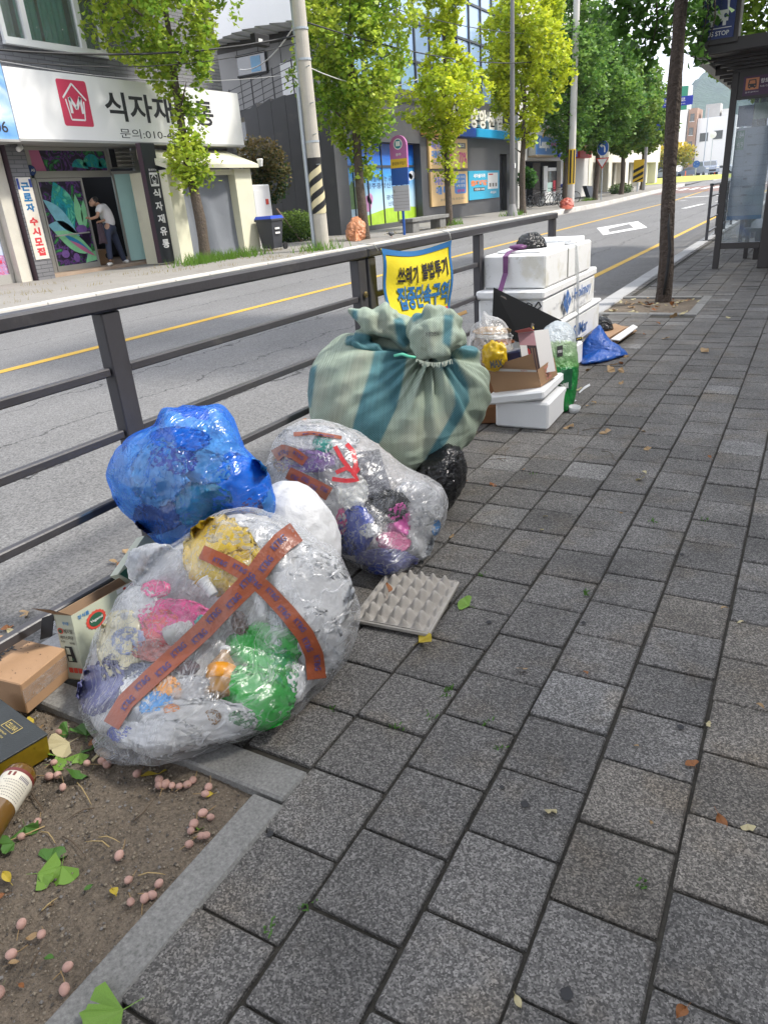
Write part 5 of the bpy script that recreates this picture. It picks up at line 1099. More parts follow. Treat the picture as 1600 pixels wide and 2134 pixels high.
# flat printed sheet with yellow and blue print above it
A_, f_ = blob([(1070, 694), (1100, 676), (1130, 670), (1160, 672), (1168, 680), (1150, 690), (1128, 705), (1100, 700), (1078, 712)], 4.62, .06, .012, 12, .006, 34, nth=80, nph=32)
X, Y = proj(A_); Cc = np.tile((.30, .42, .58), (len(A_), 1)).astype(float); Cc[(X > 1108) & (X < 1128)] = (.62, .42, .03); Cc[X > 1134] = (.03, .06, .25)
tag(newobj('printed_sheet', A_, f_, mat('printed film', rough=.25, attr=True, n=(18, .5), bump=(30, .8, 4, .02)), None, V((-1.5, 4.4, .4)), True, col=Cc), 'crumpled film with blue and yellow print above the green printed bag', 'plastic film')
# black scraps and tape on the blue corner bag
blackbag([(1150, 815), (1160, 812), (1167, 825), (1168, 845), (1160, 852), (1150, 840)], 4.4, .05, 'small black bag tucked behind the little foam box', clampx=None)
out = [(1208, 735), (1215, 715), (1232, 695), (1248, 680), (1256, 690), (1268, 708), (1290, 722), (1304, 738), (1285, 745), (1262, 752), (1235, 757), (1212, 757)]
A_, f_ = blob(out, 5.75, .13, .010, 9, .005, 34, nth=110, nph=44); bl2 = tag(newobj('rubbish_bag', A_, f_, plas('solid blue film', (.015, .11, .48), .2, .1, bump=(24, .9, 4, .02)), None, V((-1.35, 5.8, 0)), True), 'small royal blue bag with a pointed corner beside the foam stack', 'rubbish bag')
MB().obox(pD(1203, 707, 5.25), (AR*.95-AD*.25).normalized(), (AR*.25+AD*.95).normalized(), AF, .032, .012, .003).build('tape', M_black, bl2)
for k in range(4): MB().obox(pD(1198+5*k, 708-1.4*k, 5.24), (AR*.7-AD*.7).normalized(), (AR*.7+AD*.7).normalized(), AF, .006, .003, .002).build('tape_mark', mat('warning yellow', (.65, .5, .03), .5), bl2) if k else None
blackbag([(1246, 672), (1250, 662), (1262, 664), (1272, 676), (1274, 690), (1262, 695), (1250, 688)], 6.5, .10, 'small black bag half hidden behind the foam stack')
# flattened cardboard sheets
t = thing('cardboard_pile', gp(1290, 700), 'flattened cardboard and paper sheets lying behind the small blue bag', 'cardboard')
for k, (pts, m, z) in enumerate([([(1262, 712), (1275, 722), (1326, 692), (1300, 682)], M_kraft, .012), ([(1258, 705), (1272, 716), (1322, 688), (1298, 680)], M_kraftd, .03), ([(1252, 690), (1268, 708), (1304, 684), (1280, 676)], M_kraft, .05), ([(1272, 708), (1290, 712), (1328, 684), (1318, 680)], M_pwhite, .06)]):
    P_ = [gp(x, y, z)+V((0, 0, random.uniform(-.004, .012))) for x, y in pts]; MB().prism(P_, V((0, 0, .008))).build('sheet', m, t)
# cardboard tube and brown cartons beside the sack
a0, a1 = gp(955, 890, .035), gp(993, 889, .035); t = thing('cardboard_tube', a1, 'tan cardboard tube sticking out from under the green sack', 'tube')
MB().lathe(a1, a0-a1, [(.027, .0), (.036, 0), (.036, .3), (.027, .3), (.027, 0)], 22, False).build('tube_wall', M_kraft, t, smooth=True)
c = pY(1008, 860, 4.15); t = thing('cardboard_box', (c.x, c.y, 0), 'dark brown carton squeezed between the green sack and the small foam box', 'box')
MB().obox(V((-1.66, 4.12, .14)), V((.93, .25, -.28)).normalized(), V((-.25, .95, 0)).normalized(), V((.28, .07, .95)).normalized(), .10, .16, .13, .004).build('box_body', mat('russet board', (.23, .105, .045), .8, n=(6, .15)), t)
t = thing('cardboard_box', (-1.7, 3.95, 0), 'low brown carton on the ground behind the cardboard tube', 'box')
MB().obox(V((-1.66, 4.0, .055)), V((.9, .4, 0)).normalized(), V((-.4, .9, 0)).normalized(), V((0, 0, 1)), .11, .12, .052, .003).build('box_body', mat('russet board', (.23, .105, .045), .8), t)
c = pX(958, 655, -1.86); t = thing('wood_strip', c, 'short strip of pale wood standing behind the neck of the sack', 'wood strip')
MB().obox(c, (AR*.93-AD*.37).normalized(), (AR*.37+AD*.93).normalized(), AF, .045, .010, .006, .001).build('strip_body', mat('pale raw wood', (.40, .25, .10), .7, n=(30, .2)), t)
# white cup and lid scraps on the pavers
c = gp(1196, 858, 0); t = thing('paper_cup', c, 'squat white cup lying on the pavers by the green printed bag', 'cup')
MB().lathe(c+V((0, 0, .002)), (0.1, -.1, 1), [(.001, 0), (.034, 0), (.037, .032), (.034, .033), (.031, .004), (.001, .004)], 24, False).build('wall', P_white, t, smooth=True)
for pts, lab in (([(1205, 818), (1217, 806), (1228, 800), (1229, 804), (1216, 812), (1207, 820)], 'thin white plastic strip on the pavers near the green printed bag'), ([(1188, 838), (1198, 834), (1201, 835), (1190, 840)], 'tiny white paper sliver on the pavers above the squat cup')):
    MB().prism([gp(x, y, .003) for x, y in pts], V((0, 0, .003))).build('plastic_strip', P_white, tag(thing('litter_scrap', gp(*pts[0]), lab, 'scrap')))
# ================================================================== ACROSS THE ROAD
def brickmat(name, c1, c2, scale=1.0, bw=.4, bh=.085):
    m = bpy.data.materials.new(name); m.use_nodes = True; t = m.node_tree; N = t.nodes; L = t.links; b = N['Principled BSDF']; b.inputs['Roughness'].default_value = .8
    g = N.new('ShaderNodeNewGeometry').outputs['Position']; s = N.new('ShaderNodeSeparateXYZ'); L.new(g, s.inputs[0]); a = N.new('ShaderNodeMath'); a.operation = 'ADD'; L.new(s.outputs[0], a.inputs[0]); L.new(s.outputs[1], a.inputs[1])
    k = N.new('ShaderNodeCombineXYZ'); L.new(a.outputs[0], k.inputs[0]); L.new(s.outputs[2], k.inputs[1])
    br = N.new('ShaderNodeTexBrick'); br.inputs['Scale'].default_value = 1; br.inputs['Brick Width'].default_value = bw; br.inputs['Row Height'].default_value = bh; br.inputs['Mortar Size'].default_value = .008
    br.inputs['Color1'].default_value = (*c1, 1); br.inputs['Color2'].default_value = (*c2, 1); br.inputs['Mortar'].default_value = (*[x*.55 for x in c1], 1); L.new(k.outputs[0], br.inputs['Vector']); L.new(br.outputs['Color'], b.inputs['Base Color'])
    bu = N.new('ShaderNodeBump'); bu.inputs['Strength'].default_value = .6; bu.inputs['Distance'].default_value = .01; bu.invert = True; L.new(br.outputs['Fac'], bu.inputs['Height']); L.new(bu.outputs[0], b.inputs['Normal']); return m
M_gbrick = brickmat('grey brick', (.155, .155, .165), (.185, .185, .195))
M_granite = mat('dark granite cladding', (.075, .075, .078), .38, n=(60, .3, 3), n2=(.8, .3, 4), world=True, stain=[(1.5, .6, (.12, .115, .105), .5)])
M_winwhite = mat('white window frame', (.74, .74, .72), .4); M_alu = mat('aluminium frame', (.42, .41, .38), .45, metal=.3); M_cream = mat('cream render', (.68, .66, .50), .8, n=(2, .08, 4), world=True, stain=[(1.2, .64, (.45, .43, .33), .5)])
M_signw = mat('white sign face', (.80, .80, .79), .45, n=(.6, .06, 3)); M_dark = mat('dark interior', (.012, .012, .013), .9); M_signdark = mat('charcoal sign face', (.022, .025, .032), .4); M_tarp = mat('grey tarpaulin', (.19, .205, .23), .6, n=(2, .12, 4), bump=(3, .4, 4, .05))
M_teal = mat('aqua frosted glass', (.50, .76, .71), .3, n=(3, .06)); M_glass = mat('dark glass', (.05, .06, .065), .06, spec=1.0, coat=1.0); M_curtain = mat('teal curtain', (.05, .30, .22), .75, n=(6, .25), trans=.15)
M_txt = mat('sign letter black', (.025, .025, .03), .5); M_logo = mat('crimson logo', (.56, .045, .10), .45); M_greyc = mat('pale concrete', (.42, .41, .39), .85, n=(2, .15, 4), world=True)

def ramp_print(name, stops, scale, warp=.4, vein=0):
    m = bpy.data.materials.new(name); m.use_nodes = True; t = m.node_tree; N = t.nodes; L = t.links; b = N['Principled BSDF']; b.inputs['Roughness'].default_value = .3
    co = N.new('ShaderNodeTexCoord').outputs['Object']; nz = N.new('ShaderNodeTexNoise'); nz.inputs['Scale'].default_value = scale; nz.inputs['Detail'].default_value = 4; nz.inputs['Distortion'].default_value = warp*3; L.new(co, nz.inputs['Vector'])
    r_ = N.new('ShaderNodeValToRGB'); L.new(nz.outputs['Fac'], r_.inputs[0]); e = r_.color_ramp.elements
    while len(e) < len(stops): e.new(.5)
    for k, (p, c) in enumerate(stops): e[k].position = p; e[k].color = (*c, 1)
    L.new(r_.outputs[0], b.inputs['Base Color']); return m
M_leafdark = ramp_print('dark leaf print', [(.30, (.012, .01, .016)), (.47, (.03, .018, .05)), (.52, (.16, .06, .28)), (.56, (.02, .012, .03)), (.62, (.03, .22, .06)), (.72, (.12, .5, .16))], 3.2)
M_leafteal = ramp_print('teal leaf print', [(.3, (.01, .16, .22)), (.45, (.02, .38, .45)), (.55, (.03, .30, .22)), (.66, (.15, .6, .42))], 4, .5)
M_skyflower = ramp_print('sky print', [(.3, (.25, .35, .6)), (.5, (.55, .62, .75)), (.65, (.75, .75, .78))], 2)

# ---- grey brick shop building
shop = thing('shop_building', (-15.7, 14, .1), 'grey brick shop building with teal curtained window above its long white sign', 'building')
def part(name, m, par, *boxes, bev=0):
    if len(boxes) > 1 and name in ('column', 'rail', 'louvre', 'roof_edge', 'jamb', 'opening', 'upper_window', 'shutter', 'grille', 'air_conditioner', 'pipe', 'side_pier', 'upper_wall'):
        for q in boxes: o_ = part(name, m, par, q, bev=bev)
        return o_
    b = MB()
    for q in boxes: b.box(*q, bev)
    return b.build(name, m, par)
part('wall', M_gbrick, shop, (-16.3, -15.7, 3.3, 11.92, 4.2, 9), (-16.3, -15.7, 14.72, 18.9, 4.2, 9), (-16.3, -15.7, 11.92, 14.72, 4.2, 4.92), (-16.3, -15.7, 11.92, 14.72, 7.3, 9), (-24, -16.3, 18.3, 18.9, .1, 9), (-24, -16.3, 3.3, 18.3, 8.4, 9))
part('pillar', M_gbrick, shop, (-16.3, -15.6, 11.27, 11.72, .1, 2.97)); part('pillar', M_gbrick, shop, (-16.3, -15.4, 18.35, 18.8, .1, 2.97))
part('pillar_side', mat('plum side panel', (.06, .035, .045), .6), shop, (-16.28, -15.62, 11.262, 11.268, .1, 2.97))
part('pillar', mat('cream frame', (.58, .55, .47), .7, n=(3, .15)), shop, (-16.3, -15.75, 10.93, 11.22, .1, 2.97))
part('lintel', M_greyc, shop, (-16.35, -15.75, 3.3, 18.3, 2.98, 4.2))
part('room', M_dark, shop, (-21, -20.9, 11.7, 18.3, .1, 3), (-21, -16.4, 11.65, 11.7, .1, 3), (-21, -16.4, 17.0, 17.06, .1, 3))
part('doorstep', mat('worn tan step', (.36, .27, .20), .9, n=(4, .25, 4), world=True), shop, (-21, -15.72, 11.73, 18.2, .101, .17))
wi = part('window', M_winwhite, shop, (-15.74, -15.62, 11.92, 14.72, 4.92, 5.02), (-15.74, -15.62, 11.92, 14.72, 7.2, 7.3), *[(-15.74, -15.63, y, y+w_, 5.021, 7.2) for y, w_ in ((11.92, .1), (12.5, .12), (13.98, .14), (14.6, .12))])
part('sill', M_winwhite, wi, (-15.62, -15.5, 11.85, 14.8, 4.86, 4.915))
b = MB()
for y0, y1 in ((12.03, 12.5), (12.62, 13.2), (13.26, 13.98), (14.12, 14.6)):
    n_ = int((y1-y0)/.03); vs = []
    for k in range(n_+1):
        yy = y0+(y1-y0)*k/n_; xx = -15.98+.025*math.sin(k*1.25)
        vs += [(xx, yy, 5.0), (xx, yy, 7.2)]
    b.cur = 0 if y0 in (12.62, 13.26) else 1
    b.add(vs, [(2*k, 2*k+2, 2*k+3, 2*k+1) for k in range(n_)])
b.build('curtain', [M_curtain, mat('sage curtain', (.22, .30, .25), .8)], wi, smooth=True)
gl_ = film('window glass film', (.93, .95, .94), .10, .0, .35, milky=(.5, .55, .55), rough=.05)
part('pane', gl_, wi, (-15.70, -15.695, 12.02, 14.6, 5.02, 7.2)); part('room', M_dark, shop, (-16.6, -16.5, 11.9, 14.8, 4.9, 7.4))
# upper frames over the shop openings
part('door_frame', M_alu, shop, (-16.36, -16.28, 11.73, 14.65, 2.30, 2.45), (-16.36, -16.28, 11.73, 14.65, 2.9, 2.975), (-16.36, -16.28, 12.24, 12.34, .17, 2.9), (-16.36, -16.28, 14.58, 14.66, 2.45, 2.9), (-16.36, -16.28, 15.5, 15.75, .17, 2.97), (-16.36, -16.30, 11.73, 11.8, .17, 2.9))
M_pinkbar = mat('pink print', (.55, .16, .30), .35)
tr = part('transom_panel', M_leafdark, shop, (-16.34, -16.31, 12.34, 14.58, 2.45, 2.9)); part('transom_panel', M_leafdark, shop, (-16.34, -16.31, 11.8, 12.24, 2.45, 2.9))
Pt_ = rectX(-16.307, 12.34, 14.58, 2.45, 2.9)
shapes(Pt_, 'print', M_pinkbar, shop, [[(.0, 0), (.17, 0), (.13, 1), (0, 1)]]); shapes(Pt_, 'print', M_leafteal, shop, [circ(.62, .1, .11, .5, 16, 0, math.pi), circ(.80, .1, .14, .75, 16, 0, math.pi), circ(.95, .1, .07, .55, 16, 0, math.pi)])
part('door_panel', M_leafdark, shop, (-16.34, -16.31, 11.8, 12.24, .3, 2.3)); shapes(rectX(-16.306, 11.8, 12.24, .3, 2.3), 'print', M_pinkbar, shop, [[(.75, .72), (1, .50), (1, .95), (.8, 1)]]); shapes(rectX(-16.306, 11.8, 12.24, .3, 2.3), 'print', mat('leaf green print', (.16, .48, .18), .35), shop, [[(.1, .8), (.5, .86), (.6, .76), (.3, .66)], [(.1, .1), (.9, .14), (.7, .02), (.2, 0)], [(.5, .62), (.9, .58), (.8, .5)]])
door = part('door', M_alu, shop, (-16.34, -16.28, 12.36, 13.68, 2.22, 2.29), (-16.34, -16.28, 12.36, 13.68, .17, .30), (-16.34, -16.28, 12.36, 12.40, .3, 2.22), (-16.34, -16.28, 13.63, 13.68, .3, 2.22))
part('door_panel', M_leafdark, door, (-16.325, -16.315, 12.4, 13.63, .3, 2.22)); Pd = rectX(-16.311, 12.4, 13.63, .3, 2.22)
M_l1, M_l2, M_l3 = mat('pale aqua leaf', (.22, .52, .62), .35, n=(5, .3)), mat('leaf lime print', (.25, .62, .33), .35, n=(5, .3)), mat('blue leaf print', (.03, .25, .48), .35, n=(5, .3))
def leafpoly(x0, y0, x1, y1, w_): 
    dx, dy = x1-x0, y1-y0; return [(x0+dx*t_-dy*w_*math.sin(math.pi*t_)*s_, y0+dy*t_+dx*w_*math.sin(math.pi*t_)*s_) for s_, rng in ((1, range(0, 9)), (-1, range(8, 0, -1))) for t_ in [k/8 for k in rng]]
shapes(Pd, 'print', M_leafteal, door, [leafpoly(.55, .35, .35, 1.0, .42)])
shapes(lift(Pd, (.001, 0, 0)), 'print', M_l1, door, [leafpoly(.66, .36, .02, .80, .14), leafpoly(.70, .34, .0, .50, .16)])
shapes(lift(Pd, (.002, 0, 0)), 'print', M_l2, door, [leafpoly(.78, .38, .80, .85, .20), leafpoly(.86, .40, .98, .78, .18), leafpoly(.95, .12, .1, .42, .13), [(.7, .0), (1, .02), (1, .14), (.8, .12)]])
shapes(lift(Pd, (.003, 0, 0)), 'print', M_l3, door, [leafpoly(.9, .12, .3, .38, .07)]); shapes(lift(Pd, (.0035, 0, 0)), 'print', M_pinkbar, door, [leafpoly(.98, .07, .42, .30, .05)])
shapes(lift(Pd, (.004, 0, 0)), 'print', mat('purple print', (.20, .10, .34), .35, n=(14, .6)), door, [circ(.78, .42, .14, .055, 10), circ(.25, .14, .1, .05, 9), circ(.5, .08, .08, .06, 9)])
MB().tube([(-16.26, 12.5, 1.0), (-16.22, 12.52, 1.0), (-16.22, 13.5, 1.02), (-16.26, 13.52, 1.02)], .018, 8).build('handle', M_alu, door)
leaf = thing('glass_door', (-16.2, 14.6, .17), 'frosted aqua glass door standing open beside the dark shop entrance', 'door')
MB().hexa([V((-16.27, 14.62, .2)), V((-16.22, 14.62, .2)), V((-15.98, 15.48, .2)), V((-16.03, 15.48, .2)), V((-16.27, 14.62, 2.35)), V((-16.22, 14.62, 2.35)), V((-15.98, 15.48, 2.35)), V((-16.03, 15.48, 2.35))]).build('pane', M_teal, leaf)
part('rail', M_alu, leaf, (-16.24, -16.2, 14.6, 14.66, .17, 2.4)); MB().tube([(-15.97, 15.3, 1.0), (-15.9, 15.25, 1.02), (-15.92, 15.25, 1.25), (-15.98, 15.28, 1.25)], .02, 6).build('handle', M_alu, leaf)
MB().hexa([V((-16.28, 14.60, 2.35)), V((-16.2, 14.60, 2.35)), V((-15.96, 15.5, 2.35)), V((-16.04, 15.5, 2.35)), V((-16.28, 14.6, 2.42)), V((-16.2, 14.60, 2.42)), V((-15.96, 15.5, 2.42)), V((-16.04, 15.5, 2.42))]).build('rail', M_alu, leaf)
vent = thing('vent_unit', (-16.2, 15, 2.5), 'grey louvred vent unit above the open glass door', 'vent')
part('vent_box', M_alu, vent, (-16.5, -16.25, 14.68, 15.42, 2.5, 2.97)); part('louvre', mat('pale louvre', (.5, .48, .43), .6), vent, *[(-16.25, -16.08, 14.9, 15.4, 2.55+.1*k, 2.58+.1*k) for k in range(4)]); part('fan_opening', M_dark, vent, (-16.248, -16.24, 14.7, 14.88, 2.52, 2.95))
boxes = thing('cardboard_box', (-16.9, 14.3, .17), 'kraft box with a round black mark just inside the dark shop doorway', 'box'); part('box_body', M_kraft, boxes, (-17.2, -16.7, 14.05, 14.5, .175, .55), bev=.01); shapes(rectX(-16.695, 14.05, 14.5, .175, .55), 'print', M_ink, boxes, [circ(.6, .55, .16, .19, 16)])
boxes = thing('cardboard_box', (-17.5, 13.9, .17), 'stacked tall kraft boxes in the shade inside the shop', 'box'); part('box_body', M_kraft, boxes, (-17.9, -17.3, 13.7, 14.1, .175, 1.1), bev=.01)
cam_ = thing('security_camera', (-15.5, 11.5, 2.88), 'little white security camera beneath the white sign', 'security camera'); MB().lathe((-15.55, 11.62, 2.88), (.5, -1, -.35), [(.01, 0), (.05, 0), (.055, .16), (.03, .18), (.01, .18)], 12).build('housing', M_winwhite, cam_); MB().box(-15.6, -15.53, 11.58, 11.64, 2.86, 2.97).build('bracket', M_winwhite, cam_)
bell = thing('alarm_badge', (-16.2, 12.28, 2.5), 'round dark blue security badge above the shop door', 'badge'); MB().lathe((-16.28, 12.28, 2.47), (1, 0, 0), [(.01, .05), (.10, .04), (.12, 0), (.01, 0)], 20).build('disc', mat('navy badge', (.015, .05, .20), .3), bell); ftext('AS', rectX(-16.22, 12.23, 12.34, 2.44, 2.5), bell, M_pwhite, .04)
# left neighbour shop window with a print
nb = thing('shop_window', (-16, 10, .1), 'shop window with sky and pink flower print and crimson letters at the picture edge', 'window'); part('frame', M_alu, nb, (-16.06, -15.95, 8.6, 10.9, .1, .30), (-16.06, -15.95, 10.82, 10.92, .3, 2.97), (-16.06, -15.95, 8.6, 8.7, .3, 2.97)); part('pane', M_skyflower, nb, (-16.02, -15.99, 8.7, 10.82, .3, 2.97))
shapes(rectX(-15.985, 8.7, 10.82, .3, .78), 'print', ramp_print('flower print', [(.35, (.30, .06, .20)), (.48, (.6, .22, .32)), (.56, (.22, .25, .5)), (.68, (.75, .4, .5))], 14), nb, [[(0, 0), (1, 0), (1, .85), (.8, 1), (.5, .8), (.3, 1), (0, .9)]])
ftext('대', rectX(-15.975, 10.33, 10.68, .96, 1.28), nb, M_logo, .05); ftext('소', rectX(-15.975, 10.36, 10.72, .55, .87), nb, M_logo, .05); ftext('판', rectX(-15.975, 10.2, 10.55, 1.38, 1.7), nb, M_logo, .05)
# signs
def signbox(name, X, y0, y1, z0, z1, m, label, th=.3, cat='sign'):
    t = thing(name, (X, (y0+y1)/2, z0), label, cat); part('panel', m, t, (X-th, X, y0, y1, z0, z1)); part('edge_trim', mat('sign edge', (.35, .35, .34), .5), t, (X-th-.01, X+.012, y0-.02, y1+.02, z0-.05, z0-.001)); return t
sg = signbox('shop_sign', -14.95, 11.19, 18.63, 2.99, 4.31, M_signw, 'long white shop sign with crimson house logo and black Korean letters', .6)
PS = lambda y0, y1, z0, z1, k=.003: rectX(-14.95+k, y0, y1, z0, z1)
Pl = PS(12.43, 13.24, 3.27, 4.19); rc = [(u_, v_) for cx, cy_, a_ in ((.94, .94, 0), (.06, .94, math.pi/2), (.06, .06, math.pi), (.94, .06, 1.5*math.pi)) for u_, v_ in [(cx+.06*math.cos(a_+k*.39), cy_+.06*math.sin(a_+k*.39)) for k in range(5)]]
shapes(Pl, 'logo', M_logo, sg, [rc])
hs = stroke([(.12, .60), (.5, .92), (.90, .58)], .045)+stroke([(.20, .58), (.20, .58), (.27, .14), (.73, .14), (.80, .55)], .04); mm_ = stroke([(.33, .28), (.33, .62), (.52, .38), (.70, .64), (.70, .28)], .085)
shapes(lift(Pl, (.002, 0, 0)), 'logo_lines', M_signw, sg, hs+mm_)
ftext('식자재유통', PS(13.68, 17.46, 3.42, 4.04), sg, M_txt, .022); ftext('문의:010-4011-0060', PS(13.98, 17.5, 3.05, 3.27), sg, M_txt, .0) if 0 else ftext('문의:010-4011-', PS(13.98, 16.45, 3.06, 3.27), sg, M_txt, .0)
sb = signbox('shop_sign', -14.95, 8.2, 11.165, 2.97, 4.36, ramp_print('blue cloud print', [(.3, (.05, .20, .52)), (.5, (.22, .42, .72)), (.68, (.62, .72, .82))], 1.2), 'blue sky printed shop sign with phone number end at the picture edge', .6)
ftext('006', PS(10.50, 10.97, 3.09, 3.30), sb, M_txt, .01); M_signred = mat('red sign strokes', (.60, .05, .06), .45)
shapes(PS(9.8, 10.95, 3.4, 4.1), 'lettering', M_pwhite, sb, [[(.2, .42), (.98, .36), (.98, .20), (.2, .24)], [(.2, .76), (.86, .72), (.86, .50), (.2, .54)]]); shapes(PS(9.8, 10.95, 3.4, 4.1, .006), 'lettering', M_signred, sb, [[(.2, .38), (.94, .33), (.94, .23), (.2, .27)], [(.2, .72), (.82, .69), (.82, .55), (.2, .58)]])
bn = thing('poster', (-15.57, 11.5, .55), 'tall narrow job poster with blue and red Korean letters on the brick pillar', 'poster'); part('sheet', ramp_print('peach sheet', [(.35, (.70, .62, .50)), (.6, (.75, .72, .66))], 2), bn, (-15.595, -15.585, 11.31, 11.68, .55, 2.28))
PB_ = rectX(-15.581, 11.31, 11.68, .55, 2.28)
for k, ch in enumerate('근로자'): ftext(ch, sub(PB_, .22, .8, .84-.125*k, .94-.125*k), bn, mat('poster blue', (.015, .16, .36), .5), .05)
for k, ch in enumerate('수시모집'): ftext(ch, sub(PB_, .22, .8, .42-.125*k, .52-.125*k), bn, M_signred, .05)
shapes(PB_, 'print', mat('navy print', (.03, .06, .25), .5), bn, [[(.0, .86), (.16, .86), (.16, .99), (0, .99)], [(.84, .88), (1, .88), (1, .98), (.84, .98)]])
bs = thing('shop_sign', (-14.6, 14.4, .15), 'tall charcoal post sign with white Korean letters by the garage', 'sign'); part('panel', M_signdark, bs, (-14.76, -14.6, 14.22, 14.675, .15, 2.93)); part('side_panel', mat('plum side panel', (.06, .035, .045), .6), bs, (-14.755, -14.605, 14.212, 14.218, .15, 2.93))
PK = rectX(-14.597, 14.02, 14.70, .15, 2.93); shapes(PK, 'logo_lines', M_signw, bs, stroke([(.46, .66), (.46, .755), (.86, .755), (.86, .66), (.46, .66)], .018)+stroke([(.54, .72), (.66, .748), (.78, .72)], .014)+stroke([(.57, .71), (.60, .672), (.72, .672), (.75, .71)], .014)+stroke([(.62, .68), (.62, .70), (.66, .685), (.70, .70), (.70, .68)], .012))
ftext('함께하는', sub(PK, .46, .86, .775, .795), bs, M_signw, .01)
for k, ch in enumerate('식자재유통'): ftext(ch, sub(PK, .48, .84, .555-.107*k, .63-.107*k), bs, M_signw, .03)
# cream garage front with sloping awning and tarpaulin
ga = thing('garage', (-14.3, 16, .1), 'cream painted garage front with sloping awning and grey tarpaulin', 'garage')
part('jamb', M_cream, ga, (-15.65, -14.35, 14.68, 15.15, .1, 2.32)); part('jamb', M_cream, ga, (-15.65, -14.35, 17.28, 18.0, .1, 2.32)); part('lintel', M_cream, ga, (-15.6, -14.4, 15.15, 17.28, 2.18, 2.31))
MB().hexa([V((-15.3, 14.72, 2.62)), V((-14.15, 14.52, 2.33)), V((-14.15, 18.15, 2.33)), V((-15.3, 18.15, 2.62)), V((-15.3, 14.72, 2.86)), V((-14.15, 14.52, 2.42)), V((-14.15, 18.15, 2.42)), V((-15.3, 18.15, 2.86))]).build('awning', M_cream, ga)
P_ = lambda u, v: V((-14.62+.05*math.sin(5*u+2*v)+.03*math.sin(13*u+3*v)+.12*max(0, u-.7)/.3*(1-v)**3, 15.15+2.13*u, .1+2.08*v)); gridmesh(P_, 24, 24, 'tarpaulin', M_tarp, ga)
lamp_ = thing('wall_lamp', (-14.1, 18.2, 2.4), 'small white lamp at the corner of the garage awning', 'lamp'); MB().lathe((-14.15, 18.24, 2.36), (0, 0, 1), [(.01, 0), (.06, 0), (.09, .18), (.07, .2), (.01, .2)], 10).build('shade', M_winwhite, lamp_)
cab = thing('utility_cabinet', (-14.6, 18.6, .1), 'white utility cabinet with a small red label behind the wheeled bin', 'cabinet'); part('cabinet_body', mat('white enamel', (.70, .70, .70), .4, n=(3, .08)), cab, (-15.2, -14.5, 18.1, 19.0, .1, 1.9), bev=.03); part('door', M_winwhite, cab, (-14.5, -14.48, 18.18, 18.62, .25, 1.75), bev=.004); part('label', M_pred, cab, (-14.497, -14.48, 18.72, 18.84, 1.35, 1.5))
bn2 = thing('wheeled_bin', (-13.9, 17.95, .1), 'dark grey wheeled bin with a bright blue lid', 'bin'); M_bin = mat('grey bin plastic', (.045, .048, .058), .45)
b = MB(); a, h_ = .26, .88; c = V((-13.95, 18.05, .16)); b.hexa([c+V((sx*.21, sy*.19, 0)) for sx, sy in ((-1, -1), (1, -1), (1, 1), (-1, 1))]+[c+V((sx*.29, sy*.27, .76)) for sx, sy in ((-1, -1), (1, -1), (1, 1), (-1, 1))]); b.box(-14.27, -13.63, 17.75, 18.35, .90, .96, .01); b.build('bin_body', M_bin, bn2)
MB().hexa([c+V((sx*.31, sy*.31, .80)) for sx, sy in ((-1, -1), (1, -1), (1, 1), (-1, 1))]+[c+V((sx*.27, sy*.26, .88)) for sx, sy in ((-1, -1), (1, -1), (1, 1), (-1, 1))]).build('lid', mat('blue bin lid', (.015, .06, .45), .35), bn2)
for xx in (-14.2, -13.68): MB().lathe((xx, 18.30, .2), (1, 0, 0), [(.01, 0), (.1, 0), (.1, .05), (.01, .05)], 14).build('wheel', M_black, bn2)
for k in range(2): shapes(rectX(-13.655, 17.9, 18.12, .55+.12*k, .60+.12*k), 'label', M_pwhite, bn2, [[(0, 0), (1, 0), (1, 1), (0, 1)]])

# ---- bank: dark granite block, terrace, glass front
bank = thing('bank_building', (-15.6, 33, .1), 'bank of dark granite with tall glass front and big white letters', 'building')
part('wall', M_granite, bank, (-16.2, -15.6, 24.5, 25.35, .1, 4.95), (-16.2, -15.6, 25.35, 31.5, 3.32, 4.95), (-16.2, -15.6, 31.5, 41.2, .1, 4.95), (-16.2, -15.6, 25.35, 31.5, .1, .28), (-16.2, -16.0, 42.4, 43.2, .1, 4.95), (-16.2, -15.6, 41.2, 42.6, 3.0, 4.95), (-16.2, -15.7, 42.6, 43.4, .1, 4.95), (-16.0, -15.95, 25.3, 31.55, .28, 3.34))
for k in range(5):    # the side wall: tall granite slabs with joints, its top sweeping down towards the yard
    x1, x0 = -16.2-.66*k, -16.2-.66*(k+1)+.012; za, zb = 4.95+.12*math.sin(k*.5)-.05*k, 4.95+.12*math.sin((k+1)*.5)-.06*(k+1)-.012*k*k
    MB().hexa([V((x0, 24.5, .1)), V((x1, 24.5, .1)), V((x1, 24.9, .1)), V((x0, 24.9, .1)), V((x0, 24.5, zb)), V((x1, 24.5, za)), V((x1, 24.9, za)), V((x0, 24.9, zb))]).build('granite_slab', M_granite, bank)
part('side_window', M_glass, bank, (-20.8, -19.55, 24.6, 24.7, .3, 4.3)); part('side_pier', mat('grey pier', (.20, .20, .21), .6), bank, (-21.2, -20.8, 24.4, 24.8, .1, 4.6), (-20.3, -20.15, 24.5, 24.62, .3, 4.3)); part('terrace', M_granite, bank, (-24, -16.2, 24.9, 43, 4.5, 4.75))
b = MB(); tops = [(-16.3, 5.05), (-17.2, 5.02), (-18.1, 4.85), (-19.1, 4.62), (-20.2, 4.4), (-21.2, 4.2)]
for (x, z_) in tops: b.tube([(x, 24.7, z_-.1), (x, 24.7, z_+1.05)], .028, 6)
for k in range(5): b.tube([(x, 24.7, z_+.2+.2*k) for x, z_ in tops], .012, 5)
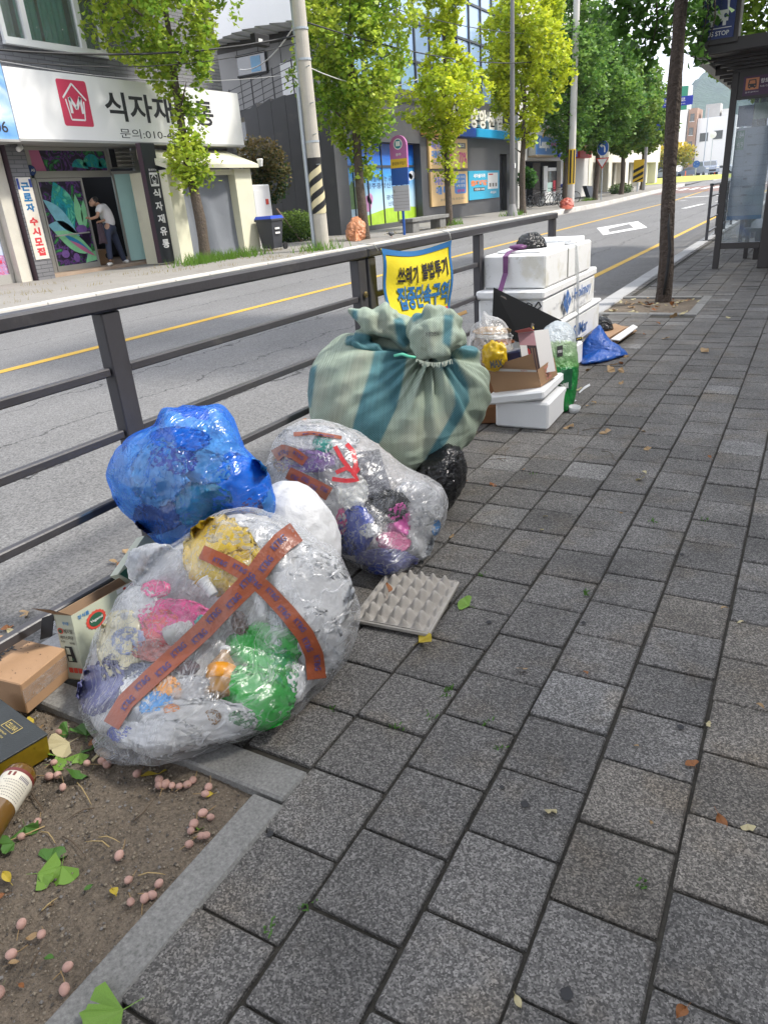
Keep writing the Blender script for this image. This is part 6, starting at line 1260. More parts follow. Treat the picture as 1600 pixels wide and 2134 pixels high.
rl = b.build('terrace_railing', mat('dark steel', (.03, .03, .033), .5), bank)
up_ = mat('light stone cladding', (.26, .255, .25), .7, n=(1.2, .12, 4), world=True); M_whitewall = mat('white render', (.80, .80, .79), .8, n=(1, .04, 3), world=True)
part('upper_wall', up_, bank, (-23.5, -16.8, 27.6, 28, 4.7, 7.25)); part('upper_wall', mat('shadow gap panel', (.06, .055, .05), .8), bank, (-23.5, -16.8, 27.62, 28, 7.25, 7.65)); part('upper_window', M_glass, bank, (-21.9, -20.45, 27.55, 27.62, 6.35, 7.0)); part('window_frame', M_black, bank, (-21.95, -20.4, 27.52, 27.61, 7.0, 7.08), (-20.45, -20.38, 27.52, 27.61, 6.3, 7.0), (-21.95, -20.4, 27.5, 27.61, 6.28, 6.35))
part('pane', mat('blue reflecting pane', (.10, .30, .50), .1), bank, (-21.2, -20.7, 27.54, 27.549, 6.4, 6.95))
part('terrace_door', M_whitewall, bank, (-19.72, -18.6, 27.5, 27.6, 4.75, 6.5)); jb = MB()
for k in range(6): jb.box(-21.9+1.1*k, -21.885+1.1*k, 27.585, 27.6, 4.75, 7.25)
jb.build('panel_joint', M_black, bank)
cv = [(-23.0+.66*k, 27.2-1.1*math.sin(math.pi*(k/9)*.9)) for k in range(10)]; b = MB()
for (xa, ya), (xb, yb) in zip(cv, cv[1:]): b.hexa([V((xa, ya, 7.6)), V((xb, yb, 7.55)), V((xb, 29, 7.55)), V((xa, 29, 7.6)), V((xa, ya, 9.1)), V((xb, yb, 9.1)), V((xb, 29, 9.1)), V((xa, 29, 9.1))])
b.build('white_fascia', M_whitewall, bank); part('upper_storey', M_whitewall, bank, (-24, -17, 28.2, 30, 9.0, 15)); part('upper_window', M_glass, bank, (-21.5, -19.5, 28.12, 28.2, 9.45, 11))
# glass front in separate panes; the reflected sky is put into their blue colour
M_cw = mat('sky reflection curtain glass', (.30, .42, .62), .08, spec=1.0, coat=.6, n=(.3, .2), rand=.18); M_cw2 = mat('louvre blue glass', (.22, .36, .50), .12, spec=.9, n=(2, .2), rand=.2); M_mull = mat('mullion', (.05, .055, .065), .4)
ys = [27.2+1.55*k for k in range(12)]; zs = [5.35, 6.7, 8.2, 9.8, 11.4, 13.2]; mb_ = MB()
for k in ys: mb_.box(-16.72, -16.55, k-.045, k+.045, 4.75, 13.6)
for z_ in zs: mb_.box(-16.70, -16.57, 27.2, ys[-1], z_-.05, z_+.05)
mb_.build('mullion_grid', M_mull, bank); pn0 = None
for i, k in enumerate(ys[:-1]):
    for j, z_ in enumerate(zs[:-1]):
        m_ = M_cw2 if (j == 0 and i < 4) else M_cw
        P0 = MB().box(-16.66, -16.63, k+.05, k+1.5, z_+.06, zs[j+1]-.06).build('pane', m_, bank)
        P0.rotation_euler = (0, 0, 0)
part('parapet', M_granite, bank, (-16.8, -15.6, 27, 43.2, 4.75, 5.3), (-16.8, -16.5, 27, 44.3, 13.55, 14.2), (-24, -16.5, 44.2, 44.6, 4, 14))
# window with printed sky, set back in the granite
bw = part('window', M_mull, bank, (-15.98, -15.9, 25.4, 31.45, 2.42, 2.5), *[(-15.98, -15.9, y, y+.05, .28, 3.3) for y in (26.2, 27.3, 28.5, 29.7, 30.2)])
def gradm(name, stops, z0, z1):
    m = bpy.data.materials.new(name); m.use_nodes = True; t = m.node_tree; N = t.nodes; L = t.links; b = N['Principled BSDF']; b.inputs['Roughness'].default_value = .25
    g = N.new('ShaderNodeNewGeometry').outputs['Position']; s = N.new('ShaderNodeSeparateXYZ'); L.new(g, s.inputs[0]); mr = N.new('ShaderNodeMapRange'); L.new(s.outputs[2], mr.inputs[0]); mr.inputs[1].default_value = z0; mr.inputs[2].default_value = z1
    nz = N.new('ShaderNodeTexNoise'); nz.inputs['Scale'].default_value = .8; nz.inputs['Detail'].default_value = 5; L.new(g, nz.inputs['Vector']); ma = N.new('ShaderNodeMath'); ma.operation = 'MULTIPLY_ADD'; L.new(nz.outputs['Fac'], ma.inputs[0]); ma.inputs[1].default_value = .22; L.new(mr.outputs[0], ma.inputs[2])
    sb_ = N.new('ShaderNodeMath'); sb_.operation = 'SUBTRACT'; L.new(ma.outputs[0], sb_.inputs[0]); sb_.inputs[1].default_value = .11
    r_ = N.new('ShaderNodeValToRGB'); L.new(sb_.outputs[0], r_.inputs[0]); e = r_.color_ramp.elements
    while len(e) < len(stops): e.new(.5)
    for k, (p, c) in enumerate(stops): e[k].position = p; e[k].color = (*c, 1)
    L.new(r_.outputs[0], b.inputs['Base Color']); return m
M_wsky = gradm('printed sky', [(0, (.55, .72, .82)), (.25, (.45, .68, .85)), (.55, (.05, .32, .72)), (.80, (.015, .13, .55)), (1, (.01, .06, .42))], .7, 3.3)
part('pane', M_wsky, bw, (-15.95, -15.94, 25.36, 31.48, .28, 3.3)); PW_ = rectX(-15.936, 25.36, 31.48, .28, 3.3)
shapes(PW_, 'print', mat('meadow print', (.40, .62, .04), .4, n=(3, .3)), bw, [[(0, 0), (1, 0), (1, .17), (.8, .20), (.55, .19), (.3, .13), (0, .07)]])
shapes(lift(PW_, (.001, 0, 0)), 'print', mat('print tree green', (.10, .20, .05), .4, n=(6, .6)), bw, [[(.05, .22), (.17, .22), (.20, .34), (.17, .46), (.12, .56), (.07, .47), (.03, .36)]]); shapes(lift(PW_, (.001, 0, 0)), 'print', mat('print tree pink', (.55, .25, .48), .4, n=(6, .5)), bw, [circ(.30, .27, .055, .10, 14), circ(.335, .33, .04, .07, 12)]); shapes(lift(PW_, (.001, 0, 0)), 'print', mat('cloud print', (.7, .75, .8), .5), bw, [circ(.92, .58, .05, .05, 12), circ(.96, .60, .05, .06, 12)])
PW2 = lift(PW_, (.003, 0, 0)); M_wnavy = mat('navy lettering', (.02, .05, .16), .5)
ftext('더 특별해지는 금융', sub(PW2, .28, .70, .535, .605), bw, M_wnavy, .005); ftext('광주중앙신협이에요', sub(PW2, .30, .90, .45, .52), bw, M_wnavy, .005); ftext('광주중앙', sub(PW2, .56, .80, .30, .36), bw, M_wnavy, 0); ftext('신협은행', sub(PW2, .58, .78, .22, .275), bw, M_wnavy, 0)
# canopy band and channel letters
bd = thing('sign_band', (-15.4, 36, 3.7), 'orange and blue sign band along the bank front', 'sign'); 
for y0, y1, c in ((31.62, 35.1, (.70, .38, .10)), (35.1, 37.1, (.02, .11, .52)), (37.1, 43.6, (.02, .32, .58))): part('band_segment', mat('band %.2f' % c[0], c, .4) if c[2] != .52 else mat('band navy', c, .4), bd, (-15.6, -15.25, y0+.01, y1-.01, 3.66 if y0 < 35 else 3.68, 4.07), bev=.02)
M_ltr = mat('white channel letter', (.72, .70, .62), .45)
def channel(body, y0, y1, z0, z1, par, X=-15.3, th=.16, bold=.03):
    o = ftext(body, rectX(X, y0, y1, z0, z1), par, M_ltr, bold); sl_ = o.modifiers.new('s', 'SOLIDIFY'); sl_.thickness = th; sl_.offset = -1
    return o
cl = thing('bank_lettering', (-15.3, 36, 4.1), 'raised white Korean letters and emblem standing on the bank sign band', 'lettering')
for ch, y0 in zip('광주중앙신협', (33.9, 35.2, 36.5, 37.65, 38.75, 39.9)): channel(ch, y0, y0+.95, 4.08, 4.92, cl)
channel('1521-2400', 40.95, 43.0, 4.08, 4.42, cl, bold=.02)
em = MB()
for k in range(3):
    for p in stroke([(-.42+.05*k, .0+.13*k), (-.1, .45-.02*k), (.0, .75-.15*k)], .13)+stroke([(-.3, -.05+.0*k), (.05+.12*k, -.42+.14*k)], .1): em.prism([V((-15.3, 32.75+x*1.0, 4.6+y*.75)) for x, y in p], V((-.14, 0, 0)))
em.build('emblem', M_ltr, cl)
# posters on the granite
def poster(y0, y1, z0, z1, c, label): 
    t = thing('poster', (-15.5, (y0+y1)/2, z0), label, 'poster'); part('board', mat('poster %.2f' % c[2], c, .45, n=(1, .05)), t, (-15.6, -15.5, y0, y1, z0, z1), bev=.01); return t, rectX(-15.497, y0, y1, z0, z1)
M_pvi = mat('violet poster ink', (.20, .20, .52), .5); M_ppk = mat('pink poster ink', (.62, .06, .25), .5); M_pgy = mat('grey poster ink', (.17, .16, .14), .5); M_pbl = mat('mid blue poster ink', (.08, .25, .60), .5)
t, P = poster(32.2, 36.5, 2.31, 3.6, (.74, .50, .22), 'upper peach poster with violet letters and pink 70 percent')
ftext('특판예금', sub(P, .05, .32, .62, .87), t, M_pvi, .05); ftext('대출안내', sub(P, .05, .32, .34, .58), t, M_pbl, .05); shapes(P, 'print', M_pgy, t, [[(.38, .68), (.56, .68), (.56, .86), (.38, .86)], [(.73, .67), (.95, .67), (.95, .86), (.73, .86)]])
ftext('최대', sub(lift(P, (.002, 0, 0)), .41, .53, .71, .83), t, M_pwhite, .02); ftext('최고', sub(lift(P, (.002, 0, 0)), .77, .91, .71, .83), t, M_pwhite, .02); ftext('70%', sub(P, .76, .97, .16, .55), t, M_ppk, .03); ftext('80%', sub(P, .42, .58, .16, .55), t, M_ppk, .03); shapes(P, 'print', M_pvi, t, [[(.08, .14+.05*k), (.26, .14+.05*k), (.26, .16+.05*k), (.08, .16+.05*k)] for k in range(3)])
t, P = poster(32.25, 36.45, .72, 2.18, (.74, .50, .23), 'lower peach poster with a blue rounded panel')
ftext('부동산 담보', sub(P, .08, .48, .62, .86), t, M_pvi, .05); ftext('대출 특판', sub(P, .12, .46, .34, .58), t, M_pbl, .05); shapes(P, 'print', M_pbl, t, [[(.62, .36), (.66, .32), (.92, .32), (.95, .36), (.95, .88), (.92, .92), (.66, .92), (.62, .88)]])
for k, s_ in enumerate(('금리 우대', '한도 상향', '상담 환영')): ftext(s_, sub(lift(P, (.002, 0, 0)), .66, .91, .78-.13*k, .87-.13*k), t, M_pwhite, .02)
ftext('문의', sub(lift(P, (.002, 0, 0)), .68, .9, .36, .46), t, M_ppk, .04); ftext('광주중앙신협 본점 062-', sub(P, .22, .92, .14, .21), t, M_pgy, 0)
t, P = poster(36.6, 40.85, .83, 2.18, (.03, .36, .55), 'cyan poster with orange letters and a white notice')
ftext('새마을저축', sub(P, .14, .52, .76, .90), t, M_pwhite, .03); ftext('출자배당', sub(P, .06, .58, .48, .68), t, M_orange if 0 else mat('orange poster ink', (.75, .22, .06), .5), .06); shapes(P, 'print', M_txt, t, [[(.14, .30), (.50, .30), (.50, .42), (.14, .42)]]); ftext('조합원 모집', sub(lift(P, (.002, 0, 0)), .17, .48, .325, .40), t, M_pwhite, .02)
shapes(P, 'print', M_pwhite, t, [[(.60, .34), (.95, .34), (.95, .92), (.60, .92)]]); shapes(lift(P, (.002, 0, 0)), 'print', M_pred, t, [[(.63, .84), (.78, .84), (.78, .89), (.63, .89)]]); shapes(lift(P, (.002, 0, 0)), 'print', M_pgy, t, [[(.65+.1*k, .42), (.71+.1*k, .42), (.71+.1*k, .55), (.65+.1*k, .55)] for k in range(3)]); ftext('우대금리', sub(P, .68, .88, .16, .26), t, M_pwhite, .03)
dr = part('door', M_signdark, bank, (-16.15, -16.1, 41.25, 42.4, .1, 2.1)); part('pane', M_glass, dr, (-16.1, -16.09, 41.4, 42.25, .3, 2.0)); part('door_panel', mat('white notice', (.7, .7, .68), .5), bank, (-16.15, -16.08, 41.25, 42.3, 2.15, 3.0)); shapes(rectX(-16.07, 41.4, 41.75, .82, 1.0), 'print', mat('cyan notice', (.03, .38, .62), .5), bank, [[(0, 0), (1, 0), (1, 1), (0, 1)]])
# ================================================================== TREES
M_bark = mat('ginkgo bark', (.115, .090, .068), .95, n=(9, .45, 5), n2=(40, .4, 3), bump=(26, 1.0, 4, .05), stain=[(12, .62, (.20, .17, .14), .5)])
M_bark2 = mat('dark bark', (.062, .046, .036), .95, n=(8, .5, 5), n2=(40, .4, 3), bump=(22, 1.0, 4, .06), stain=[(7, .60, (.12, .09, .065), .6)])  # darker bark tone for the trees on the near pavement
M_leaf = mat('ginkgo leaf', rough=.5, attr=True, trans=.42, spec=.3)
def leaf_mesh(name, P, size, cols, parent, seed=0, up=.5, m=None):
    """one fan shaped blade per point, each at its own tilt"""
    rs = np.random.RandomState(seed); n = len(P)
    nv = rs.randn(n, 3); nv[:, 2] = np.abs(nv[:, 2])+up; nv /= np.linalg.norm(nv, axis=1)[:, None]
    a = rs.randn(n, 3); a[:, 2] -= .5; a -= nv*(a*nv).sum(1)[:, None]; a /= np.linalg.norm(a, axis=1)[:, None]; b_ = np.cross(nv, a)
    s_ = (size*(.65+.7*rs.rand(n)))[:, None]; fold = .18*s_*nv
    vs = np.stack([P, P+(a*.62-b_*.55)*s_+fold, P+a*s_*.86, P+(a*.62+b_*.55)*s_+fold], 1).reshape(-1, 3)
    me = bpy.data.meshes.new(name); base = np.array(wloc(parent)[:])
    me.vertices.add(4*n); me.vertices.foreach_set('co', (vs-base).ravel()); me.loops.add(4*n); me.loops.foreach_set('vertex_index', np.arange(4*n)); me.polygons.add(n); me.polygons.foreach_set('loop_start', np.arange(0, 4*n, 4)); 
    me.update(calc_edges=True); me.materials.append(m or M_leaf)
    at = me.color_attributes.new('Col', 'FLOAT_COLOR', 'POINT'); c4 = np.ones((4*n, 4)); c4[:, :3] = np.repeat(cols, 4, 0); at.data.foreach_set('color', c4.ravel())
    o = bpy.data.objects.new(name, me); COL.objects.link(o); o.parent = parent; return o
def crown_pts(base, prof, n, seed, gap=.0, lump=1.1, lean=(0, 0)):
    rs = np.random.RandomState(seed); zs = np.array([p[0] for p in prof]); rr = np.array([p[1] for p in prof]); oy = np.array([p[2] if len(p) > 2 else 0 for p in prof])
    out = []; tot = 0
    while tot < n:
        z = rs.uniform(zs[0], zs[-1], n*2); r_ = np.interp(z, zs, rr); keep = rs.rand(n*2) < (r_/rr.max())**1.6+.03; z = z[keep]; r_ = r_[keep]
        th = rs.rand(len(z))*2*np.pi; q = r_*(rs.rand(len(z))**.42)*(1+.22*np.sin(3*th+z*1.7+seed)+.12*np.sin(7*th-z*2.3))
        P = np.stack([base[0]+q*np.cos(th)+lean[0]*z, base[1]+q*np.sin(th)+np.interp(z, zs, oy)+lean[1]*z, base[2]+z], 1)
        f_ = fbm(P*lump+seed*3.3, 2)+.45*fbm(P*lump*2.7+seed, 2); P = P[f_ > gap]; out.append(P); tot += len(P)
    return np.concatenate(out)[:n]
def tree(X, Y, prof, n, size, c1, c2, label, trunk_r=.14, seed=1, gap=0.0, bark=None, lean=(0, 0), z0=.1, tufts=(), height=None, lump=1.1, cat='tree', limbs=9):
    n = int(n*1.45); size *= 1.18; t = thing('ginkgo_tree', (X, Y, z0), label, cat, 'street trees')
    H = height or prof[-1][0]*.9; rs = random.Random(seed); bk = bark or M_bark
    path = [V((X+lean[0]*z+.05*math.sin(z*.9+seed)*min(z, 1), Y+lean[1]*z+.06*math.sin(z*1.1+seed*2)*min(z, 1), z0+z)) for z in [-.12, .12, .5, 1, 1.6, 2.2, 3, 4, 5, 6.5, H]]
    rad = [trunk_r*k for k in (1.35, 1.12, 1.0, .95, .9, .86, .74, .6, .46, .28, .06)]
    fine_ = X > -3 and Y > 5; ns_ = 14
    if fine_:
        zz_ = [(p-path[0]).length for p in path]; zs_ = np.linspace(0, zz_[-1], 90); path = [V([float(np.interp(q, zz_, [p[k] for p in path])) for k in range(3)]) for q in zs_]; rad = [float(np.interp(q, zz_, rad)) for q in zs_]; ns_ = 44
    b = MB(); b.tube(path, rad, ns_)
    vv = np.array(b.v); nn = vv-np.array([[*p] for p in path]).repeat(ns_, 0); nn /= np.linalg.norm(nn, axis=1)[:, None]; vv = vv+nn*(trunk_r*.16*pn(vv*np.array([9, 9, 1.6])+seed)+(trunk_r*.17*ridg(vv*np.array([30, 30, 3.2])+seed, 2) if fine_ else 0))[:, None]; b.v = [tuple(q) for q in vv]
    b.build('trunk', bk, t, smooth=True)
    b = MB()
    zs = [p[0] for p in prof]; rr = [p[1] for p in prof]
    for k in range(limbs):
        z = zs[0]+.3+(zs[-1]*.82-zs[0])*k/limbs; a = k*2.4+seed; R_ = float(np.interp(z+.6, zs, rr))*.85; p0 = V((X+lean[0]*z, Y+lean[1]*z, z0+z)); d_ = V((math.cos(a), math.sin(a), 0))
        b.tube([p0, p0+d_*R_*.45+V((0, 0, .22*R_)), p0+d_*R_+V((0, 0, .6*R_))], [trunk_r*.34, trunk_r*.2, .008], 6, False)
    b.build('limb', bk, t, smooth=True)
    P = crown_pts((X, Y, z0), prof, n, seed, gap, lump, lean)
    for (z, r_, k, oy) in tufts:
        q = np.random.RandomState(seed+int(z*10)).randn(k, 3)*np.array([r_, r_, r_*.8])*.5; P = np.concatenate([P, q+np.array([X+lean[0]*z, Y+lean[1]*z+oy, z0+z])])
    g = np.random.RandomState(seed+5); m_ = np.clip(.5+.9*fbm(P*.9+seed*2, 2)+.25*g.randn(len(P)), 0, 1)[:, None]
    cols = (np.array(c1)*(1-m_)+np.array(c2)*m_)*(.75+.5*g.rand(len(P)))[:, None]
    leaf_mesh('crown', P, size, cols, t, seed); return t
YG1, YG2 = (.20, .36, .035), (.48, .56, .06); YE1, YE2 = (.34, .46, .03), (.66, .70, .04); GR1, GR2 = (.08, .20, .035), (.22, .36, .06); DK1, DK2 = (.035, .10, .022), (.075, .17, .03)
tree(-13.7, 14.86, [(1.75, .12), (2.1, .5), (2.5, .62), (2.85, .5, .1), (3.1, .40, .18), (3.5, .42, .22), (3.9, .55, .2), (4.5, 1.05, .0), (5.3, 1.5, -.15), (6.2, 1.75, -.2), (7.4, 1.9, -.15), (9, 1.5), (10.4, .2)], 11500, .105, YG1, YG2, 'young ginkgo with light green leaves in front of the white shop sign', .135, 1, -.02, tufts=[(1.95, .4, 120, -.3), (2.05, .3, 80, .5)], lump=1.3)
tree(-12.75, 21.4, [(2.2, .1), (2.6, .6), (3.1, 1.0), (4.0, 1.4), (4.8, 1.6), (5.8, 1.75), (7.4, 1.7), (9, 1.2), (10.3, .2)], 11500, .12, YG1, YG2, 'broad dense ginkgo beside the tall concrete pole', .16, 2, -.06, tufts=[(2.0, .4, 150, .3)], lump=1.2)
tree(-12.5, 27.5, [(2.5, .1), (3.1, .7), (3.8, 1.3), (4.4, 1.75), (5.0, 1.3), (5.8, .75), (6.6, .7), (7.4, .95), (8.6, .7), (9.4, .1)], 6000, .125, YE1, YE2, 'thin yellow ginkgo in front of the bank posters', .13, 3, .10, tufts=[(2.2, .55, 170, .0), (1.7, .35, 60, .1)], lump=1.5)
tree(-12.5, 36.1, [(2.3, .1), (2.9, .5), (3.6, .8), (4.8, 1.5), (6.2, 1.85), (8, 1.7), (9.6, 1.0), (10.8, .1)], 7500, .16, YE1, YE2, 'golden yellow ginkgo behind the grey lamp post', .15, 4, .02)
tree(-12.5, 43.3, [(2.4, .1), (3.0, .9), (4.0, 1.3), (5.5, 1.7), (7.5, 2.1), (9.5, 1.5), (11.2, .2)], 7000, .17, GR1, GR2, 'green ginkgo close behind the pole with yellow and black bands', .17, 5, -.05)
tree(-12.6, 50.2, [(2.7, .2), (3.4, 1.5), (4.5, 2.2), (6, 2.5), (7.6, 2.1), (9.2, 1.2), (10.4, .1)], 8500, .19, GR1, GR2, 'wide green ginkgo over the blue turn sign', .17, 6, -.08)
tree(-12.6, 57.6, [(2.6, .2), (3.3, 1.6), (4.5, 2.4), (5.8, 2.5), (7.2, 2.0), (8.8, .9), (9.8, .1)], 7500, .21, GR1, (.24, .34, .05), 'green ginkgo farthest along the row, by the striped board', .17, 7, -.08)
tree(-12.8, 66, [(2.6, .2), (3.4, 1.6), (4.6, 2.3), (5.8, 2.2), (7.4, 1.2), (8.6, .1)], 5000, .22, GR1, (.30, .38, .05), 'pale green ginkgo beyond the striped board', .17, 8, -.08, z0=.3)
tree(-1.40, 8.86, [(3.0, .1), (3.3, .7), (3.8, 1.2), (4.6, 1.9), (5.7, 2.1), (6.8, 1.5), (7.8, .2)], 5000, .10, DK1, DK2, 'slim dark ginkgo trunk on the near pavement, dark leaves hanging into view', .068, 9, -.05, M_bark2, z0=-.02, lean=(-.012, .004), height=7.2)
nt_ = [o for o in COL.objects if o.name.startswith('ginkgo_tree')][-1]
# hanging sprays that reach down into view on the near tree
P = []
g = np.random.RandomState(4); b = MB()
for (x, y, d_, r_, k) in [(1262, 30, 8.7, .10, 30), (1300, 60, 8.6, .16, 60), (1335, 95, 8.6, .13, 50), (1352, 128, 8.6, .07, 24), (1330, 20, 8.5, .18, 60), (1375, 40, 8.5, .16, 60), (1350, 60, 8.6, .14, 50), (1312, 25, 8.4, .15, 50), (1275, 0, 8.4, .16, 50), (1325, 0, 8.4, .2, 70), (1370, 85, 8.6, .10, 34), (1390, 95, 8.7, .06, 12), (1440, 20, 8.5, .16, 60), (1455, 60, 8.6, .14, 46), (1455, 110, 8.6, .09, 28), (1475, 35, 8.6, .14, 46), (1490, 15, 8.6, .12, 40), (1470, 120, 8.6, .04, 8), (1405, 10, 8.4, .2, 60), (1290, 10, 8.5, .16, 50)]:
    c = np.array(pD(x, y, d_)[:]); P.append(c+g.randn(k, 3)*r_*.62)
    b.tube([V(c)+V((0, 0, .9)), V(c)+V((.06, 0, .4)), V(c)], [.012, .008, .003], 5)
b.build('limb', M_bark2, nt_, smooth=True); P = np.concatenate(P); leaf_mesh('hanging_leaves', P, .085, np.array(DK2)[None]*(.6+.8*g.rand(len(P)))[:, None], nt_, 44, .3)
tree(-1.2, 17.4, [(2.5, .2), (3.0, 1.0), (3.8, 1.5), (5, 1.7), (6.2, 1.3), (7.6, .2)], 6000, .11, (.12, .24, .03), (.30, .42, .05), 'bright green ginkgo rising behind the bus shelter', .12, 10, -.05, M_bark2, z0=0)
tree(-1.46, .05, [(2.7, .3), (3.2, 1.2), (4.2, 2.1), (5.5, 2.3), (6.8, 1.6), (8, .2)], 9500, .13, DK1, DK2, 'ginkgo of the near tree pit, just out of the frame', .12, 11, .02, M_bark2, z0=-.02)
# deep split in the near trunk
b = MB(); q = [pY(1392, 470, 8.765), pY(1395, 520, 8.765), pY(1389, 570, 8.765), pY(1382, 614, 8.765)]
cr = [V((p.x, 8.775-.004*k, p.z)) for k, p in enumerate(q)]
b.tube([cr[0]+V((0, .004, .12)), *cr], [.004, .016, .020, .018, .014], 6); b.build('bark_split', M_black, nt_, smooth=True)

def shrub(name, c, rad, n, size, c1, c2, label, cat, seed, trunk=None, gap=-.2):
    t = thing(name, (c[0], c[1], .1), label, cat); rs = np.random.RandomState(seed); u = rs.randn(n*2, 3); u /= np.linalg.norm(u, axis=1)[:, None]; P = u*(rs.rand(n*2)**.4)[:, None]*np.array(rad)+np.array(c)
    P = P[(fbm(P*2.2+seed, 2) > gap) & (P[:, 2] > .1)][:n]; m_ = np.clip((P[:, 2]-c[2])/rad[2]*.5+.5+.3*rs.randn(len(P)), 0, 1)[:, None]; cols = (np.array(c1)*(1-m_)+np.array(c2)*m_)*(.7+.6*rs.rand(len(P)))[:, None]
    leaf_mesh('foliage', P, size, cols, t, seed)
    if trunk:
        b = MB()
        for p in trunk: b.tube(p, [.06, .045, .02], 7)
        b.build('trunk', M_bark, t, smooth=True)
    return t
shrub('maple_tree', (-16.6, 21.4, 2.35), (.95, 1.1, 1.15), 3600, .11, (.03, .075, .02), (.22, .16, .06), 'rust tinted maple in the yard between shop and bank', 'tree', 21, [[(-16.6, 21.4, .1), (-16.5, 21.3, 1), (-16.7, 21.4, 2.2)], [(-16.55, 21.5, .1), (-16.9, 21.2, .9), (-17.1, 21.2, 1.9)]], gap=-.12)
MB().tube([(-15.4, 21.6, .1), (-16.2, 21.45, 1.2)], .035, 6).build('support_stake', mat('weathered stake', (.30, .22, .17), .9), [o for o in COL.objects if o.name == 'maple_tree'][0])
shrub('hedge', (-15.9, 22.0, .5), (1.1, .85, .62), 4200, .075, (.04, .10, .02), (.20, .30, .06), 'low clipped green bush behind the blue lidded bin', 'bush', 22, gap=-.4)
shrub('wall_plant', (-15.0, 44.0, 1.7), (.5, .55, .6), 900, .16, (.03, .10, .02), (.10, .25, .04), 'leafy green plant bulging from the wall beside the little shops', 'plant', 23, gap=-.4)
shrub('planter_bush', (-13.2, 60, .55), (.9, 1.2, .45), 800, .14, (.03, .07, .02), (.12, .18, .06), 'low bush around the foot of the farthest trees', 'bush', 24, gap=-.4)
for k, (x, y, s_) in enumerate(((-34, 150, 3.2), (-27, 148, 3.6), (-22.5, 146, 3.0), (-39, 140, 3.0))):
    shrub('roundabout_tree', (x, y, 3.6+.7), (s_, s_, 2.0), 900, .5, (.20, .24, .04), (.55, .42, .05), ['yellow tree left of the farthest trunk, beyond the roundabout', 'amber and yellow tree beyond the roundabout', 'yellow green tree under the white far house', 'pale yellow tree beside the concrete arch'][k], 'tree', 30+k, [[(x, y, .6), (x, y, 2), (x+.3, y, 4)]], gap=-.3)
# grass and weeds nobody could count
def tufts(spots, n, h_, m, spread):
    b = MB(); g = random.Random(8)
    for (x, y, z) in spots:
        for k in range(n):
            px_, py_ = x+g.gauss(0, spread), y+g.gauss(0, spread*1.5); a = g.random()*6.28; hh = h_*g.uniform(.4, 1.2); w_ = hh*.05+.003; dx, dy = math.cos(a)*hh*.5, math.sin(a)*hh*.5
            b.add([(px_-w_, py_, z), (px_+w_, py_, z), (px_+dx, py_+dy, z+hh)], [(0, 1, 2)])
    return b.build('grass', m)
M_grass = mat('fresh grass blades', (.16, .30, .04), .6, trans=.3); M_dry = mat('dry weeds', (.36, .30, .13), .8, trans=.2)
tag(tufts([(-13.55, 14.7, .1), (-13.5, 15.3, .1), (-13.3, 16.0, .1), (-13.4, 14.2, .1), (-11.75, 17.3, .1), (-12.6, 27.8, .1), (-12.2, 33.9, .1), (-13, 50, .1)], 160, .26, M_grass, .22), kind='stuff')
rg = random.Random(3); tag(tufts([(rg.uniform(-15.2, -11.4), rg.uniform(6, 26), .1) for _ in range(70)], 14, .08, M_dry, .12), kind='stuff')
# ================================================================== STREET FURNITURE across the road
M_conc = mat('concrete pole', (.45, .42, .36), .9, n=(4, .15, 5), n2=(40, .12), stain=[(2.5, .62, (.30, .28, .25), .5)]); M_galv = mat('galvanised steel', (.42, .46, .49), .45, metal=.35, n=(6, .15)); M_sy = mat('stripe yellow', (.70, .46, .03), .5); M_scream = mat('faded stripe cream', (.60, .53, .32), .7); M_so = mat('stripe orange', (.62, .25, .03), .5)
def helix_bands(c, r, z0, z1, n, m, par, turns=.28, duty=.5, seg=20):
    b = MB(); 
    for k in range(n):
        for j in range(seg):
            a0, a1 = 2*math.pi*j/seg, 2*math.pi*(j+1)/seg; f = lambda a: z0+(z1-z0)*((k+.1)/n)+(z1-z0)/n*1.0*(a/(2*math.pi))*2 % (z1-z0)
            h_ = (z1-z0)/n*duty; 
            for (A, B) in ((a0, a1),):
                za, zb = z0+(k+A/math.pi)*(z1-z0)/n, z0+(k+B/math.pi)*(z1-z0)/n
                za, zb = za-(z1-z0)*.5, zb-(z1-z0)*.5
                cl_ = lambda z: min(max(z, z0), z1)
                p = [(c[0]+r*math.cos(A), c[1]+r*math.sin(A), cl_(za)), (c[0]+r*math.cos(B), c[1]+r*math.sin(B), cl_(zb)), (c[0]+r*math.cos(B), c[1]+r*math.sin(B), cl_(zb+h_)), (c[0]+r*math.cos(A), c[1]+r*math.sin(A), cl_(za+h_))]
                if abs(p[3][2]-p[0][2])+abs(p[2][2]-p[1][2]) > 1e-4: b.add(p, [(0, 1, 2, 3)])
    return b.build('stripe', m, par)
def pole(name, x, y, r0, r1, h, m, label, cat='pole', group=None, n=18, z=.1):
    t = thing(name, (x, y, z), label, cat, group); MB().lathe((x, y, z), (0, 0, 1), [(.01, 0), (r0, 0), (r1, h), (.01, h+.01)], n).build('shaft', m, t, smooth=False); return t
up = pole('utility_pole', -11.72, 17.4, .185, .14, 11, M_conc, 'thick concrete utility pole with cream and black slanted bands near its foot')
MB().lathe((-11.72, 17.4, 1.02), (0, 0, 1), [(.186, 0), (.183, 1.35)], 20, False).build('sleeve', M_black, up, smooth=True); helix_bands((-11.72, 17.4), .190, 1.02, 2.37, 4, M_scream, up, duty=.52)
for z in (2.72, 4.55, 5.2, 5.9): MB().lathe((-11.72, 17.4, z), (0, 0, 1), [(.182, 0), (.182, .05), (.16, .05)], 16, False).build('clamp', M_galv, up)
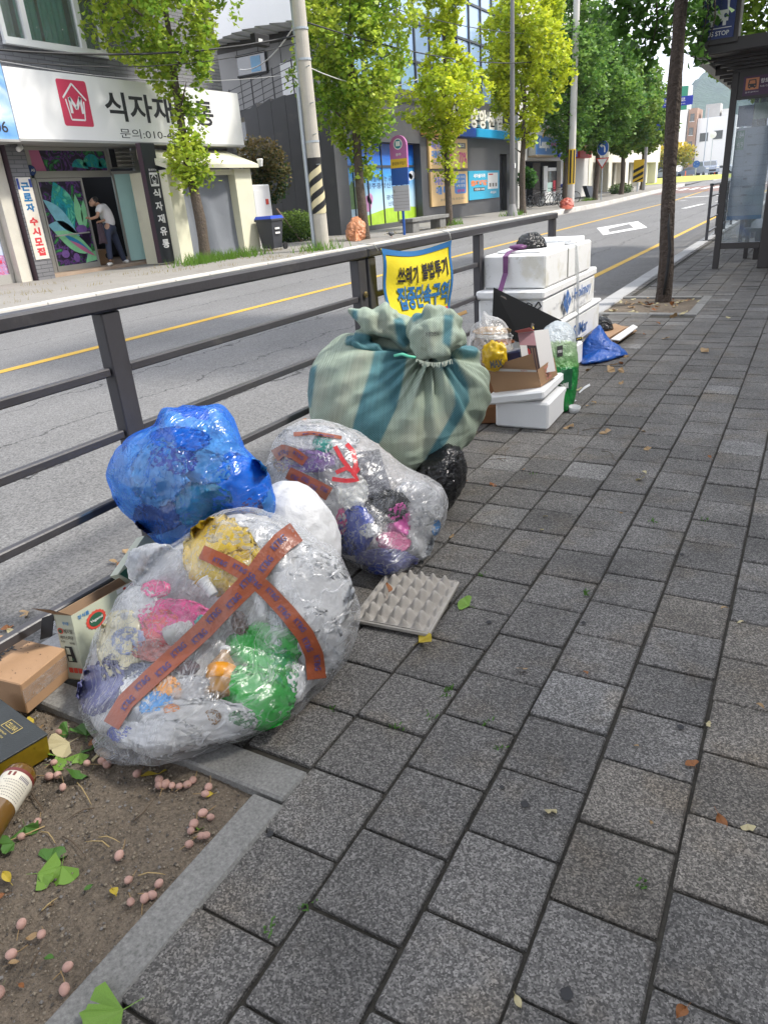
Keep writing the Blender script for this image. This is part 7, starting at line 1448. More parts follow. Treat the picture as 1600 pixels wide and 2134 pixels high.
for k, z in enumerate((2.2, 2.9, 3.6, 4.4)): MB().tube([(-11.62, 17.3, z), (-11.45, 17.22, z)], .012, 5).build('step_bolt', M_galv, up)
c1 = pole('conduit_pole', -12.05, 17.62, .062, .058, 9, M_galv, 'tall thin steel conduit with orange and black bands left of the concrete pole'); MB().lathe((-12.05, 17.62, .98), (0, 0, 1), [(.064, 0), (.064, 1.15)], 14, False).build('sleeve', M_black, c1); helix_bands((-12.05, 17.62), .067, .98, 2.13, 5, M_so, c1, duty=.5)
pole('conduit_pole', -11.93, 17.30, .058, .056, 3.9, M_galv, 'shorter steel conduit standing between the tall conduit and the concrete pole')
# cables, junction box
M_cab = mat('black cable', (.015, .015, .016), .6); M_cabw = mat('white cable', (.55, .55, .53), .6)
def cable(p, q, sag, r, m, label, n=14):
    p, q = V(p), V(q); t = tag(MB().tube([p*(1-k/n)+q*(k/n)-V((0, 0, sag*4*(k/n)*(1-k/n))) for k in range(n+1)], r, 5).build('overhead_cable', m, None, p, True), label, 'cable', 'overhead cables'); return t
cable((-15.3, 6, 4.75), (-12.0, 17.6, 5.15), .55, .022, M_cab, 'thick black cable sagging across the grey brick wall above the white sign')
cable((-15.4, 6, 4.9), (-12.0, 17.6, 5.0), .75, .010, M_cab, 'thin black cable drooping just above the white sign')
cable((-15.2, 4, 6.6), (-12.0, 17.6, 5.9), .25, .018, M_cab, 'black cable crossing the green curtained window')
cable((-15.0, 4, 7.4), (-12.0, 17.6, 6.6), .2, .008, M_cab, 'thin black cable over the top of the green curtained window')
cable((-12.0, 17.6, 5.4), (-19, 24, 5.9), .3, .018, M_cabw, 'pale cable from the steel conduit to the bank terrace')
cable((-12.0, 17.6, 4.35), (-15.2, 10, 4.55), .35, .005, M_cabw, 'pale cable drooping left from the steel conduit behind the first tree')
cable((-11.72, 17.4, 4.45), (-15.0, 33, 6.5), .7, .014, M_cabw, 'pale cable looping right from the concrete pole across the trees')
cable((-11.72, 17.4, 5.4), (-12.0, 42, 7.2), .6, .02, M_cab, 'black cable strung from the concrete pole to the next pole')
cable((-11.72, 17.4, 6.3), (-12.0, 42, 8.2), .5, .014, M_cab, 'upper black cable strung towards the next pole')
cable((-11.8, 42, 5.9), (-12.3, 75, 6.8), .5, .02, M_cab, 'black cable beyond the banded pole')
jb_ = thing('junction_box', (-13.4, 18.2, 5.0), 'black cable junction box hung on the wires left of the poles', 'junction box'); MB().obox(pX(542, 84, -13.2), V((.25, .97, -.05)).normalized(), V((.97, -.25, 0)).normalized(), V((.05, 0, 1)).normalized(), .24, .1, .13, .015).build('housing', M_black, jb_); shapes(lift(bil(pX(538, 80, -13.05), pX(546, 82, -13.05), pX(546, 88, -13.05), pX(538, 87, -13.05)), (0.02, 0, 0)), 'label', M_pwhite, jb_, [[(0, 0), (1, 0), (1, 1), (0, 1)]])
# bus stop plate
bx0, bx1, by = -12.2, -11.6, 22.46; st = thing('bus_stop_sign', (-11.88, by, .1), 'slim bus stop sign with purple round head and white timetable on a blue post', 'bus stop sign')
M_blue = mat('stop sign blue', (.02, .09, .36), .4); M_purp = mat('stop sign purple', (.46, .14, .36), .4)
MB().tube([(-11.88, by+.06, .1), (-11.88, by+.06, 2.9)], .045, 10).build('post', M_blue, st)
hp = [(bx0, 2.12), (bx0, 2.75)]+[((bx0+bx1)/2-.3*math.cos(math.pi*k/12), 2.75+.3*math.sin(math.pi*k/12)) for k in range(1, 12)]+[(bx1, 2.75), (bx1, 2.12)]
MB().prism([V((x, by, z)) for x, z in hp], V((0, .08, 0))).build('head', M_purp, st); Ph = rectY(by-.003, bx0, bx1, 0, 1)
def ysh(pts, m, nm='print', k=.003): return newobj(nm, [(x, by-k, z) for x, z in pts], [tuple(range(len(pts)))], m, st)
ysh([(bx0, 2.12), (bx1, 2.12), (bx1, 2.38), (bx0, 2.38)], M_sy); ysh([(bx0, 1.65), (bx1, 1.65), (bx1, 2.12), (bx0, 2.12)], M_blue); MB().box(bx0, bx1, by, by+.07, 1.62, 2.12).build('plate', M_blue, st)
ftext('향토문화거리입구', rectY(by-.006, bx0+.06, bx1-.06, 2.2, 2.30), st, M_txt, .01); ysh(circ(-11.9, 2.80, .16, .16, 20), M_pwhite, k=.004); ysh(circ(-11.9, 2.80, .13, .13, 20), mat('teal emblem', (.02, .22, .30), .4), k=.006); ysh([(-11.98, 2.74), (-11.82, 2.74), (-11.82, 2.88), (-11.98, 2.88)], M_pwhite, k=.008); ftext('광주', rectY(by-.006, bx0+.2, bx1-.2, 2.46, 2.54), st, M_pwhite, .02)
MB().box(bx0+.02, bx1+.02, by-.02, by+.02, .84, 1.60, .006).build('timetable', mat('timetable grey', (.50, .50, .52), .5, n=(3, .1)), st); ftext('N', rectY(by-.024, bx0+.05, bx0+.10, 1.4, 1.5), st, M_pgreen)
for k in range(6): ysh([(bx0+.04, .92+.1*k), (bx1, .92+.1*k), (bx1, .928+.1*k), (bx0+.04, .928+.1*k)], M_pgy, k=.024)
be = thing('stone_bench', (-12.2, 25, .1), 'low grey stone bench between the bus stop sign and the yellow tree', 'bench'); part('seat', M_frame, be, (-12.5, -12.0, 23.4, 26.4, .44, .56), bev=.01); part('leg', M_frame, be, (-12.45, -12.05, 23.5, 24.0, .1, .438), bev=.01); part('leg', M_frame, be, (-12.45, -12.05, 25.7, 26.2, .1, .438), bev=.01)
A_, f_ = blob([(726, 498), (725, 482), (730, 464), (740, 456), (749, 458), (757, 468), (758, 488), (752, 500), (738, 503)], depth((-12.75, 20.9, .4)), .22, .07, 4, .03, 11, nth=90, nph=44, ground=.102)
tag(newobj('rubbish_bag', A_, f_, plas('apricot film', (.62, .27, .13), .3, .2, n=(7, .3), bump=(9, .9, 4, .05)), None, V((-12.8, 20.9, .1)), True), 'tall apricot coloured rubbish bag leaning on the foot of a ginkgo', 'rubbish bag')
A_, f_ = blob([(1171, 434), (1170, 424), (1176, 417), (1186, 416), (1192, 424), (1192, 433), (1182, 436)], depth((-11.75, 40.8, .3)), .24, .10, 3.5, .05, 8, nth=60, nph=28, ground=.102)
tag(newobj('rubbish_bag', A_, f_, plas('coral film', (.46, .10, .06), .4, .2, bump=(6, .9, 4, .05)), None, V((-11.75, 40.8, .1)), True), 'squat coral red bag at the foot of the pole with vertical bands', 'rubbish bag')
pgn = thing('pigeon', (-11.8, 21.45, .1), 'grey pigeon pecking on the far pavement near the bus stop sign', 'pigeon')
vs, f = ICO[3]; v = vs*np.array([.055, .14, .065]); v[:, 2] += .03*np.clip(-vs[:, 1], 0, 1); v = v+np.array([-11.8, 21.45, .21]); newobj('body', v, f, mat('pigeon grey', (.07, .075, .085), .7, n=(20, .3)), pgn, None, True)
v = vs*.038+np.array([-11.8, 21.60, .20]); newobj('head', v, f, mat('pigeon head', (.035, .045, .05), .6), pgn, None, True); MB().prism([V((-11.84, 21.34, .22)), V((-11.76, 21.34, .22)), V((-11.77, 21.20, .23)), V((-11.83, 21.20, .23))], V((0, 0, .015))).build('tail', M_black, pgn); MB().lathe((-11.8, 21.632, .198), (0, 1, -.4), [(.012, 0), (.001, .04)], 6).build('beak', M_black, pgn)
for xx in (-11.82, -11.78): MB().tube([(xx, 21.46, .16), (xx, 21.47, .102)], .006, 5).build('leg', M_pred, pgn)
lp = pole('street_lamp', -12.1, 33.5, .13, .08, 8.6, mat('grey lamp paint', (.17, .165, .16), .5, n=(3, .15)), 'slender grey street lamp post in front of the bank entrance', 'lamp post'); MB().lathe((-12.1, 33.5, .1), (0, 0, 1), [(.01, 0), (.26, 0), (.24, .1), (.15, .42), (.13, .5)], 18).build('base', mat('grey lamp base', (.26, .255, .25), .6), lp); part('notice', M_pwhite, lp, (-11.98, -11.965, 33.43, 33.55, 2.05, 2.25), bev=.001); MB().tube([(-12.1, 33.5, 8.6), (-11.8, 33.5, 9.1), (-10.6, 33.5, 9.3)], .05, 8).build('arm', M_galv, lp)
p2_ = pole('utility_pole', -11.85, 42.0, .19, .15, 12, mat('white painted pole', (.55, .53, .49), .85, n=(3, .12, 4)), 'pale utility pole with upright yellow and black bands and coral bag at its foot'); MB().lathe((-11.85, 42.0, 1.2), (0, 0, 1), [(.192, 0), (.188, 1.7)], 20, False).build('sleeve', M_sy, p2_)
b = MB()
for k in range(6):
    a = k*math.pi/3+.2; b.add([(-11.85+.196*math.cos(a+da), 42+.196*math.sin(a+da), z) for z in (1.25, 2.85) for da in (0, .26, .52)], [(0, 1, 4, 3), (1, 2, 5, 4)])
b.build('stripe', M_black, p2_)
tsg = pole('turn_sign', -12.0, 49.3, .035, .035, 3.5, M_galv, 'round blue left turn sign above a red edged triangle on a thin post', 'road sign')
P = lambda pts, m, k: newobj('sign_face', [(-12.0+x, 49.2-k, 2.95+z) for x, z in pts], [tuple(range(len(pts)))], m, tsg)
P(circ(0, .12, .36, .44, 24), M_pwhite, 0); P(circ(0, .12, .33, .41, 24), M_blue, .012)
for q in stroke([(.12, -.12), (.12, .12), (.06, .24), (-.05, .26)], .08): P(q, M_pwhite, .02)
P([(-.04, .14), (-.04, .38), (-.2, .26)], M_pwhite, .02); P([(-.40, -.42), (.40, -.42), (0, -1.05)], M_pred, .004); P([(-.30, -.48), (.30, -.48), (0, -.93)], M_pwhite, .016)
dl = thing('warning_board', (-12.3, 62, .1), 'yellow board with slanted black bars at the end of the kerb', 'road sign'); MB().tube([(-12.4, 62.1, .2), (-12.4, 62.1, 1)], .06, 8).build('post', M_galv, dl); part('board', M_sy, dl, (-12.75, -12.0, 62, 62.05, .95, 2.5)); shapes(rectY(61.99, -12.75, -12.0, .95, 2.5), 'bar', M_black, dl, [[(0, .12+.28*k), (1, .34+.28*k), (1, .48+.28*k), (0, .26+.28*k)] for k in range(2)]+[[(.35, 0), (1, .14), (1, .22), (0, 0)]])
l2 = pole('sign_pole', -12.3, 64, .13, .1, 8, mat('steel grey pole', (.25, .25, .25), .5), 'grey pole with two blue direction boards at the end of the street', 'pole')
for (x0, x1, z0, z1, ar) in ((-12.4, -11.0, 4.35, 4.85, 1), (-11.6, -9.2, 5.9, 6.5, -1)):
    pp = [(x0, z0), (x1-.25, z0), (x1, (z0+z1)/2), (x1-.25, z1), (x0, z1)] if ar > 0 else [(x0, (z0+z1)/2), (x0+.25, z0), (x1, z0), (x1, z1), (x0+.25, z1)]
    MB().prism([V((x, 63.8, z)) for x, z in pp], V((0, .05, 0))).build('direction_board', mat('direction blue', (.03, .05, .42), .4), l2); ftext('향토로' if ar < 0 else '관덕로', rectY(63.79, x0+.45, x1-.5, z0+.25, z1-.08), l2, M_pwhite, .02); ftext('Hyangto-ro', rectY(63.79, x0+.45, x1-.5, z0+.06, z0+.18), l2, M_pwhite, .01) if ar < 0 else None

# ---- small shops and the white building farther along
ss = thing('shop_building', (-15.8, 52, .1), 'white rendered row of little shops with two projecting signs', 'building'); M_off = mat('weathered white render', (.56, .55, .52), .85, n=(.8, .15, 5), world=True, stain=[(1.1, .62, (.32, .31, .29), .5)])
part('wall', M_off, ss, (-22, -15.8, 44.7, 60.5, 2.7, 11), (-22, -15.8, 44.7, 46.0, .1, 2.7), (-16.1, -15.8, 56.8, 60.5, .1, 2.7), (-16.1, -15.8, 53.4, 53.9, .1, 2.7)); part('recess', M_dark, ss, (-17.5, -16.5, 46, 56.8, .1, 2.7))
part('shutter', mat('dark slatted shutter', (.05, .045, .04), .6), ss, *[(-16.3, -16.25, 46.1, 47.6, .12+.16*k, .25+.16*k) for k in range(15)]); part('grille', mat('brown grille', (.10, .08, .065), .6), ss, *[(-16.2, -16.16, 48.6+.25*k, 48.72+.25*k, .1, 2.6) for k in range(6)])
dd = part('door', M_winwhite, ss, (-16.2, -16.1, 50.6, 51.4, .1, 2.4), (-16.2, -16.1, 51.5, 53.3, .1, .8), (-16.2, -16.1, 51.5, 53.3, 2.1, 2.3)); part('pane', mat('pale green glass', (.35, .50, .46), .2), dd, (-16.15, -16.14, 51.5, 52.6, .8, 1.4)); part('poster', mat('red poster', (.45, .05, .07), .5), ss, (-16.12, -16.1, 52.7, 53.3, .75, 1.5)); part('pane', M_glass, dd, (-16.15, -16.14, 51.5, 53.3, 1.4, 2.1)); part('door', mat('yellow door edge', (.6, .48, .06), .5), ss, (-16.1, -15.95, 55.0, 55.4, .1, 2.6)); part('door_panel', mat('light blue board', (.30, .48, .72), .5), ss, (-15.95, -15.9, 53.6, 54.9, .1, 1.0))
part('upper_window', M_glass, ss, (-15.79, -15.75, 55.5, 57.5, 6.2, 7.8), (-15.79, -15.75, 55.5, 57.5, 9, 10.4)); part('pipe', M_black, ss, (-15.8, -15.72, 48.9, 49.0, 4.4, 10))
ac = part('air_conditioner', mat('beige metal', (.42, .36, .28), .6), ss, (-15.78, -15.3, 50.4, 51.8, 4.6, 5.6), (-15.78, -15.4, 50.5, 51.5, 6.0, 7.2), bev=.03)
pc = thing('shop_sign', (-15.3, 48.6, 2.9), 'weathered blue and white projecting sign reading Lespo in white', 'sign'); part('panel', mat('faded sign white', (.50, .50, .48), .6, n=(2, .15)), pc, (-15.75, -15.3, 46.4, 50.7, 2.95, 4.9)); PL_ = rectX(-15.296, 46.4, 50.7, 2.95, 4.9)
shapes(PL_, 'print', mat('faded sign blue', (.08, .20, .44), .5), pc, [[(0, .02), (1, .02), (1, .50), (0, .56)]]); part('trim', mat('worn wood trim', (.35, .26, .16), .7), pc, (-15.76, -15.25, 46.4, 50.7, 2.86, 2.945)); ftext('Lespo', sub(lift(PL_, (.004, 0, 0)), .16, .66, .12, .46), pc, M_pwhite, .05); ftext('레스포', sub(lift(PL_, (.004, 0, 0)), .70, .96, .26, .38), pc, M_orange if 0 else M_ppk, .03)
shapes(lift(PL_, (.004, 0, 0)), 'logo', mat('mustard logo', (.5, .33, .05), .5), pc, stroke([(.30, .5), (.42, .75), (.46, .55), (.56, .80), (.62, .58)], .05))
pc = thing('shop_sign', (-15.3, 53.4, 2.9), 'saturated blue projecting shop sign with white lettering by the pole', 'sign'); part('panel', mat('royal blue sign', (.01, .05, .50), .4), pc, (-15.75, -15.3, 51.2, 55.6, 2.9, 4.35)); PY_ = rectX(-15.296, 51.2, 55.6, 2.9, 4.35); ftext('Y', sub(PY_, .04, .22, .30, .95), pc, M_pwhite, .06); ftext('sand', sub(PY_, .30, .92, .42, .78), pc, M_pwhite, .05); ftext('와이샌드', sub(PY_, .55, .95, .12, .24), pc, M_pwhite, .02); ftext('의류', sub(PY_, .06, .24, .08, .22), pc, M_pwhite, .02)
pc = thing('shop_sign', (-15.3, 58, 2.9), 'small yellow over red shop sign behind the banded pole', 'sign'); part('panel', M_sy, pc, (-15.75, -15.3, 56.2, 59.4, 3.4, 4.3)); part('lower_panel', mat('red sign', (.45, .03, .03), .5), pc, (-15.75, -15.29, 56.2, 59.4, 2.85, 3.395)); ftext('25시', rectX(-15.29, 57.2, 58.9, 3.55, 4.15), pc, M_gr, .03)
wb = thing('white_building', (-15.8, 75, .2), 'low cream building with square columns at the end of the row', 'building'); M_cw_ = mat('cream wall', (.66, .63, .52), .8, n=(1, .08, 4), world=True)
part('wall', M_cw_, wb, (-24, -15.8, 60.7, 90, 2.6, 5.0), (-24, -17, 60.7, 90, .1, 2.6)); part('column', M_cw_, wb, *[(-16.6, -15.8, y, y+1.2, .1, 2.598) for y in (60.7, 67, 73.5, 80, 88)]); part('opening', mat('tan panel', (.34, .25, .17), .7), wb, *[(-16.99, -16.9, y, y+3.6, .2, 2.4) for y in (62.6, 69, 75.4, 82)])
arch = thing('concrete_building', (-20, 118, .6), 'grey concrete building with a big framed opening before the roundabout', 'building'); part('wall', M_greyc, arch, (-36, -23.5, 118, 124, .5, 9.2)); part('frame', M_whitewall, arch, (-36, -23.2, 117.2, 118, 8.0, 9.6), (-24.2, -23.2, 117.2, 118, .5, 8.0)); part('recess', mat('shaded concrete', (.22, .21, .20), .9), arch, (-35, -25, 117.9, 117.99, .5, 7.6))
# ---- bicycles
def bicycle(x, y, a, col, label):
    t = thing('bicycle', (x, y, .1), label, 'bicycle', 'bicycles parked before the little shops'); u = V((math.cos(a), math.sin(a), 0)); o = V((x, y, .1)); W_ = lambda s, z: o+u*s+V((0, 0, z)); m = mat('bike paint %.2f%.2f' % (col[0], col[2]), col, .35); ax = u.cross(V((0, 0, 1)))
    for s in (-.52, .52):
        b = MB(); b.tube([W_(s, .33)+u*(.32*math.cos(k*math.pi/10))+V((0, 0, .32*math.sin(k*math.pi/10))) for k in range(21)], .02, 5, False); wl = b.build('wheel', M_black, t)
        b = MB(); [b.tube([W_(s, .33), W_(s, .33)+u*(.31*math.cos(k*.785))+V((0, 0, .31*math.sin(k*.785)))], .004, 3) for k in range(8)]; b.build('spoke', M_galv, wl)
    b = MB(); [b.tube(p, .022, 6) for p in ([W_(-.52, .33), W_(-.12, .30)], [W_(-.12, .30), W_(-.22, .80)], [W_(-.12, .30), W_(.36, .78)], [W_(-.20, .74), W_(.36, .80)], [W_(-.52, .33), W_(-.20, .74)], [W_(.52, .33), W_(.36, .82), W_(.33, .95)])]; b.build('frame', m, t)
    b = MB(); b.tube([W_(.30, .98)-ax*.28, W_(.36, .96), W_(.30, .98)+ax*.28], .016, 6); b.build('handlebar', M_black, t); MB().obox(W_(-.24, .86), u, ax, V((0, 0, 1)), .13, .07, .03, .01).build('saddle', M_black, t); return t
for (x, y, a, c, l) in ((-14.7, 44.8, 1.2, (.02, .02, .022), 'black bicycle nearest the leafy wall plant'), (-14.2, 45.3, 1.0, (.03, .03, .035), 'dark bicycle second from the leafy wall plant'), (-14.0, 46.5, .9, (.45, .46, .48), 'silver bicycle with a blue basket cover in the middle of the row'), (-13.8, 48.2, .7, (.55, .56, .58), 'white framed bicycle nearest the banded pole'), (-12.6, 43.6, 1.3, (.025, .025, .03), 'dark bicycle half hidden behind the banded pole')): bicycle(x, y, a, c, l)
bc = tag(newobj('basket_cover', *crumple(V((-13.6, 46.9, 1.15)), (.22, .28, .13), .3, 2.2, 4, 3), P_blue, None, V((-13.6, 46.9, 1.0)), True), 'blue plastic cover over the silver bicycle basket', 'cover')
crate = thing('dark_crate', (-14.3, 56.5, .1), 'dark leaning board beside the trunk under the turn sign', 'board'); MB().hexa([V((-14.6, 55.8, .1)), V((-14.3, 55.8, .1)), V((-14.3, 57.4, .1)), V((-14.6, 57.4, .1)), V((-15.0, 56.0, 1.0)), V((-14.7, 56.0, 1.0)), V((-14.7, 57.6, .95)), V((-15.0, 57.6, .95))]).build('board', M_signdark, crate)

# ---- the roundabout, cars, far houses, hill
def zat(Y): return zr(Y)
b = MB(); isl = [(-24, 92), (-18, 84), (-10, 88), (-6, 98), (-8, 112), (-22, 114), (-30, 104)]; c0 = (-16, 100)
for k in range(len(isl)): a, d_ = isl[k], isl[(k+1) % len(isl)]; b.add([(a[0], a[1], zr(a[1])+.12), (d_[0], d_[1], zr(d_[1])+.12), (c0[0], c0[1], zr(100)+.5)], [(0, 1, 2)])
tag(b.build('lawn', mat('roundabout lawn', (.34, .36, .06), .9, n=(.6, .25, 5), n2=(9, .2), world=True)), kind='structure')
b = MB(); [b.quad((a[0], a[1], zr(a[1])-.1), (d_[0], d_[1], zr(d_[1])-.1), (d_[0], d_[1], zr(d_[1])+.12), (a[0], a[1], zr(a[1])+.12)) for a, d_ in zip(isl, isl[1:]+isl[:1])]; tag(b.build('kerb', M_far_kerb), kind='structure')
b = MB(); b.quad((-60, 112, .712), (10, 112, .712), (10, 150, .714), (-60, 150, .714)); tag(b.build('road', M_asph), kind='structure')
b = MB(); b.quad((-60, 76, .3), (-11.1, 76, .3), (-11.1, 112, .72), (-60, 112, .72)); tag(b.build('road', M_asph), kind='structure')
def car(x, y, a, col, label, L=4.5, H=1.45, Wd=1.8, van=False):
    z = .73 if y > 110 else zr(y)+.03
    t = thing('parked_car', (x, y, z), label, 'car'); u = V((math.cos(a), math.sin(a), 0)); n_ = V((-u.y, u.x, 0)); o = V((x, y, z)); m = mat('car paint %.2f' % col[2], col, .25, coat=.8)
    pr = [(-.5, .25), (-.5, .62), (-.46, .70), (-.40, .98), (.18, .98), (.30, .66), (.48, .58), (.5, .3), (.5, .22)] if van else [(-.5, .25), (-.5, .60), (-.44, .66), (-.30, .97), (.06, .98), (.22, .66), (.46, .56), (.5, .40), (.5, .22)]
    MB().prism([o+u*(s*L)+V((0, 0, h*H))-n_*(Wd/2) for s, h in pr], n_*Wd).build('body', m, t)
    g_ = [(-.38, .70), (-.29, .93), (.04, .94), (.16, .69)] if not van else [(-.44, .70), (-.38, .94), (.16, .94), (.25, .69)]
    for sg in (-1, 1): newobj('side_window', [o+u*(s*L)+V((0, 0, h*H))+n_*(sg*(Wd/2+.006)) for s, h in g_], [(0, 1, 2, 3)], M_glass, t)
    s0, h0, s1, h1 = (.19, .95, .29, .69) if van else (.08, .95, .21, .69); newobj('windscreen', [o+u*(s*L+.02)+V((0, 0, h*H))+n_*(k*Wd*.44) for s, h, k in ((s0, h0, -1), (s0, h0, 1), (s1, h1, 1), (s1, h1, -1))], [(0, 1, 2, 3)], M_glass, t)
    for s in (-.31, .32):
        for sg in (-1, 1): wl = MB().lathe(o+u*(s*L)+V((0, 0, .31))+n_*(sg*(Wd/2-.14)), n_*sg, [(.02, 0), (.31, 0), (.31, .16), (.2, .17), (.02, .17)], 16).build('wheel', M_black, t); MB().lathe(o+u*(s*L)+V((0, 0, .31))+n_*(sg*(Wd/2+.028)), n_*sg, [(.01, .002), (.19, 0), (.19, .004)], 12, False).build('rim', M_galv, wl)
    for sg in (-1, 1): MB().obox(o+u*(L*.5)+n_*(sg*Wd*.36)+V((0, 0, .50*H)), u, n_, V((0, 0, 1)), .03, .18, .07, .01).build('headlight', M_pwhite, t)
    MB().obox(o+u*(L*.5)+V((0, 0, .36*H)), u, n_, V((0, 0, 1)), .02, .45, .1, .01).build('grille', M_black, t); return t
def far(x, y, d): p = pD(x, y, d); return p
p = far(1378, 372, 112); car(p.x, p.y, 3.3, (.28, .32, .35), 'silver grey saloon car parked beyond the roundabout lawn', 4.6)
p = far(1432, 372, 114); car(p.x, p.y, 3.4, (.13, .17, .22), 'dark blue grey car half hidden by the near tree trunk', 4.4)
p = far(1470, 372, 100); car(p.x, p.y, -1.15, (.24, .28, .36), 'slate blue van facing the street beyond the lawn', 4.8, 1.95, 1.85, True)
p = far(1502, 357, 128); car(p.x, p.y, 3.0, (.66, .68, .70), 'white saloon car behind the slate blue van', 4.6)
for k, (x, y, d) in enumerate(((1352, 394, 84), (1425, 388, 88), (1486, 376, 98), (1488, 374, 100), (1508, 368, 104))):
    q = pD(x, y, d); t = thing('traffic_post', (q.x, q.y, zr(q.y)), ['orange flexible post at the near corner of the lawn', 'orange flexible post beside the near tree trunk', 'orange flexible post in front of the slate blue van', 'second orange flexible post in front of the slate blue van', 'orange flexible post near the shelter frame'][k], 'traffic post', 'orange posts round the lawn'); MB().lathe((q.x, q.y, zr(q.y)), (0, 0, 1), [(.14, 0), (.14, .03), (.06, .05), (.05, 1.0), (.01, 1.02)], 10).build('post', mat('signal orange', (.7, .13, .04), .5), t)
rs_ = thing('roundabout_sign', far(1450, 378, 92), 'small round blue roundabout sign on the lawn', 'road sign'); q = pD(1450, 342, 92); MB().tube([(q.x, q.y+.05, .5), (q.x, q.y+.05, q.z)], .05, 6).build('post', M_galv, rs_); newobj('sign_face', [(q.x+.42*math.cos(k*.3), q.y, q.z+.42*math.sin(k*.3)) for k in range(21)], [tuple(range(21))], M_blue, rs_); newobj('arrow', [(q.x+.25*math.cos(k*2.09+.5+j), q.y-.02, q.z+.25*math.sin(k*2.09+.5+j)) for k in range(3) for j in (0, .9, .45)], [(0, 1, 2), (3, 4, 5), (6, 7, 8)], M_pwhite, rs_)
def house(label, x0, x1, y, z1, m, wins=(), dpt=14, z0=0.5, extra=()):
    t = thing('far_building', ((x0+x1)/2, y, z0), label, 'building'); part('wall', m, t, (x0, x1, y, y+dpt, z0, z1))
    for (a, b_, c, d_) in wins: w_ = part('window', M_glass, t, (a, b_, y-.08, y-.02, c, d_)); part('frame', M_winwhite, w_, (a-.12, b_+.12, y-.06, y-.005, c-.12, c-.01))
    for (a, b_, ya, yb, c, d_, mm) in extra: part('roof_block', mm, t, (a, b_, ya, yb, c, d_))
    return t
house('bright white house far behind the roundabout with rooftop hut', -24.9, -17.5, 182, 11.6, M_whitewall, [(-24.2, -22.6, 7.2, 8.8), (-21.6, -19.8, 7.4, 9.0)], 12, 0, [(-23.8, -21, 184, 188, 11.6, 14.2, M_greyc), (-20.6, -18.8, 184, 188, 11.6, 13.0, M_off)])
house('dark clad block with white roof band left of the white house', -36, -27.2, 172, 11.6, mat('charcoal cladding', (.05, .052, .06), .6), [], 10, 0, [(-36, -26.9, 171.5, 182, 11.6, 13.4, M_whitewall), (-27.2, -26.9, 171.5, 182, 0, 11.6, M_whitewall)])
house('slim orange brown block of flats beside the dark clad block', -26.7, -25.0, 181, 13.6, mat('terracotta flats', (.36, .24, .18), .8), [(-26.3, -25.5, 3.4+2.6*k, 4.8+2.6*k) for k in range(4)], 8, 0)
house('tall pale apartment block at the right end of the far houses', -16.6, -9, 190, 12.6, mat('lilac white flats', (.55, .54, .60), .8), [(-16.0, -14.6, 4+2.7*k, 5.3+2.7*k) for k in range(3)], 12, 0)
house('tall white tower block behind the row of shops', -34, -22, 70, 30, M_whitewall, [(-28.6+2.2*i, -27.2+2.2*i, 8+3.1*k, 9.7+3.1*k) for k in range(7) for i in range(3)], 14, 0)
house('pale block behind the green trees', -42, -26, 100, 16, mat('cream flats', (.58, .56, .50), .8), [(-32+2.4*i, -30.6+2.4*i, 5+3*k, 6.4+3*k) for k in range(3) for i in range(2)], 12, 0)
bb_ = thing('billboard', (-30, 120, 13), 'plain green billboard rising behind the near tree trunk', 'billboard'); q0, q1, q2, q3 = pY(1392, 182, 120), pY(1436, 178, 120), pY(1430, 228, 120), pY(1390, 232, 120); MB().prism([q3, q2, q1, q0], V((0, .6, 0))).build('panel', mat('billboard green', (.03, .24, .16), .5), bb_); part('edge_trim', M_whitewall, bb_, (q1.x-.1, q1.x+.35, 119.8, 120.6, q2.z, q1.z)); MB().tube([((q3.x+q2.x)/2, 120.4, .5), ((q3.x+q2.x)/2, 120.4, q2.z)], .3, 8).build('post', M_galv, bb_)
fl_ = pole('street_lamp', *pD(1463, 360, 120)[:2], .1, .07, 10, M_galv, 'thin lamp post with short arm standing before the far white house', 'lamp post', z=.7)
mr_ = thing('traffic_mirror', pD(1486, 370, 96), 'round white traffic mirror on a pole before the white house', 'mirror'); q = pD(1485, 281, 96); MB().tube([(q.x, q.y+.1, .6), (q.x, q.y+.1, q.z)], .05, 6).build('post', M_galv, mr_); MB().lathe((q.x, q.y, q.z), (0, -1, 0), [(.01, .06), (.4, .03), (.42, 0), (.01, -.02)], 20).build('mirror_face', mat('mirror white', (.75, .75, .76), .2), mr_)
# wooded hill
nx, ny = 200, 40; vs = []
for j in range(ny):
    for i in range(nx):
        x = -1500+2300*i/(nx-1); y = 1000+900*j/(ny-1); pr = math.sin(math.pi*min(1, j/(ny*.62))*.5) if j < ny*.62 else math.cos((j/ny-.62)/.38*1.2)
        hgt = 70*math.exp(-((x+165)/75)**2)+62*math.exp(-((x+190)/260)**2)+7*math.sin(x*.06)+4*math.sin(x*.13+1)+70*math.exp(-((x+520)/260)**2)+60*math.exp(-((x-160)/260)**2)+26*math.sin(x*.011)+16; vs.append((x, y, -2+max(0, hgt)*max(0, pr)))
vs = np.array(vs); vs[:, 2] += np.maximum(0, vs[:, 2]*.05)*(1+2*fbm(vs*.02, 3))+6*np.abs(pn(vs*.05))
tag(newobj('hill', vs, [(j*nx+i, j*nx+i+1, (j+1)*nx+i+1, (j+1)*nx+i) for j in range(ny-1) for i in range(nx-1)], mat('wooded hill', (.030, .055, .025), .95, n=(.02, .5, 5), n2=(.12, .5, 4), bump=(.12, 1.0, 4, 4), world=True), None, (0, 1200, 0)), kind='structure')

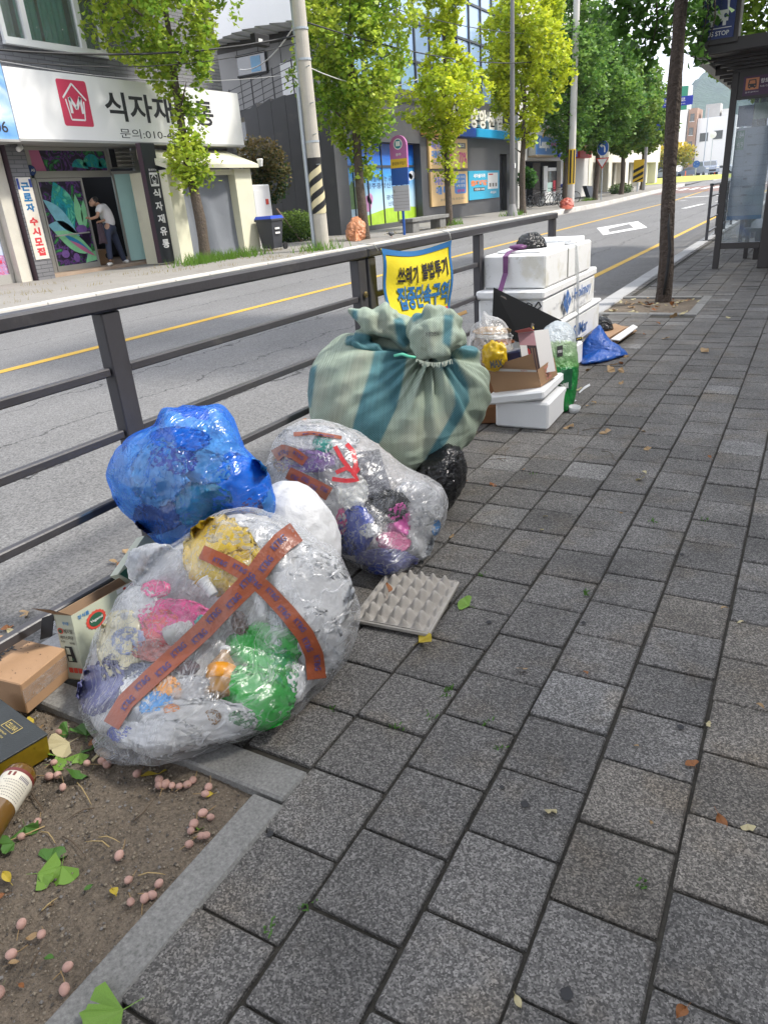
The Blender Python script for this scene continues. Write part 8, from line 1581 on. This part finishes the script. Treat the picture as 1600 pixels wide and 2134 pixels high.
# ================================================================== BUS SHELTER on the near pavement
M_sh = mat('dark bronze steel', (.030, .026, .025), .4, n=(5, .2)); sh = thing('bus_shelter', (-.9, 11.9, 0), 'dark bronze bus shelter with glazed timetable end panel and slatted roof', 'bus shelter'); y0 = 11.9
part('post', M_sh, sh, (-1.245, -1.165, y0-.04, y0+.04, 0, 2.46), bev=.004); part('post', M_sh, sh, (-.66, -.30, y0-.05, y0+.12, 0, 2.46), bev=.006); part('rail', M_sh, sh, (-1.163, -.662, y0-.035, y0+.035, .27, .35), (-1.163, -.662, y0-.03, y0+.03, 2.14, 2.18), bev=.003)
part('header', M_sh, sh, (-1.163, -.662, y0-.03, y0+.03, 2.182, 2.46)); Phd = rectY(y0-.034, -1.10, -.64, 2.175, 2.40); shapes(Phd, 'print', mat('plum print', (.060, .018, .065), .4), sh, [[(0, 0), (1, 0), (1, 1), (0, 1)]])
L1, L2, L3 = (lift(Phd, V((0, -.002*k, 0))) for k in (1, 2, 3)); M_ob = mat('salmon print', (.62, .24, .10), .4); shapes(L1, 'print', M_ob, sh, [[(.06, .30), (.40, .30), (.40, .90), (.06, .90)]])
shapes(L2, 'print', M_signdark, sh, [[(.12, .42), (.34, .42), (.34, .62), (.32, .82), (.14, .82), (.12, .62)], [(.15, .37), (.19, .37), (.19, .42), (.15, .42)], [(.27, .37), (.31, .37), (.31, .42), (.27, .42)]]); shapes(L3, 'print', M_ob, sh, [[(.15, .60), (.31, .60), (.295, .77), (.165, .77)], circ(.16, .49, .02, .03, 8), circ(.30, .49, .02, .03, 8)])
ftext('향토문화거', sub(L1, .44, .98, .58, .82), sh, M_pwhite, .02); ftext('Folk Culture Street', sub(L1, .44, .98, .38, .47), sh, M_pwhite, 0); ftext('광주광역시', sub(L1, .06, .40, .14, .22), sh, M_pwhite, 0)
gp_ = part('glass_panel', film('shelter glass', (.86, .90, .92), .16, .0, .10, milky=(.55, .62, .68), rough=.05, bumpk=0), sh, (-1.163, -.662, y0-.006, y0+.006, .352, 2.138)); Pg = rectY(y0+.02, -1.14, -.68, .62, 2.10)
shapes(Pg, 'timetable', mat('timetable sheet', (.33, .36, .41), .6, n=(3, .08)), sh, [[(.02, .02), (.98, .02), (.98, .80), (.02, .80)]]); Pg1 = lift(Pg, V((0, -.002, 0))); M_line = mat('timetable line', (.16, .17, .20), .6)
shapes(Pg1, 'print', M_line, sh, [[(.04, .14+.085*k), (.96, .14+.085*k), (.96, .143+.085*k), (.04, .143+.085*k)] for k in range(8)]+[[(.32, .14), (.325, .14), (.325, .78), (.32, .78)], [(.68, .14), (.685, .14), (.685, .78), (.68, .78)]]); shapes(Pg1, 'print', mat('band blue print', (.08, .20, .38), .5), sh, [[(.02, .02), (.98, .02), (.98, .055), (.02, .055)]]); shapes(Pg1, 'print', mat('tag green print', (.03, .20, .07), .5), sh, [[(.04, .62), (.26, .62), (.26, .78), (.04, .78)]])
shapes(Pg, 'print', M_navy if 0 else mat('night blue print', (.05, .07, .16), .5), sh, [[(.02, .81), (.42, .81), (.42, .98), (.02, .98)]]); shapes(Pg, 'print', mat('sage notice', (.30, .34, .25), .6), sh, [[(.44, .86), (.98, .86), (.98, .99), (.44, .99)]])
Pg2 = lift(Pg, V((0, -.004, 0))); ftext('184', sub(Pg2, .08, .24, .72, .765), sh, M_pwhite, 0); ftext('419', sub(Pg2, .08, .24, .64, .685), sh, M_pwhite, 0)
for k in range(9): shapes(Pg2, 'print', M_line, sh, [[(.36, .155+.07*k), (.36+.25*((k*7) % 5+1)/5, .155+.07*k), (.36+.25*((k*7) % 5+1)/5, .17+.07*k), (.36, .17+.07*k)]])
part('post', M_sh, sh, (-1.24, -1.17, 15.6, 15.67, 0, 2.46)); part('post', M_sh, sh, (-.66, -.56, 15.6, 15.7, 0, 2.46)); part('seat', M_sh, sh, (-.95, -.55, 12.8, 15.2, .42, .47)); part('leg', M_sh, sh, (-.8, -.72, 13.0, 13.06, 0, .42)); part('leg', M_sh, sh, (-.8, -.72, 14.9, 14.96, 0, .42)); part('post', M_sh, sh, (-.95, -.89, 13.2, 13.26, 0, 2.46))
for k in range(8):    # stepped roof beams
    zz = 2.46+.03*min(k, 5); xx = -1.24-.07*min(k, 5); part('roof_beam', M_sh, sh, (xx, .6, 11.86-.11*k, 11.93-.11*k, zz, zz+.09))
for k in range(7): part('roof_slat', M_sh, sh, (-1.5, .6, 12.2+.5*k, 12.26+.5*k, 2.49, 2.60))
part('roof_edge', mat('pale roof edge', (.55, .55, .52), .6), sh, (-1.62, -1.5, 11.3, 16.0, 2.56, 2.62)); part('roof_edge', M_sh, sh, (-1.66, .7, 11.02, 11.1, 2.62, 2.76), (-1.66, -1.60, 11.1, 16, 2.63, 2.76)); part('roof', mat('smoked roof sheet', (.10, .10, .10), .3), sh, (-1.6, .7, 11.1, 16, 2.70, 2.74))
bx = thing('bus_stop_box', (-1.38, 11, 2.76), 'boxy dark blue BUS STOP sign with white bus picture on the shelter roof', 'sign'); part('housing', M_sh, bx, (-1.60, -1.14, 10.98, 11.015, 2.70, 3.28), (-1.60, -1.14, 11.02, 11.30, 2.765, 3.28), bev=.01); part('face', mat('deep sign blue', (.018, .035, .15), .35), bx, (-1.555, -1.19, 10.965, 10.978, 2.76, 3.24)); Pb_ = rectY(10.962, -1.555, -1.19, 2.76, 3.24)
ftext('BUS STOP', sub(Pb_, .10, .86, .06, .16), bx, M_pwhite, .012); shapes(Pb_, 'print', M_pwhite, bx, [[(.08, .215), (.92, .215), (.92, .23), (.08, .23)], [(.22, .36), (.80, .36), (.80, .92), (.74, .96), (.28, .96), (.22, .92)], [(.28, .27), (.38, .27), (.38, .36), (.28, .36)], [(.64, .27), (.74, .27), (.74, .36), (.64, .36)]]); shapes(lift(Pb_, V((0, -.002, 0))), 'print', mat('deep sign blue', (.018, .035, .15), .35), bx, [[(.27, .60), (.75, .60), (.72, .88), (.30, .88)], circ(.31, .48, .05, .05, 10), circ(.71, .48, .05, .05, 10)])
f2_ = thing('guard_rail', (FX, 17, 0), 'second guard rail along the kerb behind the bus shelter', 'railing', 'guard rails along the kerb'); panel(f2_, 17.0, 25.0, [17.02, 18.6, 20.2, 21.8, 23.4, 24.98])
# the building on our own side, out of the frame, that shades this pavement
own = thing('own_side_building', (6.6, 10, 0), 'plain grey building on our side of the street, out of the frame', 'building'); part('wall', M_greyc, own, (6.6, 16, -14, 46, 0, 10.8)); 
for k in range(14):
    for j in range(3): part('window', M_glass, own, (6.55, 6.6, -12+4*k, -9.8+4*k, 1+3.3*j, 2.9+3.3*j))

# ================================================================== PERSON in the shop doorway
def skin(name, pts, edges, m, parent, root=0, lvl=2):
    base = wloc(parent); me = bpy.data.meshes.new(name); me.from_pydata([tuple(V(p)-base) for p, r in pts], edges, []); o = bpy.data.objects.new(name, me); COL.objects.link(o); o.parent = parent; me.materials.append(m)
    sk = o.modifiers.new('skin', 'SKIN'); sk.use_smooth_shade = True
    for i, (p, r) in enumerate(pts):
        rr = r if isinstance(r, tuple) else (r, r); me.skin_vertices[0].data[i].radius = rr; me.skin_vertices[0].data[i].use_root = (i == root)
    sb_ = o.modifiers.new('sub', 'SUBSURF'); sb_.levels = lvl; sb_.render_levels = lvl; return o
XP = -16.05; J = lambda x, y, dx=0: pX(x, y, XP+dx)
ps = thing('person', (XP, 14.2, .17), 'person in white T-shirt and navy trousers leaning in the shop doorway, jacket in hand', 'person')
M_skin = mat('skin', (.42, .24, .16), .55); M_tee = mat('white T-shirt cloth', (.68, .67, .68), .8, bump=(14, .4, 3, .02)); M_trs = mat('navy trouser cloth', (.035, .045, .085), .8, bump=(12, .4, 3, .02)); M_hair = mat('black hair', (.012, .010, .009), .5); M_jac = mat('plum jacket cloth', (.07, .045, .06), .85, bump=(12, .5, 3, .03))
hip, chest, neck, head = J(229, 468), J(217, 436), J(207, 428), J(195, 421)
skin('body', [(hip, .08), (J(221, 452), .08), (chest, .09), (neck, .055), (head, .085), (J(207, 434, .16), .055), (J(203, 452, .2), .04), (J(190, 456, .18), .032), (J(184, 454, .18), .03), (J(221, 437, -.17), .055), (J(233, 450, -.12), .04), (J(213, 461, .1), .032), (J(206, 463, .14), .03), (J(223, 473, .09), .085), (J(226, 508, .12), .058), (J(231, 545, .12), .04), (J(233, 474, -.09), .085), (J(247, 511, -.08), .058), (J(262, 549, -.1), .04)],
     [(0, 1), (1, 2), (2, 3), (3, 4), (2, 5), (5, 6), (6, 7), (7, 8), (2, 9), (9, 10), (10, 11), (11, 12), (0, 13), (13, 14), (14, 15), (0, 16), (16, 17), (17, 18)], M_skin, ps)
skin('shirt', [(J(232, 476), .165), (J(225, 456), .168), (chest, .17), (J(210, 430), .085), (J(208, 433, .15), .085), (J(204, 444, .18), .075), (J(220, 436, -.16), .085), (J(229, 447, -.14), .075)], [(0, 1), (1, 2), (2, 3), (2, 4), (4, 5), (2, 6), (6, 7)], M_tee, ps)
skin('trousers', [(J(229, 466), .150), (J(228, 474), .155), (J(223, 480, .09), .115), (J(226, 508, .12), .085), (J(231, 543, .12), .07), (J(234, 481, -.09), .115), (J(247, 511, -.08), .085), (J(261, 546, -.1), .07)], [(0, 1), (1, 2), (2, 3), (3, 4), (1, 5), (5, 6), (6, 7)], M_trs, ps)
hv_, hf_ = ICO[3]; fd = (J(186, 415)-J(196, 415)).normalized(); upd = (J(197, 405)-J(194, 420)).normalized(); sdv = fd.cross(upd)
def headpart(name, c, s_, m): newobj(name, (hv_[:, :1]*np.array(fd[:])*s_[0]+hv_[:, 1:2]*np.array(sdv[:])*s_[1]+hv_[:, 2:3]*np.array(upd[:])*s_[2])+np.array(c[:]), hf_, m, ps, None, True)
hd = J(194, 421); headpart('head', hd, (.10, .078, .122), M_skin); headpart('hair', hd-fd*.032+upd*.036, (.108, .092, .108), M_hair); headpart('nose', hd+fd*.10-upd*.012, (.022, .014, .02), M_skin); headpart('ear', hd+sdv*.078-fd*.012-upd*.01, (.02, .012, .03), M_skin); headpart('ear', hd-sdv*.078-fd*.012-upd*.01, (.02, .012, .03), M_skin)
for sg in (-1, 1): headpart('eye', hd+fd*.088+sdv*.034*sg+upd*.012, (.010, .010, .007), M_hair)
headpart('mouth', hd+fd*.088-upd*.052, (.008, .022, .005), mat('lips', (.30, .12, .10), .6))
for (a, b_) in ((J(184, 454, .18), -1), (J(206, 463, .14), 1)):
    for k in range(4): skin('finger', [(a, .012), (a+fd*.035+upd*(.018-.012*k), .010), (a+fd*(.072-.006*abs(k-1))+upd*(.012-.014*k), .008)], [(0, 1), (1, 2)], M_skin, ps, lvl=1)
    skin('thumb', [(a-fd*.02+upd*.01, .012), (a+upd*.03+fd*.01, .010), (a+upd*.04+fd*.035, .008)], [(0, 1), (1, 2)], M_skin, ps, lvl=1)
for q, dd_ in ((J(231, 549, .12), V((.06, -.10, 0))), (J(262, 553, -.1), V((.10, -.02, 0)))):
    d_ = dd_.normalized(); MB().obox(V((q.x, q.y, .215))+d_*.06, d_, V((-d_.y, d_.x, 0)), V((0, 0, 1)), .13, .05, .042, .03).build('shoe', M_winwhite, ps, smooth=True); 
jt = J(208, 466, .2)
Pj = lambda u, v: jt+V((.02*math.sin(u*11+v*3), (u-.5)*(.10+.20*(1-v)), -.46*(1-v)-.06*abs(u-.35)*(1-v)))
jk_ = gridmesh(Pj, 14, 10, 'jacket', M_jac, None); jk_.modifiers.new('s', 'SOLIDIFY').thickness = .035
tag(jk_, 'dark plum jacket hanging from the hand of the person in the doorway', 'jacket')
# ================================================================== small litter on the ground
LEAFM = {k: mat('fallen leaf '+k, c, .6, n=(40, .3), trans=.15) for k, c in dict(green=(.065, .17, .025), lime=(.16, .30, .04), yellow=(.50, .38, .04), tan=(.36, .24, .12), rust=(.26, .10, .03), straw=(.48, .42, .24)).items()}
def fan(seed, kind='fan'):
    g = random.Random(seed); pts = [(0, 0, 0)]
    if kind == 'fan':
        n = 11
        for k in range(n+1):
            a = math.radians(18+144*k/n); r_ = 1-.07*abs(math.sin(k*1.9+seed))-(.22 if k in (5, 6) and seed % 2 else .05 if k in (5, 6) else 0)-(.12 if k in (0, n) else 0); pts.append((r_*math.cos(a), r_*math.sin(a), .10*math.sin(k*1.2+seed)+.12*g.random()))
        f = [(0, k, k+1) for k in range(1, n+1)]
    else:
        n = 6; pts = []
        for k in range(n+1):
            t_ = k/n; w_ = .30*math.sin(math.pi*min(t_*1.02, 1))**.8; z = .18*math.sin(t_*3+seed); pts += [(-w_, t_, z+.12), (0, t_, z), (w_, t_, z+.14)]
        f = [q for k in range(n) for q in ((3*k, 3*k+1, 3*k+4, 3*k+3), (3*k+1, 3*k+2, 3*k+5, 3*k+4))]
    v = np.array(pts); st = [(-.014, 0, 0), (.014, 0, 0), (.03, -.5, .04), (.012, -.5, .04)]; b = len(v); return np.concatenate([v, np.array(st)]), f+[(b, b+1, b+2, b+3)]
_lm = {}
def put_leaf(p, size, kind, col, label, group, yaw=None, tilt=.25, seed=None):
    seed = seed if seed is not None else random.randint(0, 3); key = (kind, seed, col)
    if key not in _lm:
        v, f = fan(seed, kind); me = bpy.data.meshes.new('fallen_leaf'); me.from_pydata(v.tolist(), [], f); me.materials.append(LEAFM[col]); _lm[key] = me
    o = bpy.data.objects.new('fallen_leaf', _lm[key]); COL.objects.link(o); o.location = V(p)+V((0, 0, .004+size*.03)); o.scale = (size,)*3; o.rotation_euler = (random.gauss(0, tilt), random.gauss(0, tilt), yaw if yaw is not None else random.random()*6.28)
    tag(o, label, 'leaf', group); return o
SZ = -.018
def soil_pt(x, y): return gp(x, y, SZ)
G1 = 'fallen leaves on the soil of the tree pit'
for (x, y, s_, col, kd, lab) in [(285, 868, .062, 'lime', 'fan', 'lime green leaf by the gift box corner'), ]: pass
def S(x, y): return (x*.4378, 1200+y*.4378)
for (x, y, px, col, kd) in [(285, 868, 42, 'lime', 'fan'), (415, 770, 40, 'green', 'fan'), (350, 930, 46, 'green', 'fan'), (440, 835, 40, 'green', 'fan'), (360, 565, 40, 'green', 'fan'), (385, 850, 30, 'lime', 'fan'), (330, 760, 30, 'green', 'fan'), (122, 1200, 36, 'green', 'fan'), (75, 1280, 32, 'green', 'fan'), (185, 1425, 46, 'lime', 'fan'), (235, 1370, 38, 'green', 'fan'), (300, 1388, 46, 'lime', 'fan'), (335, 800, 42, 'straw', 'fan'), (480, 800, 24, 'rust', 'fan'), (455, 900, 30, 'straw', 'leaf'), (760, 950, 36, 'yellow', 'fan'), (55, 1468, 28, 'yellow', 'leaf'), (540, 1500, 28, 'yellow', 'leaf'), (30, 1530, 24, 'rust', 'leaf'), (20, 1215, 26, 'rust', 'leaf'), (165, 688, 14, 'yellow', 'fan'), (215, 725, 20, 'tan', 'leaf'), (520, 915, 20, 'tan', 'leaf'), (410, 1505, 18, 'green', 'leaf'), (265, 1830, 22, 'green', 'leaf'), (190, 1720, 24, 'tan', 'leaf'), (45, 1860, 20, 'tan', 'leaf'), (15, 1960, 22, 'green', 'leaf'), (250, 905, 30, 'lime', 'fan'), (945, 1230, 26, 'lime', 'leaf'), (1020, 1045, 20, 'yellow', 'leaf'), (230, 1580, 16, 'tan', 'leaf'), (95, 1950, 16, 'rust', 'leaf')]:
    LN = [((285, 868), 'in front of the gift box corner'), ((415, 770), 'topmost of the pile by the big clear bag'), ((350, 930), 'lowest of the pile by the big clear bag'), ((440, 835), 'right of the pile by the big clear bag'), ((360, 565), 'under the soy milk carton'), ((385, 850), 'in the middle of the pile by the big clear bag'), ((330, 760), 'behind the pile near the kraft box'), ((122, 1200), 'right of the bottle neck'), ((75, 1280), 'under a fruit below the bottle'), ((185, 1425), 'left of the group of three on bare soil'), ((235, 1370), 'top of the group of three on bare soil'), ((300, 1388), 'right of the group of three on bare soil'), ((335, 800), 'laid over the pile by the big clear bag'), ((480, 800), 'at the right edge of the pile'), ((455, 900), 'below the pile by the big clear bag'), ((760, 950), 'beside the row of fruits under the frame stone'), ((55, 1468), 'at the left picture edge, upper one'), ((540, 1500), 'in the middle of the bare soil'), ((30, 1530), 'at the left picture edge, middle one'), ((20, 1215), 'beside the bottle at the left picture edge'), ((165, 688), 'by the lower corner of the kraft box'), ((215, 725), 'between the kraft box and the gift box'), ((520, 915), 'below the tail of the big clear bag'), ((410, 1505), 'near the small stone in the lower soil'), ((265, 1830), 'sprouting by a twig in the lower soil'), ((190, 1720), 'in the lower soil beside a twig'), ((45, 1860), 'at the left picture edge, lower one'), ((15, 1960), 'at the lower left picture corner'), ((250, 905), 'under the fruits below the gift box'), ((945, 1230), 'between fruits along the frame stone'), ((1020, 1045), 'beside the pair of fruits by the stone corner'), ((230, 1580), 'in the bare soil left of centre'), ((95, 1950), 'by a fruit near the lower left')]
    p = soil_pt(*S(x, y)); nm = {'green': 'dark green', 'lime': 'lime green', 'yellow': 'yellow', 'tan': 'dry tan', 'rust': 'rusty brown', 'straw': 'straw coloured'}[col]
    wh = min(LN, key=lambda q: (q[0][0]-x)**2+(q[0][1]-y)**2)[1]
    put_leaf(p, px/FPX*depth(p)*1.05, kd, col, '%s %s leaf %s' % (nm, 'fan' if kd == 'fan' else 'curled', wh), G1, tilt=.3)
p = gp(*S(592, 2075)); put_leaf(p, .075, 'fan', 'lime', 'broad lime green leaf on the pavers below the frame stones', None, 2.6, .08, 2)
for (x, y, px, col, kd, lab) in [(978, 1265, 26, 'lime', 'fan', 'lime green leaf at the right corner of the egg tray'), (872, 1342, 34, 'yellow', 'fan', 'yellow green leaf just below the egg tray'), (1222, 1411, 18, 'rust', 'leaf', 'crumpled rust leaf under the palest paver'), (1495, 1700, 36, 'rust', 'leaf', 'crumpled orange brown leaf at the lower right of the pavers'), (1428, 2105, 40, 'rust', 'leaf', 'curled brown leaf in the joint at the bottom right edge'), (1630 * .9 + 130, 0, 0, 'tan', 'leaf', '')]:
    if not lab: continue
    p = gp(x, y); put_leaf(p, px/FPX*depth(p), kd, col, lab, None, tilt=.25)
p = gp(806, 1240, .045); put_leaf(p, 30/FPX*depth(p), 'leaf', 'rust', 'curled orange brown leaf lying in the egg tray', None, .8, .3, 1)
G2 = 'small dry leaves scattered over the pavers'
for (x, y) in [(1335, 898), (1262, 905), (1090, 983), (1300, 775), (1140, 1690), (1075, 2080), (1548, 1300), (1515, 1270), (1140, 1080), (1335, 1000), (1345, 990), (1125, 1108), (1350, 940), (1298, 800), (1240, 845), (1290, 757), (1265, 775), (1410, 660), (1428, 655), (1460, 735), (1366, 675), (1520, 662), (1386, 706), (1395, 800), (1655, 660), (1230, 770), (1272, 765), (1310, 745), (1180, 890), (1205, 815), (1220, 850), (1480, 958), (1590, 1480), (1655, 700), (1085, 1395), (1648, 1500), (1330, 1560), (1445, 1600), (1555, 1720), (1352, 1712), (965, 1010), (1030, 1010), (945, 1120), (1470, 1510), (1605, 2040), (1338, 700), (1300, 690), (1275, 650), (1320, 640), (1345, 636), (1430, 632), (1400, 640), (1290, 1070)]:
    p = gp(x, y); put_leaf(p, random.uniform(9, 17)/FPX*max(depth(p), 2.0), random.choice(['leaf', 'fan']), random.choice(['tan', 'tan', 'rust', 'straw']), 'small dry brown leaf lying on the grey pavers', G2, tilt=.3)
G3 = 'dry leaves lying along the near gutter'
g = random.Random(12)
for k in range(110):
    y = g.uniform(.6, 3.6) if k < 80 else g.uniform(3.5, 9); x = -2.16-abs(g.gauss(0, .28)); put_leaf((x, y, -.1), g.uniform(.018, .05), g.choice(['leaf', 'fan', 'fan']), g.choice(['tan', 'tan', 'tan', 'rust', 'straw', 'lime' if k % 9 == 0 else 'tan']), 'dry leaf lying in the near gutter behind the guard rail', G3, tilt=.2)
G4 = 'dry leaves round the foot of the slim dark tree'
for k in range(40): put_leaf((g.uniform(-1.85, -1.04), g.uniform(8.0, 9.05), -.012), g.uniform(.03, .06), g.choice(['leaf', 'fan']), g.choice(['tan', 'rust', 'straw', 'tan']), 'dry leaf on the soil round the slim dark tree trunk', G4, tilt=.25)
# ginkgo fruits
M_fr = mat('ginkgo fruit skin', (.44, .27, .225), .75, n=(30, .3, 4), n2=(6, .2), rand=.18, bump=(60, .5, 3, .003)); M_stem = mat('fruit stem', (.30, .20, .09), .8); G5 = 'pink ginkgo fruits on the soil of the tree pit'
fv, ff = ICO[3]; fv = fv*np.array([.0092, .0088, .0108])*(1+.07*ridg(fv*1.3, 2)+.05*ridg(fv*5, 2))[:, None]; me = bpy.data.meshes.new('ginkgo_fruit'); me.from_pydata(fv.tolist(), [], ff); me.materials.append(M_fr); me.polygons.foreach_set('use_smooth', [True]*len(ff))
sm = MB().tube([(0, 0, .010), (.002, 0, .018), (.008, .002, .032)], .0009, 5); 
b0 = bpy.data.meshes.new('stem'); b0.from_pydata(sm.v, [], sm.f); b0.materials.append(M_stem)
for k, (x, y) in enumerate([(285, 757), (262, 902), (490, 895), (515, 912), (240, 968), (280, 962), (657, 955), (762, 985), (762, 1010), (793, 1005), (823, 1012), (858, 1015), (896, 1007), (922, 987), (996, 1020), (981, 1052), (970, 1143), (1007, 1163), (927, 1195), (913, 1228), (960, 1253), (985, 1250), (905, 1292), (185, 1185), (108, 1255), (573, 1345), (617, 1463), (762, 1480), (628, 1568), (695, 1550), (730, 1535), (110, 1672), (62, 1817), (330, 1877), (205, 1722), (5, 2000), (315, 1985), (305, 1020), (420, 905)]):
    p = soil_pt(*S(x, y)); o = bpy.data.objects.new('ginkgo_fruit', me); COL.objects.link(o); o.location = p+V((0, 0, .010)); s_ = random.uniform(.85, 1.1); o.scale = (s_,)*3; o.rotation_euler = (random.uniform(1.0, 1.9), random.uniform(-.5, .5), random.random()*6.28)
    tag(o, 'pale pink ginkgo fruit lying on the soil of the near tree pit', 'fruit', G5); q = bpy.data.objects.new('stem', b0); COL.objects.link(q); q.parent = o
st_ = thing('pebble', soil_pt(*S(500, 860)), 'beige knobbly pebble among the leaves by the big clear bag', 'pebble'); v, f = ICO[3]; newobj('stone', v*np.array([.026, .014, .011])*(1+.1*pn(v*3))[:, None]+np.array(soil_pt(*S(500, 860)))+np.array([0, 0, .01]), f, mat('beige stone', (.33, .27, .20), .9, n=(60, .2)), st_, None, True)
# twigs
M_tw = mat('dry twig', (.10, .07, .045), .9); M_tw2 = mat('pale straw stalk', (.42, .31, .14), .8); g = random.Random(6)
def twig(p, L, a, m, label, group): 
    p = V(p); d_ = V((math.cos(a), math.sin(a), 0)); n_ = V((-d_.y, d_.x, 0)); c = g.uniform(-.15, .15)
    return tag(MB().tube([p, p+d_*L*.35+n_*L*c+V((0, 0, .004)), p+d_*L*.7+n_*L*c*.6+V((0, 0, .003)), p+d_*L], [.0016, .0014, .0012, .0006], 5).build('twig', m, None, p, True), label, 'twig', group)
for k in range(46): x, y = g.uniform(-1.86, -1.05), g.uniform(.05, .92); twig((x, y, SZ+.006), g.uniform(.03, .12), g.random()*6.28, g.choice([M_tw, M_tw2, M_tw2]), 'thin twig or stalk on the soil of the near tree pit', 'twigs on the soil')
for k in range(16): q = gp(g.uniform(1000, 1300), g.uniform(760, 960), .003); twig(q, g.uniform(.06, .2), g.random()*6.28, M_tw, 'thin dark twig on the pavers near the foam boxes', 'twigs on the pavers')
# chewing gum spots pressed flat on the pavers
for k, (x, y, r_) in enumerate([(1093, 1675, .0085), (1417, 1514, .008), (563, 1737, .007), (1018, 1296, .008), (1215, 1297, .007), (1420, 1155, .008), (1045, 1640, .005), (1180, 2070, .010)]):
    p = gp(x, y, .0035); tag(newobj('gum_spot', [(p.x+r_*1.1*math.cos(j*.45)*(1+.12*math.sin(j*2.1+k)), p.y+r_*1.2*math.sin(j*.45)*(1+.12*math.cos(j*1.7)), .0035) for j in range(14)], [tuple(range(14))], mat('old chewing gum', (.022, .022, .024), .7), None, p), ['dark gum spot near the middle of the lower pavers', 'dark gum spot near the right edge pavers', 'dark gum spot beside the frame stone corner', 'dark gum spot above the palest paver', 'smudged gum spot left of the palest paver', 'dark gum spot high on the right pavers', 'small gum spot by the middle dark joint', 'broad dark smudge low on the pavers'][k], 'gum spot')
# green weeds in the joints
b = MB()
for (x, y) in [(900, 1500), (825, 1518), (1012, 1507), (940, 1440), (1040, 1565), (1222, 1240), (1468, 1085), (690, 1480), (600, 1500), (1110, 990), (640, 1890), (560, 1940), (925, 1450), (1360, 1090), (1000, 1200), (1340, 1845)]:
    p = gp(x, y, -.004)
    for k in range(9): a = g.random()*6.28; h_ = g.uniform(.006, .016); d_ = g.uniform(.004, .014); c = p+V((g.gauss(0, .008), g.gauss(0, .008), 0)); b.add([c+V((-.002, 0, 0)), c+V((.002, 0, 0)), c+V((d_*math.cos(a)+.002, d_*math.sin(a), h_)), c+V((d_*math.cos(a)-.003, d_*math.sin(a)+.002, h_*.9))], [(0, 1, 2, 3)])
tag(b.build('weeds', mat('joint weeds', (.07, .17, .025), .7, trans=.2)), kind='stuff')
for (x, y) in ((1393, 1425), (1075, 2075)): pass
